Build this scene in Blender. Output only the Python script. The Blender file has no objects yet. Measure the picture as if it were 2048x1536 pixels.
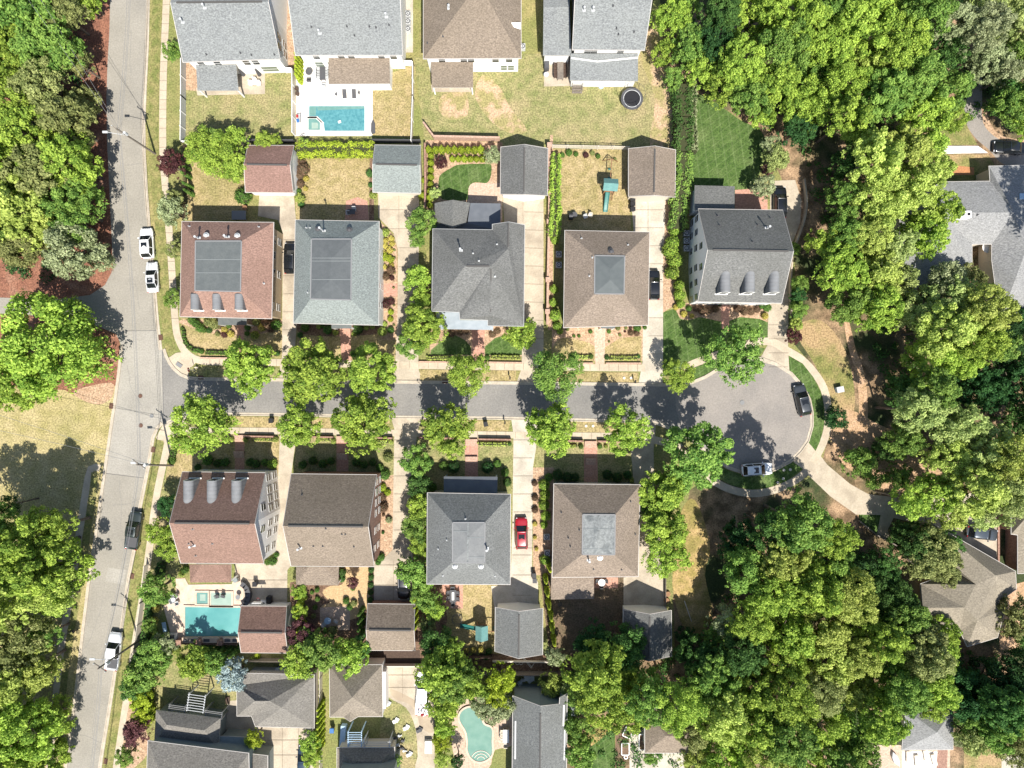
import bpy, math, random
import numpy as np
from mathutils import Vector, Matrix
random.seed(7)
R = math.radians
SC = bpy.context.scene
COL = SC.collection
# ------------------------------------------------------------------ camera, sky, sun, exposure
H = 110.0; K = 80.0 / 1024.0
cd = bpy.data.cameras.new('camera'); cam = bpy.data.objects.new('camera', cd); COL.objects.link(cam)
cam.location = (0, 0, H); cam.rotation_euler = (0, 0, 0)
cd.sensor_width = 36; cd.lens = 36 * H / 160.0; cd.clip_start = 1; cd.clip_end = 3000
SC.camera = cam
SUN_EL, SUN_AZ = 56.0, 16.0          # sun stands in the south, a little east
w = bpy.data.worlds.new("World"); SC.world = w; w.use_nodes = True
nt = w.node_tree; bg = nt.nodes['Background']
sky = nt.nodes.new('ShaderNodeTexSky'); sky.sky_type = 'NISHITA'; sky.sun_disc = False
sky.sun_elevation = R(SUN_EL); sky.sun_rotation = R(180 - SUN_AZ); sky.air_density = 1.0
nt.links.new(sky.outputs[0], bg.inputs[0]); bg.inputs[1].default_value = 0.09
sl = bpy.data.lights.new('sun', 'SUN'); sl.energy = 4.7; sl.angle = R(0.5); sl.color = (1.0, 0.955, 0.88)
so = bpy.data.objects.new('sun', sl); COL.objects.link(so)
sd = Vector((math.sin(R(SUN_AZ)) * math.cos(R(SUN_EL)), -math.cos(R(SUN_AZ)) * math.cos(R(SUN_EL)), math.sin(R(SUN_EL))))
so.rotation_euler = sd.to_track_quat('Z', 'Y').to_euler(); so.location = sd * 200
SC.view_settings.view_transform = 'Standard'; SC.view_settings.look = 'None'
SC.view_settings.exposure = 0.80; SC.view_settings.gamma = 1.0
try: SC.cycles.max_bounces = 6; SC.cycles.transparent_max_bounces = 4
except Exception: pass

# ------------------------------------------------------------------ helpers
def P(px, py, z=0.0):
    s = K * (H - z) / H
    return Vector(((px - 1024) * s, (768 - py) * s, z))

def mat(name, c1, c2=None, scale=1.0, rough=0.9, c3=None, scale3=0.08, metal=0.0, detail=5.0, bump=0.0,
        fine=0.0, lo=0.35, hi=0.65, stretch=None, spec=0.3, transl=0.0, tint=False, rnd=0.0, lo3=0.42, hi3=0.6, coord='POS'):
    m = bpy.data.materials.new(name); m.use_nodes = True
    t = m.node_tree; N = t.nodes; L = t.links; b = N['Principled BSDF']
    b.inputs['Roughness'].default_value = rough; b.inputs['Metallic'].default_value = metal
    try: b.inputs['Specular IOR Level'].default_value = spec
    except Exception: pass
    def rgb(c): return (c[0], c[1], c[2], 1)
    if coord == 'POS':
        g = N.new('ShaderNodeNewGeometry'); vec = g.outputs['Position']
    else:
        g = N.new('ShaderNodeTexCoord'); vec = g.outputs['Object']
    if stretch:
        mp = N.new('ShaderNodeMapping'); mp.inputs['Scale'].default_value = stretch
        L.new(vec, mp.inputs[0]); vec = mp.outputs[0]
    def noise(s, d, lo, hi):
        n = N.new('ShaderNodeTexNoise'); n.inputs['Scale'].default_value = s; n.inputs['Detail'].default_value = d
        L.new(vec, n.inputs['Vector'])
        r = N.new('ShaderNodeMapRange'); r.inputs[1].default_value = lo; r.inputs[2].default_value = hi
        L.new(n.outputs['Fac'], r.inputs[0]); return n, r.outputs[0]
    def mix(f, a, bb, mode='MIX'):
        x = N.new('ShaderNodeMix'); x.data_type = 'RGBA'; x.blend_type = mode
        if isinstance(f, float): x.inputs[0].default_value = f
        else: L.new(f, x.inputs[0])
        for sock, v in ((x.inputs[6], a), (x.inputs[7], bb)):
            if isinstance(v, tuple): sock.default_value = v
            else: L.new(v, sock)
        return x.outputs[2]
    col = rgb(c1)
    if c2 is not None:
        if tint:
            at = N.new('ShaderNodeAttribute'); at.attribute_name = 'tint'
            f = at.outputs['Fac']
        else:
            n1, f = noise(scale, detail, lo, hi)
        col = mix(f, col, rgb(c2))
    if c3 is not None:
        n3, f3 = noise(scale3, 3.0, lo3, hi3)
        col = mix(f3, col, rgb(c3))
    if fine:
        n4, f4 = noise(4.2, 6.0, 0.32, 0.68)
        v = N.new('ShaderNodeMapRange'); v.inputs[3].default_value = 1 - fine; v.inputs[4].default_value = 1 + fine
        L.new(f4, v.inputs[0])
        cb = N.new('ShaderNodeCombineColor')
        for i in range(3): L.new(v.outputs[0], cb.inputs[i])
        col = mix(1.0, col, cb.outputs[0], 'MULTIPLY')
    if rnd:
        oi = N.new('ShaderNodeObjectInfo'); hs = N.new('ShaderNodeHueSaturation')
        r1 = N.new('ShaderNodeMapRange'); r1.inputs[3].default_value = 1 - rnd; r1.inputs[4].default_value = 1 + rnd
        L.new(oi.outputs['Random'], r1.inputs[0]); L.new(r1.outputs[0], hs.inputs['Value'])
        r2 = N.new('ShaderNodeMapRange'); r2.inputs[3].default_value = 0.5 - rnd * 0.03; r2.inputs[4].default_value = 0.5 + rnd * 0.06
        L.new(oi.outputs['Random'], r2.inputs[0]); L.new(r2.outputs[0], hs.inputs['Hue'])
        if isinstance(col, tuple): hs.inputs['Color'].default_value = col
        else: L.new(col, hs.inputs['Color'])
        col = hs.outputs[0]
    if isinstance(col, tuple): b.inputs['Base Color'].default_value = col
    else: L.new(col, b.inputs['Base Color'])
    if bump:
        nb = N.new('ShaderNodeTexNoise'); nb.inputs['Scale'].default_value = max(scale, 3.0); L.new(vec, nb.inputs['Vector'])
        bp = N.new('ShaderNodeBump'); bp.inputs['Strength'].default_value = bump; bp.inputs['Distance'].default_value = 0.1
        L.new(nb.outputs['Fac'], bp.inputs['Height']); L.new(bp.outputs[0], b.inputs['Normal'])
    if transl:
        tr = N.new('ShaderNodeBsdfTranslucent'); ms = N.new('ShaderNodeMixShader'); ms.inputs[0].default_value = transl
        if isinstance(col, tuple): tr.inputs[0].default_value = col
        else: L.new(col, tr.inputs[0])
        out = N['Material Output']; L.new(b.outputs[0], ms.inputs[1]); L.new(tr.outputs[0], ms.inputs[2]); L.new(ms.outputs[0], out.inputs[0])
    return m

def obj(name, verts, faces, m, parent=None, mats=None, fmi=None, smooth=False):
    me = bpy.data.meshes.new(name)
    me.from_pydata([tuple(v) for v in verts], [], [tuple(f) for f in faces])
    for mm in (mats or [m]): me.materials.append(mm)
    if fmi:
        for p, i in zip(me.polygons, fmi): p.material_index = i
    if smooth:
        for p in me.polygons: p.use_smooth = True
    me.update()
    o = bpy.data.objects.new(name, me); COL.objects.link(o)
    if parent is not None: o.parent = parent
    return o

def tag(o, label=None, cat=None, group=None, kind=None):
    if label: o['label'] = label
    if cat: o['category'] = cat
    if group: o['group'] = group
    if kind: o['kind'] = kind
    return o

def empty(name, loc, rz=0.0, label=None, cat=None, group=None):
    o = bpy.data.objects.new(name, None); COL.objects.link(o); o.empty_display_size = 0.3
    o.location = loc; o.rotation_euler = (0, 0, rz)
    return tag(o, label, cat, group)

def in_poly(x, y, q):
    c = False
    for i in range(len(q)):
        a, b_ = q[i - 1], q[i]
        if (a[1] > y) != (b_[1] > y) and x < (b_[0] - a[0]) * (y - a[1]) / (b_[1] - a[1]) + a[0]: c = not c
    return c

class MB:
    """collects simple solids into one mesh"""
    def __init__(s): s.v = []; s.f = []
    def add(s, vs, fs):
        n = len(s.v); s.v += [Vector(v) for v in vs]; s.f += [tuple(i + n for i in f) for f in fs]; return s
    def box(s, c, d, rz=0.0):
        x, y, z = c; a, b, h = d[0] / 2, d[1] / 2, d[2] / 2
        cs, sn = math.cos(rz), math.sin(rz)
        vs = []
        for k in (-h, h):
            for i, j in ((-a, -b), (a, -b), (a, b), (-a, b)):
                vs.append((x + i * cs - j * sn, y + i * sn + j * cs, z + k))
        return s.add(vs, [(3, 2, 1, 0), (4, 5, 6, 7), (0, 1, 5, 4), (1, 2, 6, 5), (2, 3, 7, 6), (3, 0, 4, 7)])
    def tube(s, a, b, r0, r1=None, n=8, cap=True):
        a = Vector(a); b = Vector(b); r1 = r0 if r1 is None else r1
        d = (b - a).normalized(); u = d.orthogonal().normalized(); w_ = d.cross(u)
        vs = []
        for c, r in ((a, r0), (b, r1)):
            for i in range(n):
                t = 2 * math.pi * i / n; vs.append(c + u * math.cos(t) * r + w_ * math.sin(t) * r)
        fs = [(i, (i + 1) % n, n + (i + 1) % n, n + i) for i in range(n)]
        if cap: fs += [tuple(reversed(range(n))), tuple(range(n, 2 * n))]
        return s.add(vs, fs)
    def disc(s, c, r, h, n=20, rx=None):
        rx = rx or r
        vs = [(c[0] + rx * math.cos(2 * math.pi * i / n), c[1] + r * math.sin(2 * math.pi * i / n), c[2] + z) for z in (0, h) for i in range(n)]
        return s.add(vs, [(i, (i + 1) % n, n + (i + 1) % n, n + i) for i in range(n)] + [tuple(reversed(range(n))), tuple(range(n, 2 * n))])
    def ring(s, c, r0, r1, h, n=24):
        vs = []
        for z in (0, h):
            for r in (r0, r1):
                vs += [(c[0] + r * math.cos(2 * math.pi * i / n), c[1] + r * math.sin(2 * math.pi * i / n), c[2] + z) for i in range(n)]
        fs = []
        for i in range(n):
            j = (i + 1) % n
            fs += [(2 * n + i, 3 * n + i, 3 * n + j, 2 * n + j), (n + i, n + j, 3 * n + j, 3 * n + i), (j, i, 2 * n + i, 2 * n + j)]
        return s.add(vs, fs)
    def prism(s, pts, z0, z1):
        """upright prism over a ccw or cw outline (world xy)"""
        n = len(pts)
        a = sum(pts[i][0] * pts[(i + 1) % n][1] - pts[(i + 1) % n][0] * pts[i][1] for i in range(n))
        if a < 0: pts = pts[::-1]
        vs = [(p[0], p[1], z0) for p in pts] + [(p[0], p[1], z1) for p in pts]
        return s.add(vs, [(i, (i + 1) % n, n + (i + 1) % n, n + i) for i in range(n)] + [tuple(range(n, 2 * n)), tuple(reversed(range(n)))])
    def build(s, name, m, parent=None, smooth=False):
        return obj(name, s.v, s.f, m, parent, smooth=smooth)

def smooth_pts(pts, n=5, closed=True):
    out = []; N_ = len(pts)
    rng = range(N_ if closed else N_ - 1)
    for i in rng:
        g = (lambda k: pts[k % N_]) if closed else (lambda k: pts[min(max(k, 0), N_ - 1)])
        p0, p1, p2, p3 = g(i - 1), g(i), g(i + 1), g(i + 2)
        for j in range(n):
            t = j / n
            out.append(tuple(0.5 * ((2 * p1[d]) + (-p0[d] + p2[d]) * t + (2 * p0[d] - 5 * p1[d] + 4 * p2[d] - p3[d]) * t * t + (-p0[d] + 3 * p1[d] - 3 * p2[d] + p3[d]) * t ** 3) for d in (0, 1)))
    if not closed: out.append(pts[-1])
    return out

LAYERS = []
def level(pts):
    """lowest free height above every earlier sheet that this one may overlap"""
    x0, x1 = min(p[0] for p in pts), max(p[0] for p in pts); y0, y1 = min(p[1] for p in pts), max(p[1] for p in pts)
    l = 1 + max([b[4] for b in LAYERS if b[0] < x1 and b[1] > x0 and b[2] < y1 and b[3] > y0] + [0])
    LAYERS.append((x0, x1, y0, y1, l)); return .008 + .004 * l
def sheet(name, pts, m, z=None, sm=0, kind='structure', label=None, cat=None, group=None, parent=None):
    """flat ground sheet, each one a few mm above the last; pts in photo pixels on the ground"""
    if sm: pts = smooth_pts(pts, sm)
    if z is None: z = level(pts)
    import mathutils
    vs = [P(x, y) for x, y in pts]
    tris = mathutils.geometry.tessellate_polygon([vs])
    fs = []
    for t in tris:
        a, b_, c = (vs[i] for i in t)
        fs.append(t if (b_ - a).cross(c - a).z > 0 else (t[0], t[2], t[1]))
    o = obj(name, [(v.x, v.y, z) for v in vs], fs, m, parent)
    if kind: o['kind'] = kind
    if label or cat: tag(o, label, cat, group)
    return o

def offset_line(pts, d):
    out = []
    for i, p in enumerate(pts):
        a = pts[max(i - 1, 0)]; b_ = pts[min(i + 1, len(pts) - 1)]
        tx, ty = b_[0] - a[0], b_[1] - a[1]; l = math.hypot(tx, ty) or 1
        out.append((p[0] + ty / l * d, p[1] - tx / l * d))
    return out

def band(name, pts, d0, d1, m, z0=None, h=None, sm=0, **kw):
    """strip along a line (photo pixels), between offsets d0 and d1 (px, positive = left of travel in the photo)"""
    if sm: pts = smooth_pts(pts, sm, closed=False)
    a = offset_line(pts, d0); b_ = offset_line(pts, d1)
    if z0 is None and h is None: z0 = level(a + b_)
    vs = []; fs = []
    n = len(a)
    if h is None:
        for p, q in zip(a, b_): vs += [P(*p), P(*q)]
        vs = [(v.x, v.y, z0) for v in vs]
        for i in range(n - 1): fs.append((2 * i, 2 * i + 1, 2 * i + 3, 2 * i + 2))
    else:
        for p, q in zip(a, b_):
            p_, q_ = P(*p), P(*q)
            vs += [(p_.x, p_.y, 0), (q_.x, q_.y, 0), (q_.x, q_.y, h), (p_.x, p_.y, h)]
        for i in range(n - 1):
            k = 4 * i
            for j in range(4): fs.append((k + j, k + (j + 1) % 4, k + 4 + (j + 1) % 4, k + 4 + j))
        fs += [(0, 3, 2, 1), (4 * n - 4, 4 * n - 3, 4 * n - 2, 4 * n - 1)]
    o = obj(name, vs, fs, m)
    o['kind'] = kw.get('kind', 'structure')
    if kw.get('label'):
        del o['kind']; tag(o, kw['label'], kw['cat'], kw.get('group'))
    return o

# ------------------------------------------------------------------ labels that single things out
LM = [('the white car on the street', 292, 485), ('the silver sedan on the street', 303, 553), ('the side road on the left', 60, 612),
      ('the dark pickup on the street', 266, 1060), ('the silver pickup on the street', 226, 1302), ('the red car', 1043, 1067),
      ('the turning circle', 1500, 830), ('the turning circle white car', 1515, 939), ('the trampoline', 1262, 202),
      ('the kidney shaped lawn', 930, 360), ('the green playset', 1215, 375), ('the fence side playset', 963, 1250),
      ('the long turquoise pool', 425, 1240), ('the top pool with square spa', 680, 238), ('the curved pool', 955, 1470),
      ('the red roofed corner house', 455, 540), ('the pale green roofed house', 672, 545), ('the dark grey many-gabled house', 955, 550),
      ('the tan hipped house', 1213, 558), ('the white dormered house', 1480, 510), ('the brown dormered house', 440, 1030),
      ('the plain brown gabled house', 655, 1040), ('the grey hipped house', 938, 1078), ('the tan house by the woods', 1192, 1060),
      ('the red roofed garage', 536, 340), ('the pale green roofed garage', 793, 338), ('the dark grey garage', 1048, 340), ('the tan garage', 1304, 344),
      ('the poolside garage', 527, 1258), ('the small brown garage', 781, 1255), ('the grey gabled garage', 1037, 1265), ('the shaded dark garage', 1295, 1265),
      ('the sprawling grey house', 1990, 480), ('the angled brown house', 1960, 1130), ('the white junk laden pickup', 845, 1385),
      ('the bottom blue-black car', 606, 1515), ('the bottom grey gabled house', 1080, 1470), ('the low brown hipped garage', 710, 1380),
      ('the low grey hipped garage', 553, 1395), ('the bottom left grey house', 400, 1490), ('the small silver roof', 1855, 1465),
      ('the curving lane', 1950, 230), ('the bright green back lawn', 1450, 300), ('the dry field on the left', 120, 850),
      ('the dry clearing', 1400, 1210), ('the straw coloured clearing', 1780, 900), ('the top left grey house', 460, 60), ('the top right grey house', 1215, 60),
      ('the curving lane car', 2018, 292), ('the rear court car', 1560, 400), ('the forecourt car', 1966, 1067),
      ('the street corner stop sign', 378, 740), ('the raised planting boxes', 1252, 1490), ('the upper right corner', 2030, 20),
      ('the lower right corner', 2030, 1520), ('the lower left corner', 20, 1520), ('the upper left corner', 20, 20),
      ('the wooded footpath', 1720, 690)]
PEND = []
def where(px, py, k=0):
    l = sorted(LM, key=lambda a: (a[1] - px) ** 2 + (a[2] - py) ** 2)[k]
    dx, dy = px - l[1], py - l[2]
    if abs(dx) > 2.2 * abs(dy): d = 'left of' if dx < 0 else 'right of'
    elif abs(dy) > 2.2 * abs(dx): d = 'above' if dy < 0 else 'below'
    else: d = ('above-' if dy < 0 else 'below-') + ('left of' if dx < 0 else 'right of')
    return d + ' ' + l[0]
def auto(o, desc, px, py): PEND.append((o, desc, px, py)); return o
def ordi(i, n, a='left', z='right'):
    W_ = ['second', 'third', 'fourth', 'fifth', 'sixth', 'seventh', 'eighth', 'ninth', 'tenth', 'eleventh', 'twelfth', 'thirteenth', 'fourteenth']
    fin = {'left': ('leftmost', 'rightmost'), 'top': ('topmost', 'bottommost')}[a]
    if i == 0: return fin[0]
    if i == n - 1: return fin[1]
    return W_[i - 1] + ' from ' + a
def resolve():
    used = {}
    for it in PEND:
        o, desc, px, py = it
        used.setdefault(desc + ' ' + where(px, py), []).append(it)
    for lab, its in used.items():
        if len(its) == 1: its[0][0]['label'] = lab; continue
        xs = [i[2] for i in its]; ys = [i[3] for i in its]
        hor = max(xs) - min(xs) >= max(ys) - min(ys)
        its.sort(key=lambda i: i[2] if hor else i[3])
        for k, it in enumerate(its):
            it[0]['label'] = ordi(k, len(its), 'left' if hor else 'top') + ' ' + lab
# ------------------------------------------------------------------ materials
M = {}
M['grass'] = mat('dry_grass', (.30, .25, .11), (.18, .18, .06), scale=.5, c3=(.17, .185, .06), scale3=.09, rough=1, fine=.35, bump=.3)
M['grass_dry'] = mat('straw_grass', (.37, .285, .15), (.26, .21, .09), scale=.9, c3=(.20, .18, .07), scale3=.14, rough=1, fine=.4, bump=.3, lo3=.5, hi3=.75)
M['grass_field'] = mat('field_grass', (.37, .305, .155), (.28, .24, .10), scale=.5, c3=(.20, .19, .07), scale3=.1, rough=1, fine=.4, lo3=.5, hi3=.8)
M['grass_mid'] = mat('olive_grass', (.27, .24, .11), (.17, .18, .065), scale=.7, c3=(.35, .265, .155), scale3=.11, rough=1, fine=.45, lo3=.5, hi3=.72)
M['lawn'] = mat('green_lawn', (.045, .085, .018), (.075, .125, .03), scale=1.2, rough=1, fine=.4, c3=(.11, .15, .05), scale3=.25, lo3=.5, hi3=.75)
def mow(m, ang, sc):
    t = m.node_tree; N = t.nodes; L = t.links; b = N['Principled BSDF']; src = b.inputs['Base Color'].links[0].from_socket
    g_ = N.new('ShaderNodeNewGeometry'); mp = N.new('ShaderNodeMapping'); mp.inputs['Rotation'].default_value = (0, 0, R(ang)); L.new(g_.outputs['Position'], mp.inputs[0])
    wv = N.new('ShaderNodeTexWave'); wv.inputs['Scale'].default_value = sc; wv.inputs['Distortion'].default_value = .25; L.new(mp.outputs[0], wv.inputs['Vector'])
    mr = N.new('ShaderNodeMapRange'); mr.inputs[1].default_value = .93; mr.inputs[2].default_value = 1.0; mr.inputs[4].default_value = .26; L.new(wv.outputs['Fac'], mr.inputs[0])
    nz = N.new('ShaderNodeTexNoise'); nz.inputs['Scale'].default_value = .8; L.new(g_.outputs['Position'], nz.inputs['Vector'])
    m2 = N.new('ShaderNodeMath'); m2.operation = 'MULTIPLY'; L.new(mr.outputs[0], m2.inputs[0]); L.new(nz.outputs['Fac'], m2.inputs[1])
    x = N.new('ShaderNodeMix'); x.data_type = 'RGBA'; L.new(m2.outputs[0], x.inputs[0]); L.new(src, x.inputs[6]); x.inputs[7].default_value = (.30, .36, .17, 1); L.new(x.outputs[2], b.inputs['Base Color'])
mow(M['lawn'], 52, .33); mow(M['lawn'], -8, .22)
M['verge_green'] = mat('verge_grass', (.14, .155, .045), (.24, .21, .085), scale=.8, rough=1, fine=.35)
M['forest_floor'] = mat('leaf_litter', (.12, .08, .045), (.36, .24, .145), scale=.5, c3=(.04, .055, .02), scale3=.12, rough=1, fine=.4, lo3=.45, hi3=.6)
M['woodland_grass'] = mat('woodland_grass', (.22, .20, .07), (.13, .14, .04), scale=.6, c3=(.33, .23, .12), scale3=.2, rough=1, fine=.4)
M['clearing'] = mat('clearing_soil', (.46, .30, .19), (.34, .22, .12), scale=1.0, rough=1, fine=.35)
M['gold_grass'] = mat('gold_grass', (.40, .28, .13), (.26, .20, .065), scale=.8, rough=1, fine=.35, c3=(.2,.17,.055), scale3=.2, lo3=.5, hi3=.7)
M['pine_straw'] = mat('red_pine_straw', (.25, .115, .072), (.18, .08, .052), scale=.7, rough=1, fine=.45, c3=(.32, .19, .13), scale3=.3, lo3=.55, hi3=.8)
M['mulch'] = mat('tan_mulch', (.43, .30, .20), (.33, .215, .135), scale=1.5, rough=1, fine=.4)
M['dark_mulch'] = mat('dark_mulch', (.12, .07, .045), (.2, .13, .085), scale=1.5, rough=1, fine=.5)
M['pinkgravel'] = mat('pink_gravel', (.50, .38, .29), (.42, .31, .23), scale=2.5, rough=1, fine=.2)
M['asphalt'] = mat('asphalt', (.29, .268, .228), (.255, .236, .20), scale=.25, rough=.95, fine=.12, c3=(.20, .188, .165), scale3=.1, lo3=.5, hi3=.85)
M['asphalt_light'] = mat('asphalt_light', (.33, .308, .268), (.295, .275, .24), scale=.3, rough=.95, fine=.12, c3=(.25, .235, .205), scale3=.2, lo3=.5, hi3=.8)
M['asphalt_dark'] = mat('asphalt_dark', (.225, .213, .195), (.195, .186, .172), scale=.3, rough=.95, fine=.14, c3=(.165, .158, .148), scale3=.12, lo3=.5, hi3=.8)
M['asphalt_court'] = mat('asphalt_court', (.26, .235, .21), (.23, .21, .19), scale=.3, rough=.95, fine=.12, c3=(.2,.185,.17), scale3=.15, lo3=.5, hi3=.8)
M['concrete'] = mat('concrete', (.45, .385, .295), (.37, .315, .24), scale=.5, rough=.9, fine=.1, c3=(.27, .225, .17), scale3=.25, lo3=.5, hi3=.8)
M['concrete_b'] = mat('concrete_bright', (.50, .45, .37), (.40, .36, .29), scale=.5, rough=.9, fine=.1, c3=(.31, .27, .22), scale3=.3, lo3=.5, hi3=.8)
M['walk'] = mat('sidewalk_concrete', (.48, .405, .305), (.40, .335, .25), scale=.6, rough=.9, fine=.08)
M['kerb'] = mat('kerb_concrete', (.46, .40, .32), (.38, .33, .26), scale=1.0, rough=.9, fine=.1)
M['joint'] = mat('joint', (.2, .16, .12), rough=1)
M['brickpath'] = mat('brick_paving', (.47, .27, .20), (.38, .20, .145), scale=4, rough=.95, fine=.2)
M['brick'] = mat('brick', (.33, .20, .15), (.24, .14, .105), scale=5, rough=.95, fine=.25)
M['pinkbrick'] = mat('pink_brick_coping', (.46, .31, .235), (.38, .25, .185), scale=5, rough=.95, fine=.2)
M['travertine'] = mat('travertine', (.60, .47, .37), (.50, .38, .29), scale=1.2, rough=.8, fine=.08)
M['whitestone'] = mat('white_paving', (.80, .76, .70), (.68, .63, .57), scale=1.2, rough=.8, fine=.05)
M['water'] = mat('pool_water', (.06, .20, .225), (.11, .285, .305), scale=2.8, rough=.08, spec=.5, bump=.12)
M['water_deep'] = mat('pool_water_deep', (.08, .255, .25), (.14, .35, .335), scale=.25, rough=.06, spec=.5)
M['bare'] = mat('bare_patch', (.43, .30, .19), (.27, .235, .10), scale=.55, rough=1, fine=.35, lo=.42, hi=.56)
M['water_pale'] = mat('pool_water_pale', (.27, .36, .30), (.32, .40, .34), scale=1, rough=.08, spec=.5)
M['water_spa'] = mat('spa_water', (.12, .24, .21), (.15, .28, .25), scale=1.5, rough=.08, spec=.5)
M['water_kidney'] = mat('kidney_water', (.13, .25, .20), (.17, .29, .235), scale=.8, rough=.08, spec=.5)
def shingle(n, c, k=.8):
    return mat(n, c, (c[0] * .74, c[1] * .74, c[2] * .76), scale=3.2, rough=.95, detail=6, lo=.38, hi=.62, fine=.28, c3=(c[0] * k, c[1] * k, c[2] * k), scale3=.18, spec=.15, stretch=(1, 1.6, 1))
M['roof_red'] = shingle('red_brown_shingles', (.295, .185, .145))
M['roof_redgar'] = shingle('red_garage_shingles', (.26, .16, .13))
M['roof_brownF'] = shingle('brown_shingles', (.245, .155, .12))
M['roof_green'] = shingle('pale_green_shingles', (.225, .25, .235), .9)
M['roof_dark'] = shingle('charcoal_shingles', (.165, .165, .155))
M['roof_tan'] = shingle('tan_shingles', (.255, .205, .16))
M['roof_taupe'] = shingle('taupe_shingles', (.235, .19, .145))
M['roof_grey'] = shingle('grey_shingles', (.185, .19, .182))
M['roof_lgrey'] = shingle('light_grey_shingles', (.215, .225, .22), .92)
M['roof_beige'] = shingle('beige_shingles', (.25, .215, .17))
M['roof_warm'] = shingle('warm_grey_shingles', (.215, .2, .175))
M['roof_ne'] = shingle('silver_shingles', (.27, .27, .265), .9)
M['roof_se'] = shingle('weathered_shingles', (.27, .235, .18))
M['deckroof'] = mat('roof_membrane', (.088, .098, .098), (.105, .115, .113), scale=1.2, rough=.7, fine=.08)
M['deckroof_l'] = mat('roof_membrane_light', (.17, .18, .175), (.215, .225, .22), scale=2.5, rough=.8, fine=.2, c3=(.12, .13, .13), scale3=.9, lo3=.5, hi3=.65)
M['deckroof_m'] = mat('roof_metal_flat', (.085, .097, .098), (.10, .112, .112), scale=1.2, rough=.7)
M['seam'] = mat('seam_line', (.17, .185, .185), rough=.7)
M['metal_dark'] = mat('standing_seam_metal', (.10, .11, .125), (.12, .13, .145), scale=1, rough=.5)
M['metal_blue'] = mat('pale_metal_roof', (.21, .245, .275), (.26, .295, .325), scale=1, rough=.55)
M['barrel'] = mat('zinc_barrel', (.17, .175, .18), (.21, .215, .22), scale=1, rough=.75)
M['white'] = mat('white_paint', (.80, .79, .76), rough=.6)
M['whitew'] = mat('white_siding', (.78, .77, .74), (.74, .73, .70), scale=2, rough=.7)
M['cream'] = mat('cream_trim', (.60, .54, .45), rough=.7)
M['tansiding'] = mat('tan_siding', (.42, .33, .22), (.37, .29, .19), scale=2, rough=.8)
M['greysiding'] = mat('grey_siding', (.22, .25, .24), (.2, .225, .22), scale=2, rough=.8)
M['glass'] = mat('window_glass', (.03, .035, .035), rough=.15, spec=.6)
M['glass_green'] = mat('window_glass_lit', (.16, .19, .15), rough=.2, spec=.6)
M['gutter'] = mat('gutter_paint', (.48, .45, .42), rough=.5)
M['gutter_d'] = mat('gutter_grey', (.38, .38, .37), rough=.5)
M['ventdark'] = mat('ridge_vent', (.085, .08, .075), rough=.9)
M['black'] = mat('black_plastic', (.02, .02, .022), rough=.5)
M['dkgrey'] = mat('dark_grey', (.075, .075, .08), rough=.7)
M['midgrey'] = mat('mid_grey', (.2, .2, .2), rough=.7)
M['ltgrey'] = mat('light_grey', (.45, .46, .46), rough=.6)
M['wood'] = mat('timber', (.3, .17, .09), (.22, .12, .065), scale=4, rough=.85)
M['woodgrey'] = mat('weathered_timber', (.20, .17, .14), (.14, .12, .10), scale=4, rough=.9)
M['wooddark'] = mat('dark_timber', (.09, .06, .045), (.06, .04, .03), scale=4, rough=.9)
M['teal'] = mat('teal_plastic', (.03, .16, .14), rough=.4)
M['tealcloth'] = mat('teal_canvas', (.13, .27, .25), (.10, .22, .21), scale=2, rough=.8)
M['blue'] = mat('blue_plastic', (.04, .14, .35), rough=.4)
M['bluew'] = mat('blue_white_paint', (.35, .48, .6), rough=.5)
M['redp'] = mat('red_paint', (.35, .03, .03), rough=.4)
M['iron'] = mat('rusty_iron', (.12, .065, .045), rough=.9)
M['bark'] = mat('bark', (.11, .085, .065), (.17, .14, .11), scale=3, rough=1, coord='OBJ')
M['soil'] = mat('soil', (.13, .085, .055), (.18, .12, .08), scale=4, rough=1)
def leafm(n, a, b, rnd=.12, tr=.3):
    return mat(n, a, b, tint=True, rough=.75, transl=tr, rnd=rnd, spec=.25)
LF = {
 'bright': leafm('leaves_bright_green', (.135, .235, .03), (.47, .61, .095), .14),
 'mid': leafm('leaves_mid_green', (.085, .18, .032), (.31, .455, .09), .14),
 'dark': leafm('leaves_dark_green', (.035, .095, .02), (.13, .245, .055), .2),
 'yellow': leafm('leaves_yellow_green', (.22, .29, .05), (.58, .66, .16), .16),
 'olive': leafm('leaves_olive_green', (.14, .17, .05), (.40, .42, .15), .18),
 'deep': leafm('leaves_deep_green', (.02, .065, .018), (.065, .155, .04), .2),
 'grey': leafm('leaves_grey_green', (.17, .21, .09), (.48, .53, .28), .15),
 'purple': leafm('leaves_purple', (.07, .026, .03), (.22, .095, .10)),
 'blue': leafm('needles_blue', (.17, .23, .22), (.46, .56, .55)),
 'lime': leafm('leaves_lime', (.22, .30, .02), (.52, .60, .06)),
 'gold': leafm('leaves_gold', (.42, .34, .06), (.72, .64, .18)),
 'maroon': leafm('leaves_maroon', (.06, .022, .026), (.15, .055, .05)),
 'rust': leafm('leaves_rust', (.13, .08, .05), (.25, .155, .095)),
 'bush': leafm('leaves_shrub_green', (.055, .135, .022), (.18, .30, .055), .16),
 'pale': leafm('leaves_pale_green', (.20, .27, .08), (.54, .62, .21), .16),
}
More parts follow.
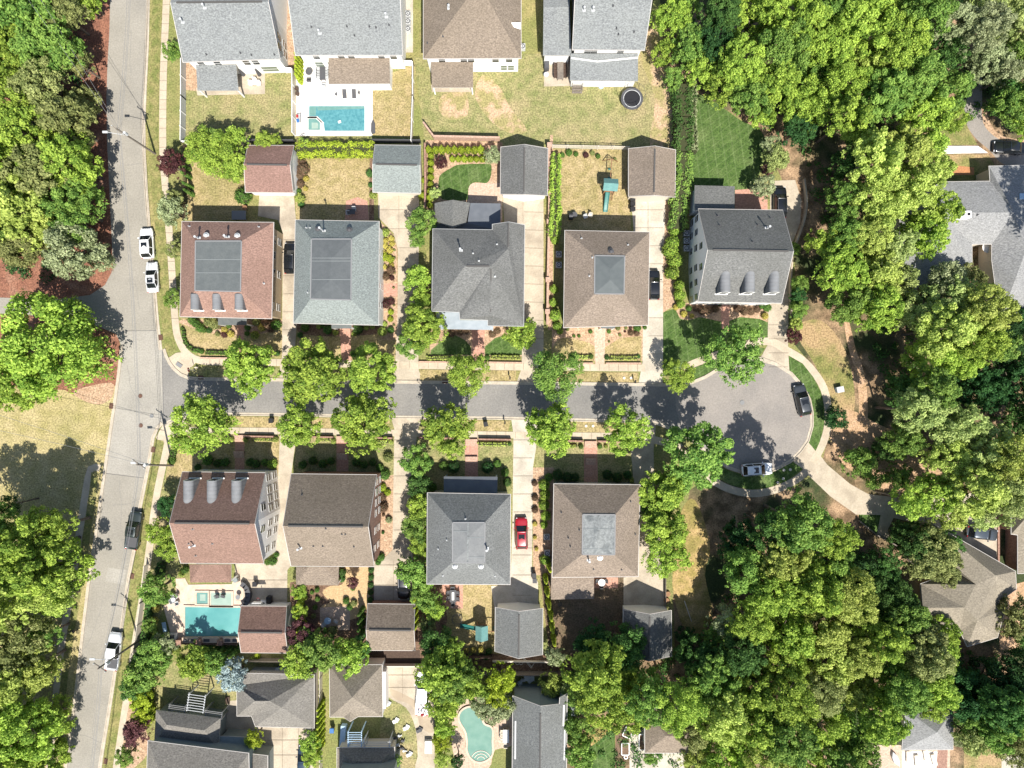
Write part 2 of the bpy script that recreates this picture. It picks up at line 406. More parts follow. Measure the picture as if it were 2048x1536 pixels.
# ------------------------------------------------------------------ foliage
def leafcloud(name, clumps, size, rng, up=.35, spread=.75):
    """clumps: list of (cx, cy, cz, rx, rz, n). One mesh of small leaf-shaped faces."""
    Vs = []; T = []
    for (cx, cy, cz, rx, rz, n) in clumps:
        d = rng.normal(size=(n, 3)); d[:, 2] += up; d /= np.linalg.norm(d, axis=1)[:, None]
        rr = 1 - .45 * rng.random(n) ** 1.6 + .14 * rng.normal(size=n) * .5
        pos = np.stack([cx + d[:, 0] * rx * rr, cy + d[:, 1] * rx * rr, cz + d[:, 2] * rz * rr], 1)
        nn = d + spread * rng.normal(size=(n, 3)); nn[:, 2] += .45; nn[:, 1] -= .15; nn /= np.linalg.norm(nn, axis=1)[:, None]
        a = np.cross(nn, rng.normal(size=(n, 3))); a /= np.linalg.norm(a, axis=1)[:, None]
        b_ = np.cross(nn, a)
        s = size * (0.6 + .8 * rng.random(n))[:, None]
        q = np.stack([pos - a * s * .62, pos - b_ * s * .36 + a * s * .05, pos + a * s * .62, pos + b_ * s * .36 + a * s * .05], 1)
        Vs.append(q.reshape(-1, 3))
        t = np.clip(rng.normal(.47, .2) + .27 * rng.normal(size=n), 0, 1); T.append(np.repeat(t, 4))
    V = np.concatenate(Vs).astype(np.float32); T = np.concatenate(T).astype(np.float32)
    n = len(V) // 4
    me = bpy.data.meshes.new(name)
    me.vertices.add(4 * n); me.vertices.foreach_set('co', V.ravel())
    me.loops.add(4 * n); me.loops.foreach_set('vertex_index', np.arange(4 * n, dtype=np.int32))
    me.polygons.add(n); me.polygons.foreach_set('loop_start', np.arange(0, 4 * n, 4, dtype=np.int32))
    me.polygons.foreach_set('loop_total', np.full(n, 4, dtype=np.int32))
    at = me.attributes.new('tint', 'FLOAT', 'POINT'); at.data.foreach_set('value', T)
    me.update(calc_edges=True)
    me.materials.append(LF['mid'])
    return me

def crown_mesh(name, Rr, n, size, seed, flat=.75, nclump=None, cr=.27, openness=.0):
    rng = np.random.default_rng(seed)
    nclump = nclump or int(26 + 3 * Rr)
    lob = 1 + .13 * np.sin(np.arange(64) * 2 * np.pi / 64 * 3 + rng.random() * 6) + .1 * np.sin(np.arange(64) * 2 * np.pi / 64 * 5 + rng.random() * 6)
    cl = []; tries = 0
    while len(cl) < nclump and tries < 4000:
        tries += 1
        a = rng.random() * 2 * np.pi; rad = np.sqrt(rng.random()) * .88
        k = lob[int(a / (2 * np.pi) * 64) % 64]
        x, y = rad * k * np.cos(a), rad * k * np.sin(a)
        zz = np.sqrt(max(0, 1 - min(rad, .98) ** 2)) * rng.choice([1.05, .95, .7, .4, -.3]) + rng.normal() * .07
        r = cr * (.65 + .7 * rng.random()) * (1.0 - .22 * rad)
        if all((x - c[0]) ** 2 + (y - c[1]) ** 2 + ((zz - c[2]) * .8) ** 2 > (.62 * (r + c[3]) * (1 + openness)) ** 2 for c in cl): cl.append((x, y, zz, r))
    tot = sum(c[3] ** 2 for c in cl)
    out = [(c[0] * Rr, c[1] * Rr, c[2] * Rr * flat, c[3] * Rr, c[3] * Rr * .85, max(12, int(n * c[3] ** 2 / tot))) for c in cl]
    # loose sprays at the rim
    for i in range(int(nclump * .8)):
        a = rng.random() * 2 * np.pi; k = lob[int(a / (2 * np.pi) * 64) % 64] * (.93 + .14 * rng.random())
        out.append((k * Rr * np.cos(a) * .96, k * Rr * np.sin(a) * .96, (rng.random() - .35) * Rr * .4, Rr * .10, Rr * .07, max(8, n // (nclump * 9))))
    return leafcloud(name, out, size, rng)

def trunk_mesh(name, h, r, spread, seed, m=None):
    """tapered trunk rising to height h (crown centre) with limbs"""
    rnd = random.Random(seed); mb = MB()
    pts = [(0, 0, 0), (rnd.uniform(-.1, .1), rnd.uniform(-.1, .1), h * .45), (rnd.uniform(-.2, .2), rnd.uniform(-.2, .2), h)]
    mb.tube(pts[0], pts[1], r * 1.25, r * .85, 8); mb.tube(pts[1], pts[2], r * .85, r * .35, 8)
    for i in range(9):
        a = i * 2.4 + rnd.random(); z = h * (.5 + .05 * i); b_ = Vector((0, 0, z))
        e = Vector((math.cos(a) * spread * rnd.uniform(.5, .85), math.sin(a) * spread * rnd.uniform(.5, .85), z + spread * rnd.uniform(.2, .6)))
        mid = b_.lerp(e, .5) + Vector((0, 0, spread * .06))
        mb.tube(b_, mid, r * .42, r * .26, 6); mb.tube(mid, e, r * .26, r * .07, 6)
    me = obj(name, mb.v, mb.f, M['bark']); d = me.data; bpy.data.objects.remove(me); return d

CROWN = {'S': [], 'M': [], 'L': [], 'X': []}; RAD = {'S': 2.2, 'M': 4.0, 'L': 6.2, 'X': 4.6}
for i in range(3): CROWN['S'].append(crown_mesh('small_crown', 2.2, 3200, .22, 10 + i, flat=.85, nclump=26, cr=.30))
for i in range(9): CROWN['M'].append(crown_mesh('crown', 4.0, 8600, (.25, .28, .31)[i % 3], 20 + i, flat=(.7, .85, 1.0)[i % 3], nclump=(70, 55, 42)[(i // 3) % 3], cr=(.18, .21, .25)[(i // 3) % 3]))
for i in range(8): CROWN['L'].append(crown_mesh('large_crown', 6.2, 16500, (.30, .36)[i % 2], 130 + i, flat=(.7, .9)[i % 2], nclump=(100, 80, 62, 80)[i // 2], cr=(.16, .185, .215, .15)[i // 2]))
for i in range(1): CROWN['X'].append(crown_mesh('open_crown', 4.6, 6000, .26, 40 + i, flat=.8, nclump=60, cr=.15, openness=.2))
TR = {}
def tree(px, py, rpx, h, colour, desc=None, size=None, group=None, label=None, name=None, kind=None, zs=1.0, sx=1.0, sy=1.0, cat='tree', sxr=0.0):
    """crown centre seen at (px, py) with radius rpx; h = height of the crown's centre in metres"""
    while h > 3 and in_poly(1024 + (px - 1024) * (H - h) / H, 768 + (py - 768) * (H - h) / H, [(x - 12, y) for x, y in ML] + [(x + 6, y) for x, y in MR[::-1]]): h -= .5
    c = P(px, py, h); r = rpx * K * (H - h) / H
    if kind is None: kind = 'S' if r < 2.6 else ('M' if r < 5.0 else 'L')
    s = r / (RAD[kind] * .98)
    e = empty(name or ('small_tree' if r < 2.6 else 'broadleaf_tree'), (c.x, c.y, 0), random.random() * 6.28 if sx == sy else sxr)
    e['category'] = cat
    if group: e['group'] = group
    key = (kind, round(h))
    if key not in TR: TR[key] = trunk_mesh('trunk', h, .10 + .035 * RAD[kind] , RAD[kind] * .8, len(TR))
    t = bpy.data.objects.new('trunk', TR[key]); COL.objects.link(t); t.parent = e; t.scale = (min(s, 1.3), min(s, 1.3), 1)
    me = random.choice(CROWN[kind])
    o = bpy.data.objects.new('crown', me); COL.objects.link(o); o.parent = e
    o.location = (0, 0, h); o.scale = (s * sx, s * sy, s * zs)
    if sx != sy: pass
    o.rotation_euler = (0, 0, 0 if sx != sy else random.random() * 6.28)
    o.material_slots[0].link = 'OBJECT'; o.material_slots[0].material = LF[colour]
    if label: e['label'] = label
    else: auto(e, desc or CN[colour] + ' tree', px, py)
    return e
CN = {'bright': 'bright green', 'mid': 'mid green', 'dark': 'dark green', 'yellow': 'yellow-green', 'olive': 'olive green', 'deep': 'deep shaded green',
      'grey': 'pale grey-green', 'purple': 'purple leaved', 'blue': 'blue needled', 'lime': 'lime green', 'gold': 'golden yellow', 'maroon': 'dark maroon',
      'rust': 'rusty brown', 'bush': 'green', 'pale': 'pale green'}
# shrubs: a leafy dome over a woody core
def shrub_mesh(name, n, size, seed, rough=.12, rz=.8, lumps=9):
    rng = np.random.default_rng(seed)
    cl = [(0, 0, .42, .78, .62 * rz / .8, int(n * .55))]
    for i in range(lumps):
        a = i * 2 * np.pi / lumps + rng.random() * .4
        cl.append((.52 * np.cos(a), .52 * np.sin(a), .40 + rough * rng.normal(), .42, .42, int(n * .45 / lumps)))
    return leafcloud(name, cl, size, rng, up=.6, spread=.3)
SHR = [shrub_mesh('shrub_foliage', 700, .16, 60 + i) for i in range(3)]
def core_mesh():
    mb = MB(); rings = []
    n = 12
    for j, (z, r) in enumerate([(0, .5), (.3, .72), (.6, .66), (.85, .4), (.98, .05)]):
        rings.append([(math.cos(2 * math.pi * i / n) * r, math.sin(2 * math.pi * i / n) * r, z) for i in range(n)])
    vs = [p for r_ in rings for p in r_]; fs = []
    for j in range(4):
        for i in range(n): fs.append((j * n + i, j * n + (i + 1) % n, (j + 1) * n + (i + 1) % n, (j + 1) * n + i))
    fs.append(tuple(4 * n + i for i in range(n)))
    o = obj('stems', vs, fs, M['dkgrey']); d = o.data; bpy.data.objects.remove(o); return d
COREM = None
stemm = mat('shrub_stems', (.045, .05, .02), rough=1)
def shrub(px, py, rpx, colour, desc=None, h=None, group=None, sy=1.0, rz=0.0, label=None, name=None, cat='shrub', z0=0.0):
    global COREM
    if COREM is None: COREM = core_mesh(); COREM.materials[0] = stemm
    r = rpx * K; h = h or r * 1.5
    p = P(px, py, h * .5)
    e = empty(name or 'shrub', (p.x, p.y, z0), rz); e['category'] = cat
    if group: e['group'] = group
    c = bpy.data.objects.new('stems', COREM); COL.objects.link(c); c.parent = e; c.scale = (r * 1.05, r * sy * 1.05, h * .92)
    o = bpy.data.objects.new('foliage', random.choice(SHR)); COL.objects.link(o); o.parent = e; o.scale = (r * 1.05, r * sy * 1.05, h)
    o.material_slots[0].link = 'OBJECT'; o.material_slots[0].material = LF[colour]
    if label: e['label'] = label
    else: auto(e, (desc or CN[colour] + ' shrub'), px, py)
    return e
def hedge(pts, wpx, h, colour, label, name='hedge', dens=130, size=.17, sm=0, cat='hedge'):
    """clipped hedge along a line of photo pixels"""
    if sm: pts = smooth_pts(pts, sm, closed=False)
    q = [P(x, y, h) for x, y in pts]; wd = wpx * K
    e = empty(name, (q[0].x, q[0].y, 0)); tag(e, label, cat)
    rng = np.random.default_rng(int(pts[0][0] * 7 + pts[0][1])); cl = []; mb = MB()
    for a, b_ in zip(q[:-1], q[1:]):
        L_ = (b_ - a).length; n = max(1, int(L_ / max(.22, wd * .16))); d = (b_ - a).normalized(); nrm = Vector((-d.y, d.x, 0))
        for i in range(n):
            for j in (-.27, .27):
                c = a.lerp(b_, (i + .5) / n) + nrm * wd * (j + rng.normal() * .05) + d * rng.normal() * .1 - q[0]
                ch = h * (1 + .07 * rng.normal()); rr = wd * (.27 + .05 * rng.normal())
                cl.append((c.x, c.y, ch * .5, rr, ch * .52, int(dens * wd * .27 + 8)))
        mb.box(((a.x + b_.x) / 2 - q[0].x, (a.y + b_.y) / 2 - q[0].y, h * .4), (L_ + .1, wd * .7, h * .8), math.atan2(d.y, d.x))
    me = leafcloud('foliage', cl, size, rng, up=.5, spread=.35)
    me.materials[0] = LF[colour]
    o = bpy.data.objects.new('foliage', me); COL.objects.link(o); o.parent = e
    mb.build('stems', stemm, e)
    return e
def row(p0, p1, n, rpx, colour, desc, group, h=None, sy=1.0, name='shrub', cat='shrub', jit=0.0):
    hor = abs(p1[0] - p0[0]) >= abs(p1[1] - p0[1])
    for i in range(n):
        t = i / max(1, n - 1)
        x = p0[0] + (p1[0] - p0[0]) * t + random.uniform(-jit, jit); y = p0[1] + (p1[1] - p0[1]) * t + random.uniform(-jit, jit)
        k = i
        flip = (p1[0] < p0[0]) if hor else (p1[1] < p0[1])
        if flip: k = n - 1 - i
        lab = ordi(k, n, 'left' if hor else 'top') + ' ' + desc if n > 1 else desc
        shrub(x, y, rpx * random.uniform(.92, 1.08), colour, h=h, group=group, sy=sy, label=lab, name=name, cat=cat)

# ------------------------------------------------------------------ buildings
def poly_offset(pts, d):
    n = len(pts); ar = sum(pts[i][0] * pts[(i + 1) % n][1] - pts[(i + 1) % n][0] * pts[i][1] for i in range(n))
    s = 1 if ar > 0 else -1; out = []
    for i in range(n):
        a, b_, c = pts[i - 1], pts[i], pts[(i + 1) % n]
        d1 = Vector((b_[0] - a[0], b_[1] - a[1])); d2 = Vector((c[0] - b_[0], c[1] - b_[1]))
        if d1.length < 1e-6 or d2.length < 1e-6: out.append(tuple(b_[:2])); continue
        d1.normalize(); d2.normalize()
        n1 = Vector((-d1.y, d1.x)) * s; n2 = Vector((-d2.y, d2.x)) * s
        m_ = n1 + n2
        if m_.length < .1: m_ = n1
        m_.normalize(); k = d / max(.35, m_.dot(n1))
        out.append((b_[0] + m_.x * k, b_[1] + m_.y * k))
    return out

class House:
    def __init__(s, name, label, cat, V, outline, faces, roof, wall, over=.45, gut='gutter', deck=None, low=None, group=None, walls=True):
        """V: key -> (px, py, z) roof corners as seen; outline: keys round the eaves; faces: roof faces"""
        s.V = {k: P(*v) for k, v in V.items()}
        s.pk = V
        c = sum((s.V[k] for k in outline), Vector()) / len(outline)
        s.o = Vector((c.x, c.y, 0)); s.e = empty(name, s.o, 0, label, cat, group)
        s.faces = faces; s.outline = outline; s.wallm = wall
        T = .16
        keys = list(V); idx = {k: i for i, k in enumerate(keys)}; nk = len(keys)
        vs = [s.V[k] - s.o for k in keys]; vs += [v - Vector((0, 0, T)) for v in vs]
        fs = []; mats = [M[roof]] + ([M[deck]] if deck else []) + [M[gut]]; fm = []
        s.tris = []
        import mathutils
        for f in faces:
            dk = False
            if isinstance(f, tuple): dk = True; f = list(f)
            tri = mathutils.geometry.tessellate_polygon([[Vector((s.V[k].x, s.V[k].y, 0)) for k in f]])
            for t in tri:
                a = [idx[f[i]] for i in t]
                n_ = (vs[a[1]] - vs[a[0]]).cross(vs[a[2]] - vs[a[0]])
                if n_.z < 0: a = a[::-1]
                if abs(n_.z) < 1e-9: continue
                s.tris.append([keys[i] for i in a])
                fs.append(tuple(a)); fm.append(1 if dk and deck else 0)
                fs.append(tuple(nk + i for i in a[::-1])); fm.append(len(mats) - 1)
        n = len(outline)
        for i in range(n):
            a, b_ = idx[outline[i]], idx[outline[(i + 1) % n]]
            fs.append((a, b_, nk + b_, nk + a)); fm.append(len(mats) - 1)
        s.roof = obj('roof', vs, fs, None, s.e, mats=mats, fmi=fm)
        # gutter rim along the eaves
        ol = [s.V[k] - s.o for k in outline]; out = poly_offset([(p.x, p.y) for p in ol], -.07)
        gv = []; gf = []
        for p, q in zip(ol, out):
            gv += [(p.x, p.y, p.z - .02), (q[0], q[1], p.z - .02), (q[0], q[1], p.z - .16), (p.x, p.y, p.z - .16)]
        for i in range(n):
            j = (i + 1) % n
            for k in range(3): gf.append((4 * i + k, 4 * i + k + 1, 4 * j + k + 1, 4 * j + k))
        obj('gutter', gv, gf, M[gut], s.e)
        # walls
        s.foot = poly_offset([(p.x, p.y) for p in ol], over); s.top = [p.z - .2 for p in ol]
        if walls:
            wv = []; wf = []
            for (x, y), z in zip(s.foot, s.top): wv += [(x, y, 0), (x, y, z)]
            for i in range(n):
                j = (i + 1) % n; wf.append((2 * i, 2 * j, 2 * j + 1, 2 * i + 1))
            obj('wall', wv, wf, M[wall], s.e)
        s.sgn = 1 if sum(ol[i].x * ol[(i + 1) % n].y - ol[(i + 1) % n].x * ol[i].y for i in range(n)) > 0 else -1
    def z_at(s, x, y):
        for t in s.tris:
            a, b_, c = (s.V[k] for k in t)
            d = (b_.y - c.y) * (a.x - c.x) + (c.x - b_.x) * (a.y - c.y)
            if abs(d) < 1e-9: continue
            l1 = ((b_.y - c.y) * (x - c.x) + (c.x - b_.x) * (y - c.y)) / d; l2 = ((c.y - a.y) * (x - c.x) + (a.x - c.x) * (y - c.y)) / d
            if l1 > -1e-3 and l2 > -1e-3 and l1 + l2 < 1.001: return l1 * a.z + l2 * b_.z + (1 - l1 - l2) * c.z
        return None
    def on(s, px, py):
        z = 6.0
        for i in range(8):
            p = P(px, py, z); q = s.z_at(p.x, p.y)
            if q is None: break
            z = q
        return P(px, py, z) - s.o
    def ridge(s, a, b_, w_=.22):
        A = s.V[a] - s.o; B = s.V[b_] - s.o; A, B = A.lerp(B, .06), A.lerp(B, .94); mb = MB()
        d = (B - A); n = Vector((-d.y, d.x, 0)).normalized() * w_ * .5; u = Vector((0, 0, .07))
        mb.add([A - n - u, A + n - u, B + n - u, B - n - u, A - n + u, A + n + u, B + n + u, B - n + u], [(0, 1, 2, 3), (7, 6, 5, 4), (0, 4, 5, 1), (1, 5, 6, 2), (2, 6, 7, 3), (3, 7, 4, 0)])
        mb.build('ridge_vent', M['ventdark'], s.e); return s
    def line(s, pa, pb, m='seam', w_=.10, nm='roof_seam'):
        mb = MB(); N_ = 10; u = Vector((0, 0, .035)); w2 = Vector((0, 0, .05)); vs = []; fs = []
        Q = [s.on(pa[0] + (pb[0] - pa[0]) * k / N_, pa[1] + (pb[1] - pa[1]) * k / N_) for k in range(N_ + 1)]
        d = Q[-1] - Q[0]; n = Vector((-d.y, d.x, 0)).normalized() * w_ * .5
        for A in Q: vs += [A - n - w2, A - n + u, A + n + u, A + n - w2]
        for k in range(N_): fs += [(4 * k + j, 4 * k + j + 1, 4 * k + j + 5, 4 * k + j + 4) for j in range(3)]
        mb.add(vs, fs)
        mb.build(nm, M[m], s.e); return s
    def pipes(s, lst, m='ltgrey', h=.45, r=.06):
        for x, y in lst:
            p = s.on(x, y); MB().tube(p - Vector((0, 0, .2)), p + Vector((0, 0, h)), r, n=8).disc((p.x, p.y, p.z - .05), r * 2.4, .1, 10).build('vent_pipe', M[m], s.e)
        return s
    def flues(s, lst, h=1.3):
        for x, y in lst:
            p = s.on(x, y); MB().tube(p - Vector((0, 0, .2)), p + Vector((0, 0, h)), .1, n=10).tube(p + Vector((0, 0, h)), p + Vector((0, 0, h + .16)), .17, n=10).box((p.x, p.y, p.z), (.5, .5, .12)).build('flue', M['ltgrey'], s.e)
        return s
    def domes(s, lst, m='ltgrey', r=.33):
        for x, y in lst:
            p = s.on(x, y); mb = MB(); mb.disc((p.x, p.y, p.z - .15), r * 1.3, .28, 16)
            for k in range(4):
                a0 = k * math.pi / 8; a1 = (k + 1) * math.pi / 8
                mb.tube(p + Vector((0, 0, .13 + r * .9 * math.sin(a0))), p + Vector((0, 0, .13 + r * .9 * math.sin(a1))), r * math.cos(a0), r * max(.03, math.cos(a1)), 16)
            mb.build('roof_turbine', M[m], s.e)
        return s
    def window(s, i, t, z, w_=.95, h=1.5, glass='glass', fr='white', mull=True):
        n = len(s.foot); a = Vector(s.foot[i]); b_ = Vector(s.foot[(i + 1) % n]); d = (b_ - a); L_ = d.length
        if L_ < .1: return s
        d.normalize(); nrm = Vector((d.y, -d.x)) * s.sgn; c = a + d * (L_ * t); rz = math.atan2(d.y, d.x)
        f = MB(); o = c + nrm * .02
        f.box((o.x, o.y, z + h / 2 + .04), (w_ + .14, .03, .07), rz); f.box((o.x, o.y, z - h / 2 - .04), (w_ + .18, .05, .07), rz)
        for sg in (-1, 1):
            q = o + d * sg * (w_ / 2 + .04); f.box((q.x, q.y, z), (.07, .03, h), rz)
        if mull:
            q = c + nrm * .062; f.box((q.x, q.y, z), (w_, .03, .04), rz)
        fo = f.build('window', M[fr], s.e)
        q = c + nrm * .04; MB().box((q.x, q.y, z), (w_, .03, h), rz).build('pane', M[glass], fo)
        return s
    def windows(s, i, ts, zs, **kw):
        for z in zs:
            for t in ts: s.window(i, t, z, **kw)
        return s
    def dormer(s, px, py, wpx, lpx, sgn=-1):
        """barrel dormer; (px, py) = foot of its front, sgn -1 faces the bottom of the photo"""
        p = s.on(px, py); r = wpx * K * .46; L_ = lpx * K * .95; wl = max(.7, lpx * K * .80 - r); mb = MB(); n = 12; ribs = MB()
        y0, y1 = p.y, p.y - sgn * L_
        prof = [(-r, 0)] + [(-r * math.cos(math.pi * k / n), wl + r * math.sin(math.pi * k / n)) for k in range(n + 1)] + [(r, 0)]
        vs = [(p.x + a, y0, p.z + b_) for a, b_ in prof] + [(p.x + a, y1, p.z + b_) for a, b_ in prof]; m_ = len(prof)
        mb.add(vs, [(i, i + 1, m_ + i + 1, m_ + i) for i in range(m_ - 1)])
        dm = mb.build('dormer', M['barrel'], s.e)
        fr = MB(); yf = y0 + sgn * .03
        fr.add([(p.x + a * 1.04, yf, p.z - .3 + b_ * 1.02) if b_ == 0 else (p.x + a * 1.06, yf, p.z + b_ * 1.02) for a, b_ in prof], [tuple(range(m_))]); 
        fr.box((p.x, yf, p.z + .02), (2 * r + .35, .2, .12))
        fr.build('dormer_front', M['white'], dm)
        g = MB(); g.box((p.x, yf + sgn * .02, p.z + wl * .62), (r * 1.2, .03, wl * 1.0)); g.build('pane', M['glass'], dm)
        k = 6; 
        for j in range(k):
            yy = y0 - sgn * L_ * (j + .5) / k
            pr = [(p.x + a * 1.025, p.z + wl + (b_ - wl) * 1.03 if b_ > wl else p.z + b_) for a, b_ in prof]
            vs = [(a, yy - .025, b_) for a, b_ in pr] + [(a, yy + .025, b_) for a, b_ in pr]
            ribs.add(vs, [(i, i + 1, m_ + i + 1, m_ + i) for i in range(m_ - 1)])
        ribs.build('seams', M['midgrey'], dm)
        return s
    def slab(s, name, V, roofm, h=.15, gut='gutter', posts=False, wall=None, faces=None, over=.25):
        """lower wing or porch: its own roof (and walls or posts) as parts of the house"""
        q = [P(*v) - s.o for v in V]; n = len(V) if faces is None else max(max(f) for f in faces) + 1
        return q

def wing(hs, name, V, outline, faces, roof, wall=None, posts=None, over=.3, gut='gutter'):
    """a lower wing / porch of a house: roof child plus wall or post children"""
    W = {k: P(*v) - hs.o for k, v in V.items()}; keys = list(V); idx = {k: i for i, k in enumerate(keys)}; nk = len(keys)
    vs = [W[k] for k in keys]; vs += [v - Vector((0, 0, .14)) for v in vs]; fs = []; fm = []
    import mathutils
    for f in faces:
        for t in mathutils.geometry.tessellate_polygon([[Vector((W[k].x, W[k].y, 0)) for k in f]]):
            a = [idx[f[i]] for i in t]
            if (vs[a[1]] - vs[a[0]]).cross(vs[a[2]] - vs[a[0]]).z < 0: a = a[::-1]
            fs.append(tuple(a)); fm.append(0); fs.append(tuple(nk + i for i in a[::-1])); fm.append(1)
    n = len(outline)
    for i in range(n):
        a, b_ = idx[outline[i]], idx[outline[(i + 1) % n]]; fs.append((a, b_, nk + b_, nk + a)); fm.append(1)
    r = obj(name + '_roof', vs, fs, None, hs.e, mats=[M[roof], M[gut]], fmi=fm)
    ol = [W[k] for k in outline]; ft = poly_offset([(p.x, p.y) for p in ol], over)
    if wall:
        wv = []; wf = []
        for (x, y), p in zip(ft, ol): wv += [(x, y, 0), (x, y, p.z - .16)]
        for i in range(n): j = (i + 1) % n; wf.append((2 * i, 2 * j, 2 * j + 1, 2 * i + 1))
        obj(name + '_wall', wv, wf, M[wall], hs.e)
    if posts:
        for i in posts:
            x, y = ft[i]; MB().box((x, y, (ol[i].z - .14) / 2), (.2, .2, ol[i].z - .14)).build('post', M['white'], hs.e)
    return ft, ol

# ------------------------------------------------------------------ vehicles
def paint(n, c, rough=.3, metal=.0):
    m = mat('paint_' + n, c, rough=rough, metal=metal, spec=.6)
    try: m.node_tree.nodes['Principled BSDF'].inputs['Coat Weight'].default_value = .6
    except Exception: pass
    return m
PT = {'white': paint('white', (.88, .88, .87)), 'silver': paint('silver', (.66, .67, .67), .3, .15), 'black': paint('black', (.008, .009, .011)),
      'charcoal': paint('charcoal', (.055, .062, .068), .3, .4), 'darkgreen': paint('dark_green_grey', (.04, .052, .05), .35, .4), 'red': paint('red', (.30, .006, .016)),
      'navy': paint('navy', (.02, .04, .065), .3, .3), 'palesilver': paint('pale_silver', (.66, .67, .69), .3, .2), 'greyblue': paint('grey_blue', (.07, .085, .1), .3, .4)}
GL = mat('car_glass', (.012, .014, .016), rough=.08, spec=.7)
LAMPW = mat('headlight_lens', (.6, .62, .65), rough=.2); LAMPR = mat('taillight_lens', (.35, .02, .02), rough=.25); TYRE = mat('tyre_rubber', (.02, .02, .02), rough=.9); RIM = mat('alloy_rim', (.35, .35, .36), rough=.35, metal=.7)
def loft(sta, m, parent, name):
    """sta: list of (x, [(y, z), ...half section from sill to centre])"""
    vs = []; fs = []; n = None
    for x, sec in sta:
        full = [(x, y, z) for y, z in sec] + [(x, -y, z) for y, z in sec[::-1] if abs(y) > 1e-6]
        n = len(full); vs += full
    for i in range(len(sta) - 1):
        for j in range(n - 1):
            fs.append((i * n + j, i * n + j + 1, (i + 1) * n + j + 1, (i + 1) * n + j))
    fs.append(tuple(range(n))); fs.append(tuple((len(sta) - 1) * n + j for j in reversed(range(n))))
    fs = [tuple(reversed(f)) for f in fs]
    o = obj(name, vs, fs, m, parent); 
    return o
def plan(t, W, nose=.8, tail=.88):
    """half width along the car, t from 0 (rear) to 1 (front)"""
    w_ = W / 2
    if t > .8: w_ *= 1 - (1 - nose) * ((t - .8) / .2) ** 2.2
    if t < .12: w_ *= 1 - (1 - tail) * ((.12 - t) / .12) ** 2
    return w_
def make_car(px, py, ang, paintk, label, kind='suv', L_=4.75, W=1.9, sunroof=False, cat='car', name='parked_car', rails=True, load=False):
    """ang: heading in degrees, 0 = towards the right of the photo, 90 = towards its top"""
    c = P(px, py, .9); e = empty(name, (c.x, c.y, .02), R(ang), label, cat); pm = PT[paintk]
    hb = {'suv': 1.02, 'sedan': .88, 'truck': 1.12}[kind]; ht = {'suv': 1.72, 'sedan': 1.43, 'truck': 1.88}[kind]
    xr, xf = -L_ / 2, L_ / 2
    if kind == 'suv': g = (xr + .12, xr + .62, xf - 2.05, xf - 1.22)       # rear glass base, roof rear, roof front, windscreen base
    elif kind == 'sedan': g = (xr + .62, xr + 1.35, xf - 2.2, xf - 1.32)
    else: g = (xr + 1.95, xr + 2.2, xf - 2.2, xf - 1.45)
    sta = []
    ts = [0, .015, .05, .12, .2, .35, .5, .65, .74, .82, .9, .95, .985, 1]
    for t in ts:
        x = xr + L_ * t; w_ = plan(t, W)
        hh = hb
        if t > .7: hh = hb - (.06 if kind != 'truck' else .02) - (.16 if kind == 'sedan' else .12) * ((t - .7) / .3) ** 1.5
        if kind == 'sedan' and t < .14: hh = hb + .02
        end = 1.0 if .01 < t < .99 else .0
        lo = .28 + (.1 if t in (0, 1) else 0); hi = hh - (.25 if t in (0, 1) else (.09 if t in (.015, .985) else 0))
        sec = [(w_ * .93, lo), (w_, lo + .2), (w_, hi - .22), (w_ * .965, hi - .05), (w_ * .84, hi), (w_ * .5, hi + .035 * end), (0, hi + .05 * end)]
        if kind == 'truck' and x < g[0] - .05 and t > .04:
            fl = .72; sec = [(w_ * .93, lo), (w_, lo + .2), (w_, hi - .22), (w_, hi), (w_ * .88, hi), (w_ * .86, fl), (0, fl)]
        elif kind == 'truck' and t <= .04: sec = [(w_ * .93, lo), (w_, lo + .2), (w_, hi - .3), (w_ * .98, hi - .08), (w_ * .9, hi - .03), (w_ * .5, hi - .02), (0, hi - .02)]
        sta.append((x, sec))
    if kind == 'truck':
        xs = [s_[0] for s_ in sta]
        k = max(i for i, x in enumerate(xs) if x < g[0] - .05)
        w_ = W / 2; sta.insert(k + 1, (g[0] - .06, [(w_ * .93, .28), (w_, .48), (w_, hb - .22), (w_, hb), (w_ * .88, hb), (w_ * .86, .72), (0, .72)]))
        sta.insert(k + 2, (g[0] - .04, [(w_ * .93, .28), (w_, .48), (w_, hb - .22), (w_ * .965, hb - .05), (w_ * .84, hb), (w_ * .5, hb + .03), (0, hb + .05)]))
        # tailgate inner step
        k2 = [i for i, s_ in enumerate(sta) if s_[0] > xr + L_ * .04][0]
        sta.insert(k2, (xr + L_ * .045, [(w_ * .93, .28), (w_, .48), (w_, hb - .22), (w_, hb), (w_ * .88, hb), (w_ * .86, .72), (0, .72)]))
    body = loft(sta, pm, e, 'body')
    for p in body.data.polygons: p.use_smooth = len(p.vertices) == 4
    # greenhouse
    w_ = W / 2; zt = ht
    def sec(bw, tw, zb, z_): return [(bw, zb), (bw * .98, zb + .04), ((bw * .4 + tw * .6), zb + (z_ - zb) * .7), (tw, z_ - .03), (tw * .5, z_), (0, z_)]
    zb = hb - .03
    G = [(g[0], sec(w_ * .80, w_ * .78, zb, zb + .06)), (g[1], sec(w_ * .93, w_ * .72, zb, zt - .04)), ((g[1] + g[2]) / 2, sec(w_ * .95, w_ * .76, zb, zt - .02)),
         (g[2], sec(w_ * .95, w_ * .73, zb, zt - .04)), (g[3] - .02, sec(w_ * .88, w_ * .80, zb, zb + .06))]
    gl = loft(G, GL, e, 'windows')
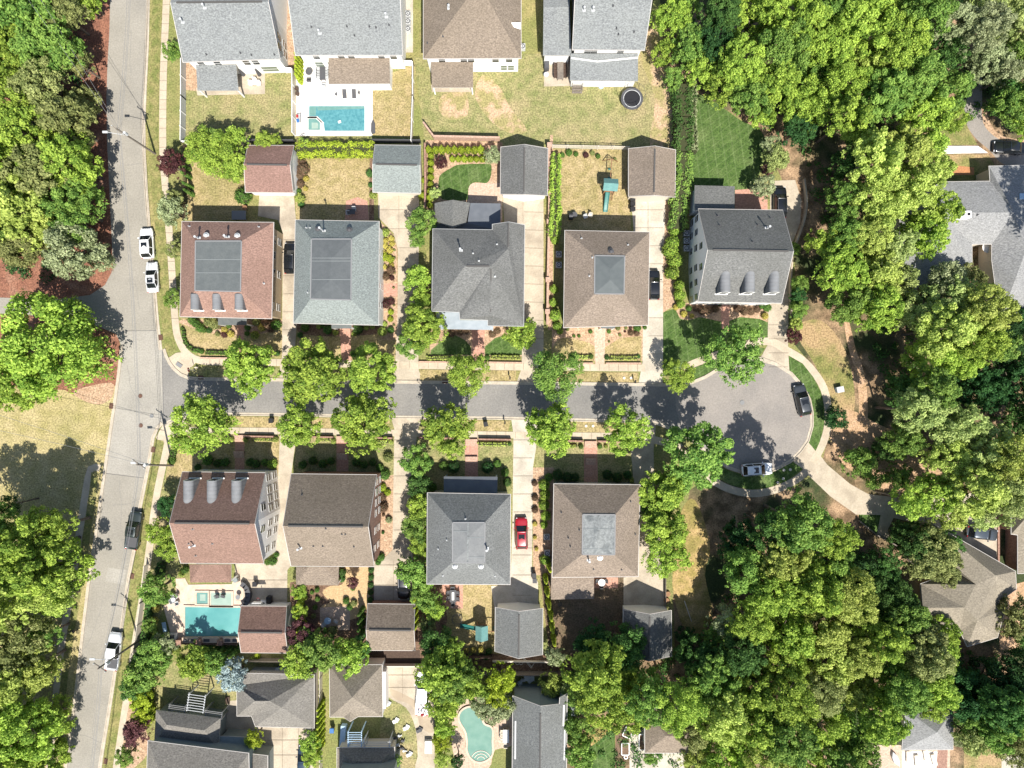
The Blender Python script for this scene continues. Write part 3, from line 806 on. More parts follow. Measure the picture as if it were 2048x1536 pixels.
    # roof skin
    rs = [(g[1] - .06, w_ * .66, zt - .045), (g[1] + .12, w_ * .73, zt - .0), ((g[1] + g[2]) / 2, w_ * .765, zt + .03), (g[2] - .12, w_ * .74, zt + .0), (g[2] + .05, w_ * .66, zt - .045)]
    rf = loft([(x, [(y, z - .06), (y, z - .015), (y * .9, z + .01), (y * .45, z + .03), (0, z + .035)]) for x, y, z in rs], pm, e, 'roof')
    for p in rf.data.polygons: p.use_smooth = True
    if sunroof:
        sx = (g[2] - .75); MB().box((sx, 0, zt + .045), (.75, w_ * .95, .03)).build('sunroof', GL, rf)
    for sg in (-1, 1):
        MB().tube((g[2] + .03, sg * w_ * .71, zt - .05), (g[3] - .05, sg * w_ * .85, zb + .04), .045, n=6).build('pillar', pm, e); MB().tube((g[1] - .02, sg * w_ * .71, zt - .05), (g[0] + .04, sg * w_ * .80, zb + .04), .055, n=6).build('pillar', pm, e)
        xm = (g[1] + g[2]) / 2 - .1; MB().tube((xm, sg * w_ * .765, zt - .04), (xm, sg * w_ * .955, zb), .045, n=6).build('pillar', pm, e)
        if rails and kind == 'suv': MB().tube((g[1], sg * w_ * .70, zt + .06), (g[2], sg * w_ * .70, zt + .06), .022, n=6).build('roof_rail', RIM, e)
    for sg in (-1, 1):
        MB().box((g[3] - .35, sg * (w_ + .1), hb + .06), (.14, .22, .15)).build('mirror', pm, e)
        MB().box((xf - .16, sg * w_ * .66, hb - .30), (.22, .3, .12), -sg * .25).build('headlight', LAMPW, e)
        MB().box((xr + .05, sg * w_ * .76, hb - .2), (.14, .24, .16)).build('taillight', LAMPR, e)
        for fx in (xf - .95, xr + .95):
            ty = MB().tube((fx, sg * (w_ - .24), .34), (fx, sg * (w_ - .0), .34), .34, n=20).build('wheel', TYRE, e)
            MB().tube((fx, sg * (w_ - .02), .34), (fx, sg * (w_ + .012), .34), .21, n=14).build('rim', RIM, ty)
    MB().box((xf - .02, 0, .55), (.08, W * .55, .22)).build('grille', M['black'], e)
    if kind == 'truck' and not load:
        MB().box(((xr + g[0]) / 2 + .1, 0, .74), (g[0] - xr - .35, W * .8, .03)).build('truck_bed', M['dkgrey'], e)
    return e
def dup_tree(o, parent=None):
    c = o.copy(); COL.objects.link(c); c.parent = parent
    for ch in list(o.children): dup_tree(ch, c)
    return c
# ------------------------------------------------------------------ THE SETTING
g = obj('ground', [(-600, -600, 0), (600, -600, 0), (600, 600, 0), (-600, 600, 0)], [(0, 1, 2, 3)], M['grass']); g['kind'] = 'structure'
S = sheet
S('forest_floor', [(1300, -200), (2400, -200), (2400, 1750), (1130, 1750), (1130, 1335), (1350, 1310), (1345, 1150), (1380, 980), (1430, 950), (1500, 985), (1590, 975), (1640, 940), (1660, 860), (1650, 780), (1615, 720), (1590, 690), (1590, 420), (1560, 350), (1535, 300), (1520, 262), (1430, 205), (1392, 185), (1385, 380), (1345, 300), (1335, 150)], M['forest_floor'])
S('ground', [(1590, 660), (1640, 640), (1690, 700), (1710, 800), (1690, 870), (1650, 880), (1660, 800), (1630, 730)], M['woodland_grass'], sm=4)
S('ground', [(1345, 1150), (1360, 1030), (1390, 1000), (1420, 1090), (1410, 1150), (1425, 1230), (1395, 1270), (1365, 1250), (1350, 1200)], M['gold_grass'], sm=4)
S('ground', [(1650, 830), (1700, 820), (1760, 850), (1830, 880), (1880, 930), (1870, 965), (1790, 985), (1720, 950), (1680, 920)], M['clearing'], sm=4)
S('path', [(1688, 640), (1697, 640), (1712, 700), (1728, 745), (1735, 800), (1733, 860), (1718, 860), (1718, 800), (1710, 740), (1695, 690)], M['clearing'], sm=3)
S('ground', [(-200, -200), (150, -200), (150, 0), (222, 0), (217, 100), (214, 270), (221, 400), (229, 600), (240, 690), (232, 770), (215, 800), (195, 808), (150, 790), (60, 775), (-200, 775)], M['pine_straw'])
S('ground', [(-200, 775), (60, 775), (130, 780), (150, 792), (195, 810), (215, 802), (232, 768), (212, 905), (197, 1010), (176, 1152), (149, 1384), (120, 1620), (-200, 1620)], M['grass_field'])
S('ground', [(148, 782), (222, 765), (226, 790), (214, 803), (195, 809), (165, 800)], M['mulch'], sm=3)
# back lawns of the north row
S('lawn', [(372, 120), (592, 108), (592, 285), (372, 290)], M['grass_mid'])
S('lawn', [(745, 160), (826, 130), (826, 275), (745, 270)], M['grass_dry'])
S('lawn', [(828, 115), (1320, 100), (1345, 300), (1100, 290), (1050, 300), (850, 290)], M['grass_mid'])
S('lawn', [(1275, 80), (1320, 60), (1338, 160), (1345, 300), (1300, 290), (1310, 200), (1285, 130)], M['bare'], sm=3)
S('lawn', [(965, 150), (1000, 175), (1020, 215), (1055, 262), (1015, 265), (975, 235), (950, 190)], M['bare'], sm=3)
S('lawn', [(885, 190), (930, 185), (935, 230), (900, 240), (878, 220)], M['bare'], sm=3)
S('gravel', [(372, 125), (392, 125), (395, 182), (372, 180)], M['mulch'])
S('patio', [(392, 176), (476, 176), (530, 146), (530, 188), (395, 191)], M['concrete'])
S('patio', [(476, 146), (530, 146), (530, 187), (476, 187)], M['concrete'])
S('patio', [(1088, 118), (1145, 112), (1145, 172), (1088, 173)], M['concrete'])
S('patio', [(862, 170), (946, 170), (946, 184), (864, 184)], M['concrete'])
S('side_yard', [(812, -20), (826, -20), (826, 105), (812, 105)], M['concrete_b'])
S('path', [(573, 146), (592, 140), (592, -20), (573, -20)], M['mulch'])
S('pool_deck', [(592, 118), (745, 118), (745, 272), (592, 272)], M['whitestone'])
# yards behind the north side houses
S('lawn', [(375, 292), (490, 292), (490, 440), (375, 440)], M['grass_dry'])
S('lawn', [(592, 300), (748, 300), (748, 440), (592, 440)], M['grass_dry'])
S('mulch_bed', [(740, 295), (748, 295), (748, 440), (738, 440)], M['dark_mulch'])
S('patio', [(690, 440), (692, 402), (715, 394), (735, 402), (738, 440)], M['brickpath'])
S('mulch_bed', [(852, 280), (1005, 285), (1005, 445), (870, 445), (852, 440)], M['mulch'])
S('patio', [(937, 366), (1005, 366), (1005, 440), (935, 440)], M['pinkgravel'])
S('lawn', [(877, 364), (882, 349), (904, 335), (921, 329), (975, 328), (983, 334), (981, 355), (973, 366), (958, 365), (946, 366), (938, 374), (936, 389), (933, 400), (890, 400), (878, 388)], M['lawn'], sm=4)
S('lawn', [(1103, 298), (1256, 298), (1262, 462), (1103, 462)], M['grass_dry'])
S('lawn', [(1392, 190), (1430, 205), (1480, 240), (1522, 262), (1530, 300), (1518, 350), (1495, 382), (1480, 392), (1388, 392), (1386, 250)], M['lawn'], sm=4)
S('patio', [(1470, 380), (1535, 375), (1535, 420), (1470, 420)], M['brickpath'])
S('path', [(1100, 270), (1106, 270), (1106, 660), (1096, 660)], M['mulch'])
# front gardens, north
S('front_garden', [(362, 636), (566, 636), (564, 712), (400, 712), (375, 690), (362, 665)], M['grass_dry'])
S('mulch_bed', [(366, 640), (566, 640), (566, 655), (520, 668), (450, 672), (400, 660), (370, 650)], M['mulch'], sm=3)
S('front_garden', [(597, 640), (794, 640), (792, 728), (590, 728)], M['grass_dry'])
S('mulch_bed', [(597, 640), (770, 640), (765, 665), (700, 672), (640, 672), (600, 665)], M['dark_mulch'], sm=3)
S('mulch_bed', [(762, 445), (787, 470), (795, 500), (795, 680), (762, 680)], M['mulch'])
S('brick_path', [(768, 567), (795, 567), (795, 593), (768, 593)], M['brickpath'])
S('grass_strip', [(836, 460), (850, 470), (862, 630), (855, 700), (835, 700), (834, 595)], M['verge_green'])
S('front_garden', [(860, 655), (1046, 650), (1046, 712), (860, 712)], M['mulch'])
S('lawn', [(895, 672), (910, 670), (930, 680), (942, 694), (942, 710), (860, 710), (862, 700)], M['lawn'])
S('lawn', [(970, 693), (990, 676), (1007, 671), (1046, 672), (1046, 710), (970, 710)], M['lawn'])
S('front_garden', [(1104, 655), (1286, 650), (1285, 722), (1104, 722)], M['mulch'])
S('lawn', [(1125, 676), (1150, 678), (1188, 692), (1186, 722), (1110, 722), (1108, 690)], M['grass_dry'], sm=3)
S('lawn', [(1210, 695), (1240, 676), (1283, 672), (1283, 722), (1208, 722)], M['grass_dry'])
S('mulch_bed', [(1326, 396), (1350, 400), (1352, 470), (1350, 610), (1326, 625)], M['mulch'])
S('mulch_bed', [(1345, 606), (1535, 606), (1535, 645), (1478, 640), (1445, 645), (1400, 636), (1362, 642)], M['mulch'])
S('lawn', [(1326, 625), (1350, 617), (1360, 637), (1375, 641), (1400, 634), (1450, 645), (1480, 634), (1520, 638), (1536, 645), (1536, 676), (1505, 677), (1470, 690), (1415, 710), (1395, 717), (1370, 726), (1352, 750), (1326, 752)], M['lawn'])
S('brick_path', [(1441, 606), (1460, 606), (1457, 665), (1444, 665)], M['brickpath'])
S('brick_path', [(475, 650), (488, 650), (488, 716), (474, 716)], M['brickpath'])
S('brick_path', [(679, 655), (700, 655), (703, 730), (684, 730)], M['brickpath'])
S('brick_path', [(943, 655), (970, 655), (966, 726), (946, 726)], M['brickpath'])
S('brick_path', [(1188, 655), (1211, 655), (1209, 729), (1190, 729)], M['pinkgravel'])
# south gardens
S('front_garden', [(345, 870), (390, 868), (560, 870), (560, 950), (330, 960)], M['grass_dry'])
S('front_garden', [(592, 872), (789, 872), (787, 955), (588, 955)], M['grass_mid'])
S('front_garden', [(830, 872), (1027, 878), (1027, 990), (826, 990)], M['grass_mid'])
S('front_garden', [(1072, 880), (1266, 885), (1266, 975), (1070, 975)], M['grass_mid'])
S('mulch_bed', [(750, 950), (787, 950), (785, 1100), (767, 1118), (750, 1120)], M['mulch'])
S('brick_path', [(470, 868), (489, 868), (489, 945), (470, 945)], M['brickpath'])
S('brick_path', [(673, 868), (697, 868), (697, 950), (673, 950)], M['brickpath'])
S('brick_path', [(930, 876), (956, 876), (956, 955), (930, 955)], M['brickpath'])
S('brick_path', [(1168, 880), (1194, 880), (1196, 965), (1168, 965)], M['brickpath'])
S('mulch_bed', [(1066, 935), (1108, 935), (1105, 1150), (1066, 1150)], M['mulch'])
S('lawn', [(320, 960), (362, 960), (362, 1150), (285, 1300), (300, 1130)], M['grass_mid'])
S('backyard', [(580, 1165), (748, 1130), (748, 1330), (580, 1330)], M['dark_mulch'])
S('gravel_yard', [(690, 1132), (739, 1132), (736, 1215), (700, 1240), (650, 1240), (643, 1212), (660, 1205), (645, 1185), (660, 1172), (685, 1168)], mat('gold_gravel', (.46, .33, .18), (.4, .28, .15), scale=2, rough=1, fine=.2), sm=3)
S('patio', [(640, 1215), (700, 1212), (700, 1260), (640, 1260)], M['pinkgravel'])
S('backyard', [(830, 1168), (1076, 1168), (1076, 1325), (830, 1325)], M['grass_dry'])
S('mulch_bed', [(828, 1168), (885, 1168), (895, 1240), (870, 1325), (828, 1325)], M['dark_mulch'])
S('patio', [(885, 1168), (926, 1168), (926, 1217), (900, 1217), (885, 1205)], M['brickpath'])
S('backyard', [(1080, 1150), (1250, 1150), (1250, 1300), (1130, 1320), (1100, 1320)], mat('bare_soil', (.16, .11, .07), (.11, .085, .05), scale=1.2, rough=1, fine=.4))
S('patio', [(1188, 1155), (1236, 1155), (1236, 1176), (1188, 1176)], M['brickpath'])
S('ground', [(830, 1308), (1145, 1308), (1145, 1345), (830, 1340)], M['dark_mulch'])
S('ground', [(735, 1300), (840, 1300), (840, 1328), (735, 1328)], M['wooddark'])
S('lawn', [(322, 1335), (360, 1322), (400, 1335), (440, 1340), (470, 1378), (470, 1440), (300, 1440), (318, 1370)], M['grass_mid'], sm=3)
S('patio', [(455, 1402), (480, 1400), (510, 1450), (505, 1500), (450, 1480)], M['concrete'])
S('ground', [(250, 1380), (275, 1375), (285, 1440), (300, 1500), (250, 1540), (245, 1440)], M['mulch'], sm=3)
S('driveway', [(508, 1454), (628, 1454), (628, 1570), (560, 1570), (535, 1500)], M['concrete'])
S('driveway', [(764, 1328), (860, 1328), (868, 1420), (870, 1570), (828, 1570), (834, 1480), (826, 1440), (812, 1415), (790, 1402), (766, 1400)], M['concrete'])
S('wet_concrete', [(780, 1378), (815, 1392), (862, 1425), (866, 1465), (842, 1455), (834, 1430), (818, 1408), (790, 1398)], mat('wet_concrete', (.36, .29, .2), (.29, .225, .155), scale=.6, rough=.6), sm=3)
S('ground', [(765, 1403), (790, 1403), (812, 1416), (826, 1440), (834, 1480), (828, 1540), (765, 1540)], M['grass_mid'], sm=2)
S('patio', [(925, 1400), (950, 1385), (1000, 1420), (1024, 1430), (1024, 1490), (990, 1500), (975, 1540), (920, 1540), (903, 1480), (908, 1430)], M['pinkgravel'], sm=3)
S('ground', [(1180, 1440), (1232, 1440), (1228, 1570), (1150, 1570), (1160, 1480)], M['gold_grass'])
S('lawn', [(1165, 1505), (1200, 1480), (1230, 1450), (1230, 1570), (1150, 1570)], M['lawn'])
S('mulch_bed', [(1231, 1460), (1259, 1460), (1259, 1516), (1240, 1518), (1231, 1505)], M['soil'])
S('driveway', [(1259, 1465), (1290, 1455), (1300, 1500), (1370, 1505), (1368, 1570), (1259, 1570)], M['concrete_b'])
S('patio', [(1745, 1490), (1800, 1490), (1900, 1500), (1900, 1570), (1745, 1570)], M['pinkgravel'])
S('patio', [(1804, 1503), (1890, 1503), (1890, 1570), (1804, 1570)], M['whitestone'])
S('deck', [(1875, 1500), (1895, 1500), (1893, 1570), (1870, 1570)], M['brick'])
S('lawn', [(1928, 1480), (2000, 1480), (2010, 1570), (1928, 1570)], M['woodland_grass'])
S('patio', [(2003, 1505), (2060, 1500), (2060, 1570), (2003, 1570)], M['concrete_b'])
# lane and court at the right
S('lane', smooth_pts([(1932, 150), (1928, 200), (1932, 245), (1950, 275), (1978, 300), (2010, 330), (2080, 345), (2080, 283), (2040, 284), (2010, 275), (1985, 262), (1968, 240), (1964, 205), (1962, 150)], 4), M['asphalt_court'])
S('lawn', [(1870, 215), (1928, 225), (1935, 255), (1955, 290), (1875, 290)], M['verge_green'])
S('path', [(1868, 292), (1956, 292), (1976, 306), (1868, 308)], M['whitestone'])
S('ground', [(1878, 309), (1976, 309), (1990, 332), (1990, 380), (1878, 380)], M['woodland_grass'])
S('ground', [(1905, 330), (1948, 335), (1948, 350), (1905, 350)], mat('orange_soil', (.42, .20, .09), (.36, .17, .08), scale=1.5, rough=1, fine=.2))
S('ground', [(1965, 210), (1990, 262), (2030, 278), (2080, 278), (2080, 300), (2010, 283), (1983, 268), (1966, 245)], M['mulch'], sm=3)
S('forecourt', [(1766, 995), (1850, 990), (1990, 985), (2000, 1130), (2033, 1150), (1850, 1050), (1770, 1032), (1740, 1028)], M['concrete'])
S('lawn', [(1717, 1029), (1761, 1030), (1754, 1068), (1720, 1048)], M['lawn'])
S('path', [(1761, 1030), (1790, 1030), (1775, 1060), (1785, 1090), (1754, 1068)], M['concrete'])
S('ground', [(1990, 1180), (2060, 1160), (2060, 1300), (2000, 1300)], M['clearing'])
# roads
ML = [(221, -40), (219, 60), (215, 130), (213, 200), (214, 280), (219, 384), (225, 509), (232, 620), (241, 690), (233, 760), (212, 905), (197, 1010), (187, 1080), (176, 1152), (163, 1260), (149, 1384), (128, 1540), (122, 1590)]
MR = [(302, -40), (300, 0), (298, 90), (294, 170), (291, 250), (292, 310), (296, 384), (303, 470), (311, 560), (318, 640), (325, 699), (326, 770), (327, 848), (318, 858), (310, 875), (307, 892), (301, 930), (294, 965), (283, 1020), (272, 1100), (261, 1157), (250, 1235), (241, 1295), (225, 1402), (207, 1512), (196, 1590)]
S('road', ML + MR[::-1], M['asphalt'])
S('side_road', [(-80, 594), (0, 595), (45, 597), (120, 598), (180, 590), (210, 570), (226, 540), (240, 600), (243, 690), (232, 668), (190, 650), (130, 638), (47, 629), (-80, 624)], M['asphalt'])
mid = [(241, 662), (318, 660), (325, 699), (326, 770), (327, 848), (318, 858), (310, 875), (307, 892), (301, 930), (295, 955), (206, 945), (212, 905), (233, 760), (241, 690)]
S('road_patch', mid, M['asphalt_light'])
S('road_patch', [(216, 1135), (252, 1140), (247, 1170), (211, 1162)], M['asphalt_light'])
SN = [(325, 699), (330, 714), (337, 728), (347, 741), (360, 752), (378, 759), (400, 761), (560, 763), (787, 767), (1100, 770), (1330, 773)]
CUL = [(1330, 773), (1362, 772), (1385, 768), (1412, 757), (1440, 740), (1468, 725), (1495, 719), (1522, 721), (1550, 731), (1580, 750), (1602, 775), (1615, 800), (1620, 825), (1620, 852), (1612, 880), (1598, 900), (1578, 920), (1550, 935), (1520, 943), (1487, 942), (1457, 932), (1425, 910), (1395, 885), (1360, 862), (1325, 847), (1305, 841)]
SS = [(1305, 841), (1212, 838), (1000, 833), (780, 831), (577, 826), (470, 825), (395, 826), (350, 835), (336, 841), (327, 849)]
S('side_street', SN + CUL[1:] + SS[1:], M['asphalt_dark'])
culp = [(1350, 773)] + CUL[1:-3] + [(1365, 864), (1352, 820)]
S('turning_circle', culp, M['asphalt_court'])
# cracks, seal lines and wear on the asphalt
rk = random.Random(11)
def crack(x, y, a, L_, wob=.5):
    pts = [(x, y)]
    for k in range(int(L_ / 6)):
        a += rk.uniform(-wob, wob) * .6; x += 6 * math.cos(a); y += 6 * math.sin(a); pts.append((x, y))
    band('crack', pts, -.35, .35, M['asphalt_dark'] if x < 330 else M['dkgrey'])
for x, y, a, L_ in ((262, 60, 1.5, 90), (240, 180, 1.6, 60), (255, 330, .1, 40), (245, 440, 1.5, 110), (270, 560, 1.4, 60), (255, 730, 1.6, 90), (240, 960, 1.75, 100), (225, 1010, .1, 60), (205, 1200, 1.75, 120), (180, 1330, .15, 50), (190, 1400, 1.8, 110), (160, 1470, .1, 50), (240, 1080, 0, 34)): crack(x, y, a, L_, .3)
M['darkline'] = M['asphalt_dark']
band('road_seam', [(241, 662), (318, 661)], -.4, .4, M['dkgrey']); band('road_seam', [(206, 946), (296, 957)], -.4, .4, M['dkgrey']); band('road_seam', [(325, 699), (327, 848)], -.5, .5, M['dkgrey'])
# drives
drv = [
 [(519, 388), (588, 388), (592, 440), (594, 640), (590, 700), (580, 738), (583, 764), (554, 762), (560, 735), (564, 717), (566, 467), (556, 440), (516, 432)],
 [(756, 387), (838, 387), (838, 460), (836, 640), (837, 737), (846, 768), (785, 767), (790, 735), (795, 640), (796, 500), (787, 466), (757, 435)],
 [(1005, 388), (1087, 390), (1087, 700), (1086, 737), (1092, 770), (1032, 769), (1043, 737), (1046, 640), (1008, 440)],
 [(1262, 396), (1331, 396), (1329, 465), (1326, 502), (1326, 724), (1325, 773), (1276, 772), (1285, 724), (1286, 640), (1267, 460)],
 [(1540, 362), (1590, 360), (1603, 402), (1600, 445), (1583, 490), (1577, 547), (1576, 700), (1579, 748), (1550, 731), (1517, 722), (1535, 690), (1536, 632), (1540, 440)],
 [(557, 826), (592, 827), (592, 868), (591, 885), (583, 947), (583, 1130), (575, 1140), (574, 1240), (470, 1240), (470, 1128), (530, 1126), (552, 1118), (556, 960), (560, 875)],
 [(781, 831), (846, 832), (836, 859), (830, 900), (826, 960), (825, 1110), (830, 1215), (748, 1215), (748, 1122), (767, 1117), (785, 1100), (787, 960), (789, 859)],
 [(1022, 834), (1076, 835), (1074, 865), (1072, 897), (1066, 935), (1064, 1140), (1076, 1165), (1077, 1225), (990, 1225), (982, 1172), (1021, 1170), (1025, 1030), (1027, 870)],
 [(1285, 840), (1312, 842), (1310, 870), (1307, 900), (1309, 1010), (1320, 1080), (1329, 1140), (1329, 1225), (1247, 1225), (1247, 1155), (1276, 1150), (1276, 1000), (1266, 955), (1262, 900), (1280, 870)]]
for i, d in enumerate(drv): S('driveway', d, M['concrete_b' if i in (3, 7) else 'concrete'])
S('driveway', [(1580, 918), (1598, 900), (1612, 880), (1632, 900), (1655, 930), (1700, 968), (1736, 988), (1800, 996), (1800, 1030), (1712, 1029), (1661, 993), (1616, 950), (1605, 938)], M['concrete'])
# control joints across the drives
jm = MB()
def joint(a, b_):
    A = P(*a); B = P(*b_); d = (B - A); jm.box(((A.x + B.x) / 2, (A.y + B.y) / 2, .095), (d.length, .045, .01), math.atan2(d.y, d.x))
for y in range(420, 640, 38): joint((797 if y > 465 else 760, y), (835, y))
for y in range(424, 740, 36): joint((1048, y), (1087, y + 1))
for y in range(420, 740, 36): joint((1297 if y > 465 else 1266, y), (1326, y))
for y in range(650, 740, 28): joint((1537, y), (1576, y))
for y in range(480, 720, 36): joint((567, y), (591, y))
for y in range(880, 1100, 36): joint((788, y), (825, y)); joint((1027, y), (1065, y))
for y in range(1110, 1200, 40): joint((748, y + 20), (825, y + 20)); joint((1025, y), (1063, y))
for x, y0, y1 in ((798, 390, 465), (1046, 392, 445), (1296, 397, 462), (787, 1122, 1210)): joint((x, y0), (x, y1))
for y in (1160, 1200): joint((472, y), (574, y))
for x in (805, 836): joint((x, 1330), (x, 1395))
for y in (1350, 1375): joint((766, y), (836, y))
for y in (1480, 1510): joint((535, y), (628, y))
for x in (565, 597): joint((x, 1456), (x, 1536))
# pavements
WALKN = [(333, 0), (327, 150), (326, 300), (332, 384), (340, 480), (347, 590), (351, 645), (356, 675), (372, 705), (400, 721), (450, 724), (560, 725)]
band('sidewalk', [(333, -40)] + WALKN, -7, 7, M['walk'], sm=3)
band('sidewalk', [(560, 725), (840, 731), (1050, 734), (1290, 736)], -7, 7, M['walk'])
S('sidewalk', [(352, 706), (372, 703), (395, 722), (378, 740), (378, 760), (360, 752), (344, 738), (337, 727), (337, 716)], M['walk'])
band('sidewalk', [(1368, 738), (1385, 728), (1420, 715), (1460, 700), (1490, 690), (1512, 684), (1545, 684), (1572, 700), (1602, 718), (1628, 745), (1648, 778), (1656, 820), (1654, 860), (1642, 895), (1625, 925)], -7.5, 7.5, M['walk'], sm=3)
band('sidewalk', [(1614, 942), (1585, 964), (1545, 981), (1505, 987), (1465, 980), (1432, 965), (1400, 940), (1370, 905), (1350, 890), (1300, 878)], -7.5, 7.5, M['walk'], sm=3)
band('sidewalk', [(330, 862), (380, 861), (560, 862), (790, 866), (1030, 870), (1300, 873)], -6.5, 6.5, M['walk'])
band('sidewalk', [(352, 862), (338, 880), (331, 910), (323, 945), (310, 1010), (303, 1070), (292, 1150), (283, 1210), (270, 1290), (258, 1370), (246, 1440), (233, 1536), (225, 1590)], -7, 7, M['walk'], sm=3)
S('sidewalk', [(327, 848), (345, 838), (372, 832), (372, 860), (345, 872), (330, 885), (318, 884), (312, 875)], M['walk'])
band('path', [(200, 937), (182, 937), (172, 980), (163, 1040), (152, 1110), (141, 1190), (128, 1260), (118, 1330), (110, 1420), (98, 1560)], -7, 7, M['walk'], sm=2)
for (a, b_, n_) in (((345, 740), (560, 725), 0),): pass
for y in range(10, 640, 19):      # pavement joints
    import bisect
    pts_ = WALKN; k = next(i for i in range(len(pts_) - 1) if pts_[i + 1][1] >= y); t = (y - pts_[k][1]) / (pts_[k + 1][1] - pts_[k][1]); x = pts_[k][0] + t * (pts_[k + 1][0] - pts_[k][0]); joint((x - 7, y), (x + 7, y))
for x in range(420, 1285, 19): joint((x, 717 + (x - 420) * .0135), (x, 731 + (x - 420) * .0135))
for x in range(480, 1290, 19): joint((x, 856 + (x - 480) * .0145), (x, 869 + (x - 480) * .0145))
jo = jm.build('pavement_joints', M['joint']); jo['kind'] = 'structure'
# verges
band('verge', [(316, -40), (313, 90), (309, 170), (306, 250), (308, 310), (314, 384), (323, 480), (330, 590), (335, 660), (342, 702)], -10, 9.5, M['verge_green'])
S('verge', [(380, 734), (560, 736), (560, 757), (400, 755), (385, 752)], M['grass_mid'])
for a, b_, c_, d_ in ((840, 1032, 740, 762), (1092, 1277, 744, 766), (597, 786, 738, 759)):
    S('verge', [(a, c_ - 1), (b_, c_ + 1), (b_, d_ + 1), (a, d_ - 1)], M['grass_dry'])
for a, b_ in ((470, 557), (592, 781), (846, 1022), (1076, 1285)):
    S('verge', [(a, 833 + (a - 470) * .015), (b_, 833 + (b_ - 470) * .015), (b_ - (6 if b_ < 1200 else 0), 854 + (b_ - 470) * .015), (a + 8, 854 + (a - 470) * .015)], M['grass_dry'])
S('verge', [(1380, 738), (1412, 727), (1445, 712), (1480, 700), (1512, 694), (1530, 697), (1516, 714), (1490, 712), (1462, 718), (1435, 734), (1410, 750), (1385, 761)], M['lawn'])
S('verge', [(1577, 711), (1605, 727), (1627, 755), (1642, 785), (1649, 820), (1647, 852), (1640, 882), (1631, 902), (1616, 884), (1627, 852), (1627, 823), (1620, 795), (1606, 768), (1579, 741)], M['lawn'])
S('verge', [(1605, 937), (1575, 960), (1537, 975), (1500, 979), (1462, 970), (1435, 955), (1440, 932), (1460, 942), (1487, 950), (1520, 951), (1552, 942), (1585, 924)], M['lawn'])
band('verge', [(320, 880), (315, 905), (310, 935), (303, 965), (294, 1020), (285, 1080), (276, 1140), (265, 1210), (253, 1295), (238, 1402), (221, 1512), (210, 1590)], -8, 8, M['verge_green'])
band('verge', [(190, 945), (184, 1000), (175, 1060), (165, 1130), (155, 1190), (143, 1260), (132, 1330), (124, 1400), (112, 1540)], -7, 7, M['verge_green'])
# gutters and kerbs
def kerb(line, s, w_=6.5):
    band('gutter', line, 0, s * w_, M['kerb']); band('kerb', offset_line(line, 0), s * (w_ - 2), s * w_, M['kerb'], h=.17)
kerb(MR[:11], -1); kerb(MR[12:], -1); kerb(ML[8:], 1)
kerb(SN, -1 if False else 1); kerb(CUL[1:], 1); kerb([(1330, 773), (1362, 772)], 1); kerb(SS, 1)
# manholes, inlets
for (x, y, r) in ((281, 792, 4.2), (304, 832, 4), (282, 851, 4.2), (1484, 805, 4.5)):
    p = P(x, y); mb = MB().disc((p.x, p.y, .09), r * K, .02, 20); o = mb.build('manhole_cover', M['iron'] if x < 300 else M['midgrey']); tag(o, None, 'manhole'); auto(o, 'round manhole cover', x, y)
for (x, y, a) in ((223, 812, -8), (307, 899, -8), (265, 1152, -12), (212, 1522, -12), (322, 675, 6), (402, 755, 90), (890, 763, 90)):
    p = P(x, y); e = MB()
    for k in range(5): e.box((p.x + (k - 2) * .11 * math.cos(R(a)), p.y + (k - 2) * .11 * math.sin(R(a)), .12), (.07, .75, .03), R(a))
    e.box((p.x, p.y, .105), (.62, .85, .02), R(a)); o = e.build('storm_drain', M['iron']); tag(o, None, 'drain'); auto(o, 'rusty storm drain grate in the gutter', x, y)
p = P(359, 730); tag(MB().box((p.x, p.y, .165), (1.0, .6, .03), R(-35)).build('tactile_plate', M['midgrey']), 'grey tactile plate in the corner ramp', 'ramp plate')
# pools
def pool(pts, watm, label, steps=None, sm=0, cop='whitestone', extra=()):
    if sm: pts = smooth_pts(pts, sm)
    w_ = [(P(*p).x, P(*p).y) for p in pts]
    c = P(*pts[0]); e = empty('swimming_pool', (c.x, c.y, 0), 0, label, 'pool')
    out = poly_offset(w_, -.28); n = len(w_); vs = []; fs = []
    for a, b_ in zip(w_, out): vs += [(a[0] - c.x, a[1] - c.y, .17), (a[0] - c.x, a[1] - c.y, .26), (b_[0] - c.x, b_[1] - c.y, .26), (b_[0] - c.x, b_[1] - c.y, .1)]
    for i in range(n):
        j = (i + 1) % n
        for k in range(3): fs.append((4 * i + k, 4 * j + k, 4 * j + k + 1, 4 * i + k + 1))
    obj('coping', vs, fs, M[cop], e)
    MB().prism([(a[0] - c.x, a[1] - c.y) for a in w_], .05, .18).build('water', M[watm], e)
    for nm, q, m_, z in extra:
        MB().prism([(P(*a).x - c.x, P(*a).y - c.y) for a in q], .06, z).build(nm, M[m_], e)
    return e
pool([(619, 213), (730, 213), (730, 263), (650, 263), (648, 246), (636, 234), (619, 234)], 'water', 'rectangular turquoise pool in white paving with square spa at its corner',
     extra=[('step', [(620, 214), (634, 214), (632, 232), (620, 232)], 'water_spa', .19), ('sun_shelf', [(634, 214), (729, 214), (729, 218), (636, 222)], 'water_spa', .185)])
pool([(617.5, 238), (632, 238), (641, 246), (641, 261), (617.5, 261)], 'water_spa', 'small five sided spa set in the corner of the white paving', extra=[('step', [(624, 246), (635, 246), (637, 249), (637, 258), (624, 258)], 'water_pale', .19)])
pool([(371.5, 1213), (423, 1213.5), (464, 1214), (482, 1214), (482, 1271.5), (371.5, 1271.5)], 'water_deep', 'long turquoise pool beside the red brown poolside garage', cop='travertine')
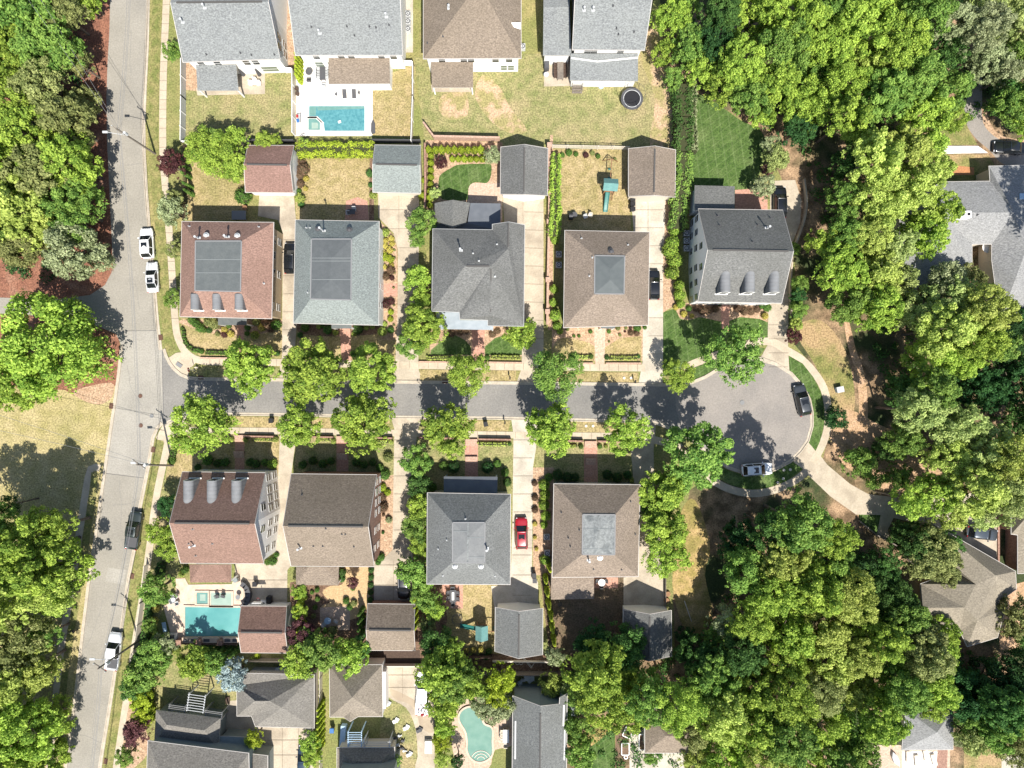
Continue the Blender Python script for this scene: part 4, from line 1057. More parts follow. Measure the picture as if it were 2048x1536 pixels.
S('pool_terrace', [(352, 1157), (370, 1156), (377, 1169), (464, 1168), (475, 1138), (487, 1178), (487, 1213), (482, 1280), (345, 1280), (327, 1212), (352, 1200)], M['travertine'])
pool([(423, 1184.5), (464, 1185), (464, 1211), (423, 1210.5)], 'water_pale', 'shallow pale sun shelf of the pool, two black chairs in it', cop='travertine')
pool([(394.5, 1184), (417, 1184), (417, 1207), (394.5, 1207)], 'water_spa', 'small square spa beside the shallow shelf', cop='travertine', extra=[('bench', [(401, 1188), (412, 1188), (412, 1201), (401, 1201)], 'water_pale', .19)])
kid = [(941, 1414), (928, 1418), (920, 1428), (920.5, 1441), (932, 1461), (935.5, 1481), (935.5, 1499), (943, 1514), (956, 1521.5), (971, 1519), (983.5, 1506.5), (983.5, 1481), (983, 1456), (968, 1448), (961, 1433), (953, 1421)]
kp = pool(kid, 'water_kidney', 'kidney shaped green pool with curved steps in tan paving', sm=4, cop='travertine')
cc = P(962, 1520)
for r_ in (1.55, 1.1, .65):
    sb = MB()
    for k in range(12):
        a0 = R(25 + k * 11); a1 = R(25 + (k + 1) * 11); o_ = cc - P(*kid[0]); sb.tube((o_.x + r_ * math.cos(a0), o_.y + r_ * math.sin(a0), .19), (o_.x + r_ * math.cos(a1), o_.y + r_ * math.sin(a1), .19), .07, n=6)
    sb.build('step', M['cream'], kp)
# ------------------------------------------------------------------ HOUSES
def hip(nw, ne, se, sw, d, ze, zd, deckm, peak=None, **kw):
    """hipped roof running up to a flat deck; d = deck corners nw ne se sw"""
    V = {'nw': (*nw, ze), 'ne': (*ne, ze), 'se': (*se, ze), 'sw': (*sw, ze)}
    for k, p in zip('abcd', d): V[k] = (*p, zd)
    F = [['nw', 'ne', 'b', 'a'], ['ne', 'se', 'c', 'b'], ['se', 'sw', 'd', 'c'], ['sw', 'nw', 'a', 'd']]
    if peak:
        for k, p in zip('ef', peak): V[k] = (*p, zd + .45)
        F += [('a', 'b', 'e'), ('b', 'c', 'f', 'e'), ('c', 'd', 'f'), ('d', 'a', 'e', 'f')]
    else: F += [('a', 'b', 'c', 'd')]
    return House('brick_house', kw['label'], 'house', V, ['nw', 'ne', 'se', 'sw'], F, kw['roof'], kw['wall'], deck=deckm, gut=kw.get('gut', 'gutter'), over=kw.get('over', .5))
def frame(h, q, m='seam'):
    for i in range(4): h.line(q[i], q[(i + 1) % 4], m, .16, 'deck_edge')
A = hip((364, 443), (547, 445), (543, 637), (360, 633), [(391, 482), (483, 482), (481, 583), (390, 581)], 6, 8.6, 'deckroof', roof='roof_red', wall='tansiding',
        label='large house with red brown hipped roof and three arched dormers on the street corner')
frame(A, [(391, 482), (483, 482), (481, 583), (390, 581)], 'midgrey'); A.line((392, 519), (481, 519)); A.line((392, 545.5), (481, 545.5))
for x in (397, 440, 484): A.dormer(x + 1, 621, 17, 30)
A.flues([(398, 477), (456, 475)]).domes([(413, 471), (475, 472)]).pipes([(379, 453), (451, 475), (518, 454), (528, 567)])
A.windows(1, (.12, .88), (1.6, 4.3)); A.windows(1, (.5,), (1.6, 4.3)); A.window(1, .3, 4.3)
B = hip((591, 440), (758, 443), (757, 650), (587, 646), [(623, 478), (703, 478), (702, 600), (621, 598)], 6, 8.9, 'deckroof_d', peak=[(662, 518), (662, 558)], roof='roof_green', wall='whitew',
        label='large house with pale grey-green hipped roof and long dark flat deck') if False else None
M['deckroof_d'] = mat('roof_membrane_grey', (.082, .09, .093), (.095, .103, .106), scale=1.2, rough=.8, fine=.06)
B = hip((591, 440), (758, 443), (757, 650), (587, 646), [(623, 478), (703, 478), (702, 600), (621, 598)], 6, 8.9, 'deckroof_d', peak=[(662, 518), (662, 558)], roof='roof_green', wall='whitew', over=.35,
        label='large house with pale grey-green hipped roof and long dark flat deck')
frame(B, [(623, 478), (703, 478), (702, 600), (621, 598)], 'midgrey'); B.line((624, 516), (702, 516)); B.line((624, 559), (702, 559)); B.line((624, 522), (702, 522))
B.flues([(648, 463)], 2.4).domes([(636, 459), (699, 460)], 'dkgrey').pipes([(613, 456), (620, 456), (616, 585)])
B.windows(1, (.25, .6, .8), (1.6, 4.4), w_=.8)
wing(B, 'porch', {'a': (663, 648, 3.2), 'b': (703, 648, 3.2), 'c': (703, 657, 3.0), 'd': (663, 657, 3.0)}, 'abcd', ['abcd'], 'deckroof', posts=(2, 3), over=.12)
wing(A, 'porch', {'a': (436, 634, 3.2), 'b': (493, 634, 3.2), 'c': (493, 650, 3.0), 'd': (436, 650, 3.0)}, 'abcd', ['abcd'], 'deckroof', posts=(2, 3), over=.12)

z, r = 6.0, 9.6
C = House('many_gabled_house', 'dark grey shingled house with several gables and pale blue metal porch roof', 'house',
  {'nw': (866, 458, z), 'n1': (985, 460, z), 'n2': (985, 449, z), 'pk': (1017, 444, 8.0), 'ne': (1049, 450, z), 'se': (1047, 652, z), 's1': (976, 651, z), 's2': (976, 640, z), 's3': (920, 638, z),
   's4': (919, 624, z), 'sw': (864, 622, z), 'rw': (930, 532, r), 're': (982, 532, r), 'gn': (1016, 497, 8.3), 'gs': (981, 630, 7.6), 'gm': (981, 600, 8.4)},
  ['nw', 'n1', 'n2', 'pk', 'ne', 'se', 's1', 's2', 's3', 's4', 'sw'],
  [['nw', 'n1', 'gn', 're', 'rw'], ['n1', 'n2', 'pk', 'gn'], ['pk', 'ne', 'se', 'gs', 'gm', 're', 'gn'], ['se', 's1', 's2', 'gs'], ['s2', 's3', 're', 'gm', 'gs'], ['s3', 's4', 'sw', 'rw', 're'], ['sw', 'nw', 'rw']],
  'roof_dark', 'cream', gut='gutter_d')
C.ridge('rw', 're'); C.ridge('re', 'gs', .2); C.ridge('pk', 'gn', .2)
C.flues([(922, 502)], 1.6); C.pipes([(990, 553), (994, 489), (946, 507), (958, 522)])
wing(C, 'porch', {'a': (870, 624, 3.3), 'b': (919, 625, 3.3), 'c': (920, 640, 3.2), 'd': (976, 641, 3.2), 'e': (976, 651, 3.1), 'f': (987, 653, 3.1), 'g': (986, 660, 2.9), 'h': (880, 658, 2.9)}, 'abcdefgh', ['abch', 'cdgh', 'defg'], 'metal_blue', posts=(6, 7), over=.15)
wing(C, 'rear_wing', {'nw': (869.5, 406, 3.4), 'n': (905, 399.5, 5.0), 'ne': (940, 405.5, 3.4), 'se': (932, 446, 3.6), 's': (905, 456, 5.0), 'sw': (869, 441, 3.4)}, ['nw', 'n', 'ne', 'se', 's', 'sw'], [['nw', 'n', 's', 'sw'], ['n', 'ne', 'se', 's']], 'roof_dark', wall='cream', gut='gutter_d')
wing(C, 'rear_porch', {'a': (941, 406, 3.3), 'b': (1001, 407, 3.0), 'c': (1001, 462, 3.0), 'd': (870, 462, 3.0), 'e': (870, 447, 3.0), 'f': (935, 446, 3.3)}, 'abcdef', ['abcf', 'fcde'], 'metal_dark', wall='cream', gut='gutter_d')
D = hip((1130, 461), (1299, 464.5), (1296, 650), (1127.5, 655), [(1189.5, 511), (1249.5, 512), (1248, 588), (1189, 587.5)], 6, 8.7, 'deckroof_m', peak=[(1220.5, 538), (1220.5, 560)], roof='roof_tan', wall='cream', label='large house with tan brown hipped roof and small grey deck at its top')
frame(D, [(1189.5, 511), (1249.5, 512), (1248, 588), (1189, 587.5)], 'midgrey'); D.domes([(1222, 503)], 'dkgrey'); D.pipes([(1163, 477), (1256, 490), (1185, 515), (1179, 552)])
wing(D, 'porch', {'a': (1202, 649, 3.3), 'b': (1230, 649, 3.3), 'c': (1230, 657, 3.1), 'd': (1202, 657, 3.1)}, 'abcd', ['abcd'], 'deckroof_m', posts=(2, 3), over=.12)
E = House('white_house', 'white house with dark grey gabled roof and three arched dormers by the turning circle', 'house',
  {'nw': (1397, 418, 6.2), 'ne': (1565, 420.5, 6.2), 're': (1587, 502.5, 12), 'se': (1563, 606, 6.2), 'sw': (1396, 603, 6.2), 'rw': (1416, 499.5, 12)},
  ['nw', 'ne', 're', 'se', 'sw', 'rw'], [['nw', 'ne', 're', 'rw'], ['rw', 're', 'se', 'sw']], 'roof_dark', 'whitew', over=.3)
E.ridge('rw', 're')
for x in (1441, 1489, 1537): E.dormer(x + 1, 588, 21, 42)
E.pipes([(1435, 432), (1439, 451), (1515, 450), (1540, 436), (1505, 484)], 'dkgrey'); E.flues([(1533, 457)])
E.windows(4, (.1, .45, .8), (1.5, 4.3)); E.windows(5, (.25, .6, .9), (1.5, 4.3)); E.windows(4, (.75,), (7.2,)); E.windows(5, (.22,), (7.2,)); E.windows(3, (.1, .3, .7, .9), (1.6, 4.4), glass='glass')
wing(E, 'rear_wing', {'nw': (1389.5, 370.5, 3.4), 'ne': (1469.5, 372.5, 3.4), 'se': (1469, 422, 4.6), 'sw': (1389, 420, 4.6)}, ['nw', 'ne', 'se', 'sw'], [['nw', 'ne', 'se', 'sw']], 'roof_dark', wall='whitew')
F = House('gabled_house', 'brown gabled house with three grey arched dormers facing the street, white side wall', 'house',
  {'nw': (365, 944, 6.2), 'ne': (530, 946, 6.2), 're': (509, 1047.5, 12), 'se': (527, 1127, 6.2), 'sw': (362, 1126, 6.2), 'rw': (339, 1046, 12)},
  ['nw', 'ne', 're', 'se', 'sw', 'rw'], [['nw', 'ne', 're', 'rw'], ['rw', 're', 'se', 'sw']], 'roof_brownF', 'whitew', over=.3)
F.ridge('rw', 're')
for x in (390, 436, 484): F.dormer(x + 1, 957, 20, 46, sgn=1)
F.windows(1, (.1, .4, .62, .85), (1.6, 4.3), fr='white'); F.windows(2, (.2, .45, .8), (1.6, 4.3)); F.windows(1, (.75,), (7.4,)); F.windows(2, (.25,), (7.4,))
F.pipes([(350, 1060), (386, 1058), (378, 1087), (425, 1087), (392, 1111)], 'midgrey'); F.flues([(388, 1090)])
wing(F, 'side_band', {'a': (524, 948, 5.3), 'b': (531, 948, 5.0), 'c': (528, 1127, 5.0), 'd': (522, 1127, 5.3)}, 'abcd', ['abcd'], 'roof_brownF')
wing(F, 'rear_wing', {'nw': (379, 1129, 3.4), 'ne': (462.5, 1129, 3.4), 'se': (462, 1165, 3.2), 'sw': (380, 1165, 3.2), 'n': (403, 1129, 4.5), 'm': (440, 1129, 4.5)}, ['nw', 'n', 'm', 'ne', 'se', 'sw'], [['nw', 'n', 'sw'], ['n', 'm', 'se', 'sw'], ['m', 'ne', 'se']], 'roof_brownF', posts=(4, 5), over=.2)
G = House('gabled_house', 'plain brown gabled house with grey-brown roof between two driveways', 'house',
  {'nw': (583, 948, 6.2), 'ne': (753, 950, 6.2), 're': (736, 1053.5, 11.6), 'se': (748, 1133, 6.2), 'sw': (582.5, 1132, 6.2), 'rw': (566, 1052, 11.6)},
  ['nw', 'ne', 're', 'se', 'sw', 'rw'], [['nw', 'ne', 're', 'rw'], ['rw', 're', 'se', 'sw']], 'roof_taupe', 'brick', over=.3)
G.ridge('rw', 're'); G.pipes([(652, 1057), (684, 1068), (691, 1068), (627, 1092), (646, 1092), (708, 1093), (604, 990)], 'dkgrey'); G.flues([(601, 1095)]); G.windows(1, (.15, .4, .65, .9), (1.6, 4.3)); G.windows(2, (.3, .7), (1.6, 4.3))
wing(G, 'rear_wing', {'nw': (592, 1134, 3.4), 'ne': (677.5, 1134, 3.4), 'se': (676, 1171, 3.2), 'sw': (592, 1170, 3.2), 'n': (618, 1134, 4.5), 'm': (650, 1134, 4.5)}, ['nw', 'n', 'm', 'ne', 'se', 'sw'], [['nw', 'n', 'sw'], ['n', 'm', 'se', 'sw'], ['m', 'ne', 'se']], 'roof_taupe', posts=(4, 5), over=.2)
Hh = hip((855, 986), (1021, 989), (1020, 1169), (854, 1168), [(905, 1045), (970, 1045), (969.5, 1125.5), (905, 1125)], 6, 9.2, 'deckroof_g', roof='roof_grey', wall='cream', label='large house with cool grey hipped roof beside the red car', gut='gutter_d') if False else None
M['deckroof_g'] = mat('roof_membrane_mid', (.15, .155, .155), (.17, .175, .172), scale=1.2, rough=.7, fine=.08)
Hh = hip((855, 986), (1021, 989), (1020, 1169), (854, 1168), [(905, 1045), (970, 1045), (969.5, 1125.5), (905, 1125)], 6, 9.2, 'deckroof_g', peak=[(937, 1075), (937, 1097)], roof='roof_grey', wall='cream', label='large house with cool grey hipped roof beside the red car', gut='gutter')
frame(Hh, [(905, 1045), (970, 1045), (969.5, 1125.5), (905, 1125)], 'midgrey'); Hh.line((936, 1046), (935, 1124), 'deckroof_l', .22); Hh.line((907, 1062), (936, 1062)); Hh.line((936, 1075), (969, 1075)); Hh.line((936, 1114), (969, 1114))
Hh.domes([(910, 1132), (962, 1132)]); Hh.pipes([(894, 1080), (877, 1098), (886, 1151), (990, 1152), (931, 1038)]); Hh.flues([(974, 1097)])
wing(Hh, 'porch', {'a': (887.5, 953, 3.2), 'b': (995, 953.5, 3.2), 'c': (994.5, 995, 4.3), 'd': (887.5, 995, 4.3)}, 'abcd', ['abcd'], 'metal_dark', posts=(0, 1), over=.2)
I = hip((1108, 968), (1280, 970), (1276, 1153), (1105, 1154.5), [(1165.5, 1029), (1230.5, 1029.5), (1229.5, 1109.5), (1164.5, 1109)], 6, 9.2, 'deckroof_l', peak=[(1198, 1062), (1198, 1078)], roof='roof_tan', wall='cream', label='large house with tan hipped roof and pale square deck beside the woods')
frame(I, [(1165.5, 1029), (1230.5, 1029.5), (1229.5, 1109.5), (1164.5, 1109)], 'midgrey'); I.line((1198, 1031), (1197, 1108), 'deckroof_l', .2); I.line((1166, 1057), (1229, 1058), 'seam'); I.line((1166, 1097), (1229, 1098), 'seam')
I.domes([(1200, 1115)], 'white'); I.flues([(1177, 1119)]); I.pipes([(1123, 1025), (1137, 1076), (1141, 1093), (1187, 1138), (1243, 1139), (1261, 1003), (1270, 1068), (1159, 1060)], 'dkgrey')
wing(I, 'rear_wing', {'nw': (1102.5, 1120, 4.3), 'ne': (1188, 1120, 4.3), 'se': (1188, 1198, 3.2), 'sw': (1102, 1199, 3.2)}, ['nw', 'ne', 'se', 'sw'], [['nw', 'ne', 'se', 'sw']], 'roof_tan', wall='cream')
# garages
def garage(label, nw, ne, se, sw, ra, rb, ns, roof, wall, zr=5.4, door=None):
    z = 3.0
    if ns:   # ridge runs up the photo
        V = {'nw': (*nw, z), 'n': (*ra, zr), 'ne': (*ne, z), 'se': (*se, z), 's': (*rb, zr), 'sw': (*sw, z)}
        h = House('garage', label, 'garage', V, ['nw', 'n', 'ne', 'se', 's', 'sw'], [['nw', 'n', 's', 'sw'], ['n', 'ne', 'se', 's']], roof, wall, over=.3)
        h.ridge('n', 's')
    else:
        V = {'nw': (*nw, z), 'ne': (*ne, z), 'e': (*rb, zr), 'se': (*se, z), 'sw': (*sw, z), 'w': (*ra, zr)}
        h = House('garage', label, 'garage', V, ['nw', 'ne', 'e', 'se', 'sw', 'w'], [['nw', 'ne', 'e', 'w'], ['w', 'e', 'se', 'sw']], roof, wall, over=.3)
        h.ridge('w', 'e')
    if door:
        sgn, y_, x0, x1 = door; xm = (x0 + x1) / 2
        for a, b_ in ((x0, xm - 3), (xm + 3, x1)):
            p = P((a + b_) / 2, y_) - h.o; wd = (b_ - a) * K
            dm = MB().box((p.x, p.y, 1.15), (wd, .08, 2.3))
            for k in range(4): dm.box((p.x, p.y - sgn * .02, .35 + k * .55), (wd * .96, .09, .46))
            dm.build('garage_door', M['cream'], h.e)
    return h
garage('small garage with red brown gabled roof behind the corner house', (496, 291), (587.5, 291), (586, 385), (491, 384), (488, 328.5), (579.5, 330), False, 'roof_redgar', 'whitew', door=(1, 388, 524, 582))
garage('small garage with pale grey-green gabled roof', (750, 290), (841, 291), (841, 386), (746, 384), (745.5, 328), (839.5, 330), False, 'roof_green', 'cream', door=(1, 388, 760, 834))
garage('small garage with dark grey gabled roof beside the kidney shaped lawn', (1002, 294.5), (1095.5, 297), (1094.5, 390.5), (1001, 387.5), (1049, 289), (1047.5, 388.5), True, 'roof_dark', 'whitew', door=(1, 391, 1010, 1085))
garage('small garage with tan gabled roof beside the long hedge', (1257.5, 297.5), (1351, 300), (1350, 394), (1257.5, 392), (1310, 292), (1308, 390), True, 'roof_tan', 'cream', door=(1, 395, 1269, 1330))
garage('small garage with red brown gabled roof beside the pool', (482.5, 1212.5), (573, 1213), (575, 1306), (482.5, 1305), (476, 1264.5), (569.5, 1265.5), False, 'roof_brownF', 'whitew', zr=5.6)
garage('small garage with grey-brown gabled roof at the end of the drive', (736, 1208), (829.5, 1209), (830, 1301), (736, 1300.5), (732.5, 1260), (827.5, 1261), False, 'roof_taupe', 'brick')
garage('small garage with grey gabled roof behind the teal playset', (991, 1215), (1085.5, 1217), (1085, 1309), (990, 1302.5), (1038, 1223.5), (1037.5, 1317), True, 'roof_grey', 'whitew', zr=5.6, door=(-1, 1213, 1000, 1075))
garage('small dark garage standing in the shade of the woods', (1247.5, 1219), (1342.5, 1221), (1343, 1312), (1247, 1310), (1300, 1229), (1298, 1322), True, 'roof_dark', 'whitew', zr=5.6, door=(-1, 1217, 1256, 1330))
# houses along the top edge
N1 = House('grey_house', 'white house with light grey roof cut off by the top left edge', 'house',
  {'sw': (366, 124, 5.5), 'se': (560, 117.5, 5.5), 're': (536, 3, 9.6), 'rw': (341, 5, 9.6), 'nw': (368, -110, 5.5), 'ne': (560, -110, 5.5)}, ['sw', 'se', 're', 'ne', 'nw', 'rw'], [['sw', 'se', 're', 'rw'], ['rw', 're', 'ne', 'nw']], 'roof_lgrey', 'whitew', over=.4)
N1.ridge('rw', 're'); N1.flues([(410, 15), (366, 44)], .8); N1.pipes([(413, 109), (481, 106), (503, 110), (549, 109)], 'dkgrey', h=.35)
N1.windows(0, (.12, .3, .62, .72), (3.9,)); N1.window(0, .82, 1.5, w_=2.4, glass='glass_green'); N1.windows(1, (.35, .6), (1.6, 4.2))
wing(N1, 'patio', {'a': (392, 130, 3.6), 'b': (472, 129, 3.6), 'c': (477, 181, 2.9), 'd': (395, 181, 2.9)}, 'abcd', ['abcd'], 'roof_lgrey', posts=(2, 3), over=.2)
N2 = House('grey_house', 'white house with light grey roof above the pool and its white terrace', 'house',
  {'sw': (591, 110, 5.5), 'se': (805, 110, 5.5), 're': (800, -5, 9.2), 'rw': (576, -5, 9.2), 'nw': (591, -110, 5.5), 'ne': (805, -110, 5.5)}, ['sw', 'se', 're', 'ne', 'nw', 'rw'], [['sw', 'se', 're', 'rw'], ['rw', 're', 'ne', 'nw']], 'roof_lgrey', 'whitew', over=.4)
N2.flues([(640, 66), (773, 33)], .8); N2.pipes([(623, 54), (694, 53), (709, 71), (739, 53), (752, 55), (778, 50)], 'dkgrey', h=.35)
N2.windows(0, (.15, .4, .5, .8, .92), (4.2,), glass='glass'); N2.windows(0, (.14, .27), (1.6,), w_=1.2, glass='glass_green')
wing(N2, 'sun_room', {'a': (657, 115, 3.7), 'b': (779, 116, 3.7), 'c': (780, 167, 2.8), 'd': (657, 168, 2.8)}, 'abcd', ['abcd'], 'roof_taupe', wall='whitew', over=.15)
N3 = House('taupe_house', 'house with taupe brown hipped roof cut off by the top edge', 'house',
  {'sw': (847, 117, 5.5), 'se': (1042, 116, 5.5), 'se2': (1042, -110, 5.5), 'nw': (847, -110, 5.5), 'rs': (938, -8, 9.8), 're': (972, -8, 9.8)}, ['sw', 'se', 'se2', 'nw'], [['sw', 'se', 're', 'rs'], ['se', 'se2', 're'], ['se2', 'nw', 'rs', 're'], ['nw', 'sw', 'rs']], 'roof_taupe', 'whitew', over=.4)
N3.flues([(898, 16)], .7); N3.pipes([(886, 73), (855, 86)], 'dkgrey', h=.35)
N3.windows(0, (.16, .4, .48, .75, .9), (4.2,)); N3.windows(0, (.84, .92), (1.5,), w_=.9, glass='glass_green')
p = N3.on(1022, 46); MB().add([(p.x - 1.5, p.y + .1, p.z - .1), (p.x + 1.4, p.y + .05, p.z + .05), (p.x + 1.4, p.y - .7, p.z - .5), (p.x + 1.4, p.y + .05, p.z - .6)], [(0, 2, 1), (1, 2, 3), (0, 1, 3), (0, 3, 2)]).build('return_gable', M['white'], N3.e)
wing(N3, 'patio', {'a': (862, 124, 3.6), 'b': (946, 124, 3.6), 'c': (946, 175, 2.9), 'd': (864, 175, 2.9)}, 'abcd', ['abcd'], 'roof_taupe', posts=(2, 3), over=.2)
N4 = House('grey_house', 'white house with grey roof and timber rear steps near the trampoline', 'house',
  {'sw': (1145, 99, 5.5), 'se': (1289, 100, 5.5), 're': (1304, -2, 9.3), 'rw': (1150, -2, 9.3), 'nw': (1145, -110, 5.5), 'ne': (1289, -110, 5.5)}, ['sw', 'se', 're', 'ne', 'nw', 'rw'], [['sw', 'se', 're', 'rw'], ['rw', 're', 'ne', 'nw']], 'roof_lgrey', 'whitew', over=.4)
N4.pipes([(1226, 12), (1233, 57), (1237, 69), (1268, 64)], 'dkgrey', h=.4); N4.flues([(1168, 20), (1186, 20)], .7); N4.windows(0, (.2, .3, .7), (4.1,), glass='glass')
wing(N4, 'side_wing', {'sw': (1086, 111, 3.6), 'se': (1143, 111, 3.6), 'ne': (1139, 14, 5.6), 'nw': (1087, 14, 5.6), 'nn': (1087, -110, 3.6), 'nm': (1139, -110, 3.6)}, ['sw', 'se', 'ne', 'nm', 'nn', 'nw'], [['sw', 'se', 'ne', 'nw'], ['nw', 'ne', 'nm', 'nn']], 'roof_lgrey', wall='whitew', over=.3)
wing(N4, 'rear_room', {'a': (1141, 107, 3.9), 'b': (1200, 107, 3.9), 'c': (1276, 107, 3.9), 'd': (1276, 162, 2.9), 'e': (1140, 161, 2.9)}, 'abcde', ['abcde'], 'roof_lgrey', wall='whitew', over=.3)
for a_, b_ in (((1142, 116), (1195, 123)), ((1195, 123), (1276, 115))):
    q = [P(a_[0], a_[1], 3.75) - N4.o, P(b_[0], b_[1], 3.75) - N4.o]; MB().tube(q[0], q[1], .12, n=6).build('roof_flashing', M['white'], N4.e)
# right edge
NE = House('sprawling_house', 'sprawling silver grey roofed house with white chimney at the right edge', 'house',
  {'a': (1881, 364, 3.6), 'b': (1980.5, 362.5, 3.6), 'c': (1978.5, 332.5, 3.6), 'd': (2075, 330, 3.6), 'e': (2075, 640, 3.6), 'f': (2000, 640, 3.6), 'g': (1984, 520, 3.6), 'g2': (1984, 488, 3.6), 'h': (1944, 488, 3.6), 'h2': (1944, 530, 3.6), 'i': (1800, 590, 3.6), 'j': (1800, 430, 3.6), 'r1': (1880, 425, 5.6), 'r2': (2028, 425, 6.0), 'r3': (2052, 500, 6.0), 'r4': (2030, 560, 5.4)},
  ['a', 'b', 'c', 'd', 'e', 'f', 'g', 'g2', 'h', 'h2', 'i', 'j'],
  [['j', 'a', 'r1'], ['a', 'b', 'r2', 'r1'], ['b', 'c', 'r2'], ['c', 'd', 'r3', 'r2'], ['d', 'e', 'r3'], ['e', 'f', 'r4', 'r3'], ['f', 'g', 'r4'], ['g', 'g2', 'r2', 'r3', 'r4'], ['g2', 'h', 'r1', 'r2'], ['h', 'h2', 'r1'], ['h2', 'i', 'r1'], ['i', 'j', 'r1']], 'roof_ne', 'cream', over=.3)
q = NE.on(1922, 432); MB().box((q.x, q.y, q.z + .4), (1.7, 1.0, 1.4)).build('chimney', M['white'], NE.e); MB().box((q.x - .4, q.y, q.z + 1.12), (.4, .4, .12)).box((q.x + .45, q.y, q.z + 1.12), (.4, .4, .12)).build('chimney_pot', M['black'], NE.e)
q = NE.on(2045, 393); MB().box((q.x, q.y, q.z + .05), (1.0, .9, .14)).build('skylight', M['bluew'], NE.e)
NE.pipes([(1954, 430)], 'dkgrey')
SE = House('angled_house', 'angled brown shingled house beside the brick forecourt at the right edge', 'house',
  {'a': (1859, 1044, 3.4), 'b': (2031, 1143, 3.4), 'c': (2033, 1178, 3.4), 'd': (1996, 1205, 3.4), 'e': (2010, 1220, 3.4), 'f': (1995, 1275, 3.4), 'g': (1935, 1293, 3.4), 'h': (1920, 1262, 3.4), 'i': (1840, 1245, 3.4), 'j': (1842, 1168, 3.4), 'k': (1912, 1144, 3.4), 'l': (1859, 1090, 3.4),
   'm': (1952, 1169, 6.0), 'n': (1991, 1151, 6.2), 'o': (1929, 1215, 6.0), 'p': (1846, 1216, 5.2), 'q': (1955, 1240, 6.0)},
  list('abcdefghijkl'), [list('abcnm'), list('amkl'), list('kmoj'), list('jop'), list('pohi'), list('jpi'), list('mnqo'), list('cdn'), list('deqn'), list('efq'), list('fgq'), list('ghoq')], 'roof_se', 'tansiding', over=.3)
EB = House('brick_house', 'brick walled garage wing with brown roof at the far right edge', 'house',
  {'a': (2023, 1000, 3.2), 'b': (2120, 985, 3.2), 'c': (2120, 1145, 3.2), 'd': (2036, 1147, 3.2), 'e': (2036, 1070, 3.2), 'e2': (2023, 1068, 3.2), 'r': (2048, 1040, 5.0), 's': (2100, 1070, 5.0)}, ['a', 'b', 'c', 'd', 'e', 'e2'],
  [['a', 'b', 's', 'r'], ['b', 'c', 's'], ['c', 'd', 'e', 'r', 's'], ['e', 'e2', 'r'], ['e2', 'a', 'r']], 'roof_se', 'brick', over=.3)
# bottom edge
S1 = House('low_garage', 'low garage with grey hipped roof beside the blue needled tree', 'garage',
  {'nw': (492, 1347, 3.2), 'ne': (628, 1350, 3.2), 'se': (628, 1456, 3.2), 's2': (511, 1453, 3.2), 's3': (503, 1432, 3.2), 'sw': (474, 1432, 3.2), 'w': (474, 1371, 3.2), 'r1': (510, 1402, 5.4), 'r2': (539, 1402, 5.4), 'r3': (563, 1415, 5.6)},
  ['nw', 'ne', 'se', 's2', 's3', 'sw', 'w'], [['nw', 'ne', 'r3', 'r2', 'r1', 'w'], ['ne', 'se', 'r3'], ['se', 's2', 'r3'], ['s2', 's3', 'r2', 'r3'], ['s3', 'sw', 'r1', 'r2'], ['sw', 'w', 'r1']], 'roof_warm', 'cream', over=.25)
S2 = House('low_garage', 'low garage with beige pyramid roof and white side wall', 'garage',
  {'nw': (659, 1330, 3.0), 'ne': (764, 1330, 3.0), 'se': (765, 1433, 3.0), 's1': (716, 1433, 3.0), 's2': (700, 1443, 3.7), 's3': (687, 1434, 3.0), 'sw': (660, 1434, 3.0), 'r': (704.5, 1395, 5.8), 'r2': (701, 1424, 3.9)},
  ['nw', 'ne', 'se', 's1', 's2', 's3', 'sw'], [['nw', 'ne', 'r'], ['ne', 'se', 'r'], ['se', 's1', 'r2', 's3', 'sw', 'r'], ['s1', 's2', 'r2'], ['s2', 's3', 'r2'], ['sw', 'nw', 'r']], 'roof_beige', 'whitew', over=.05)
MB().box((P(771, 1366).x - S2.o.x, P(771, 1366).y - S2.o.y, 1.3), (1.0, 5.6, 2.6)).build('side_store', M['white'], S2.e)
S3 = House('grey_house', 'large warm grey roofed house with pergola at the bottom left edge', 'house',
  {'nw': (296, 1482, 6.0), 'ne': (497, 1507, 6.0), 'se': (500, 1640, 6.0), 'sw': (290, 1640, 6.0), 'ra': (335, 1580, 8.8), 'rb': (440, 1590, 8.8)}, ['nw', 'ne', 'se', 'sw'], [['nw', 'ne', 'rb', 'ra'], ['ne', 'se', 'rb'], ['se', 'sw', 'ra', 'rb'], ['sw', 'nw', 'ra']], 'roof_warm', 'greysiding', over=.4)
wing(S3, 'rear_wing', {'nw': (312, 1420, 3.3), 'ne': (441, 1437, 3.3), 'se': (437, 1500, 3.3), 'sw': (308, 1490, 3.3), 'ra': (334, 1450, 4.6), 'rb': (408, 1461, 4.6)}, ['nw', 'ne', 'se', 'sw'], [['nw', 'ne', 'rb', 'ra'], ['ne', 'se', 'rb'], ['se', 'sw', 'ra', 'rb'], ['sw', 'nw', 'ra']], 'roof_warm', wall='greysiding')
wing(S3, 'flat_wing', {'a': (437, 1472, 3.0), 'b': (500, 1475, 3.0), 'c': (497, 1515, 3.2), 'd': (437, 1512, 3.2)}, 'abcd', ['abcd'], 'greysiding', wall='greysiding')
S3b = House('side_wing_house', 'narrow grey roofed outbuilding beside the bottom left house', 'outbuilding',
  {'nw': (500, 1508, 3.4), 'ne': (535, 1512, 3.4), 'se': (535, 1620, 3.4), 'sw': (497, 1620, 3.4), 'r': (517, 1560, 4.4)}, ['nw', 'ne', 'se', 'sw'], [['nw', 'ne', 'r'], ['ne', 'se', 'r'], ['se', 'sw', 'r'], ['sw', 'nw', 'r']], 'roof_warm', 'greysiding', over=.2)
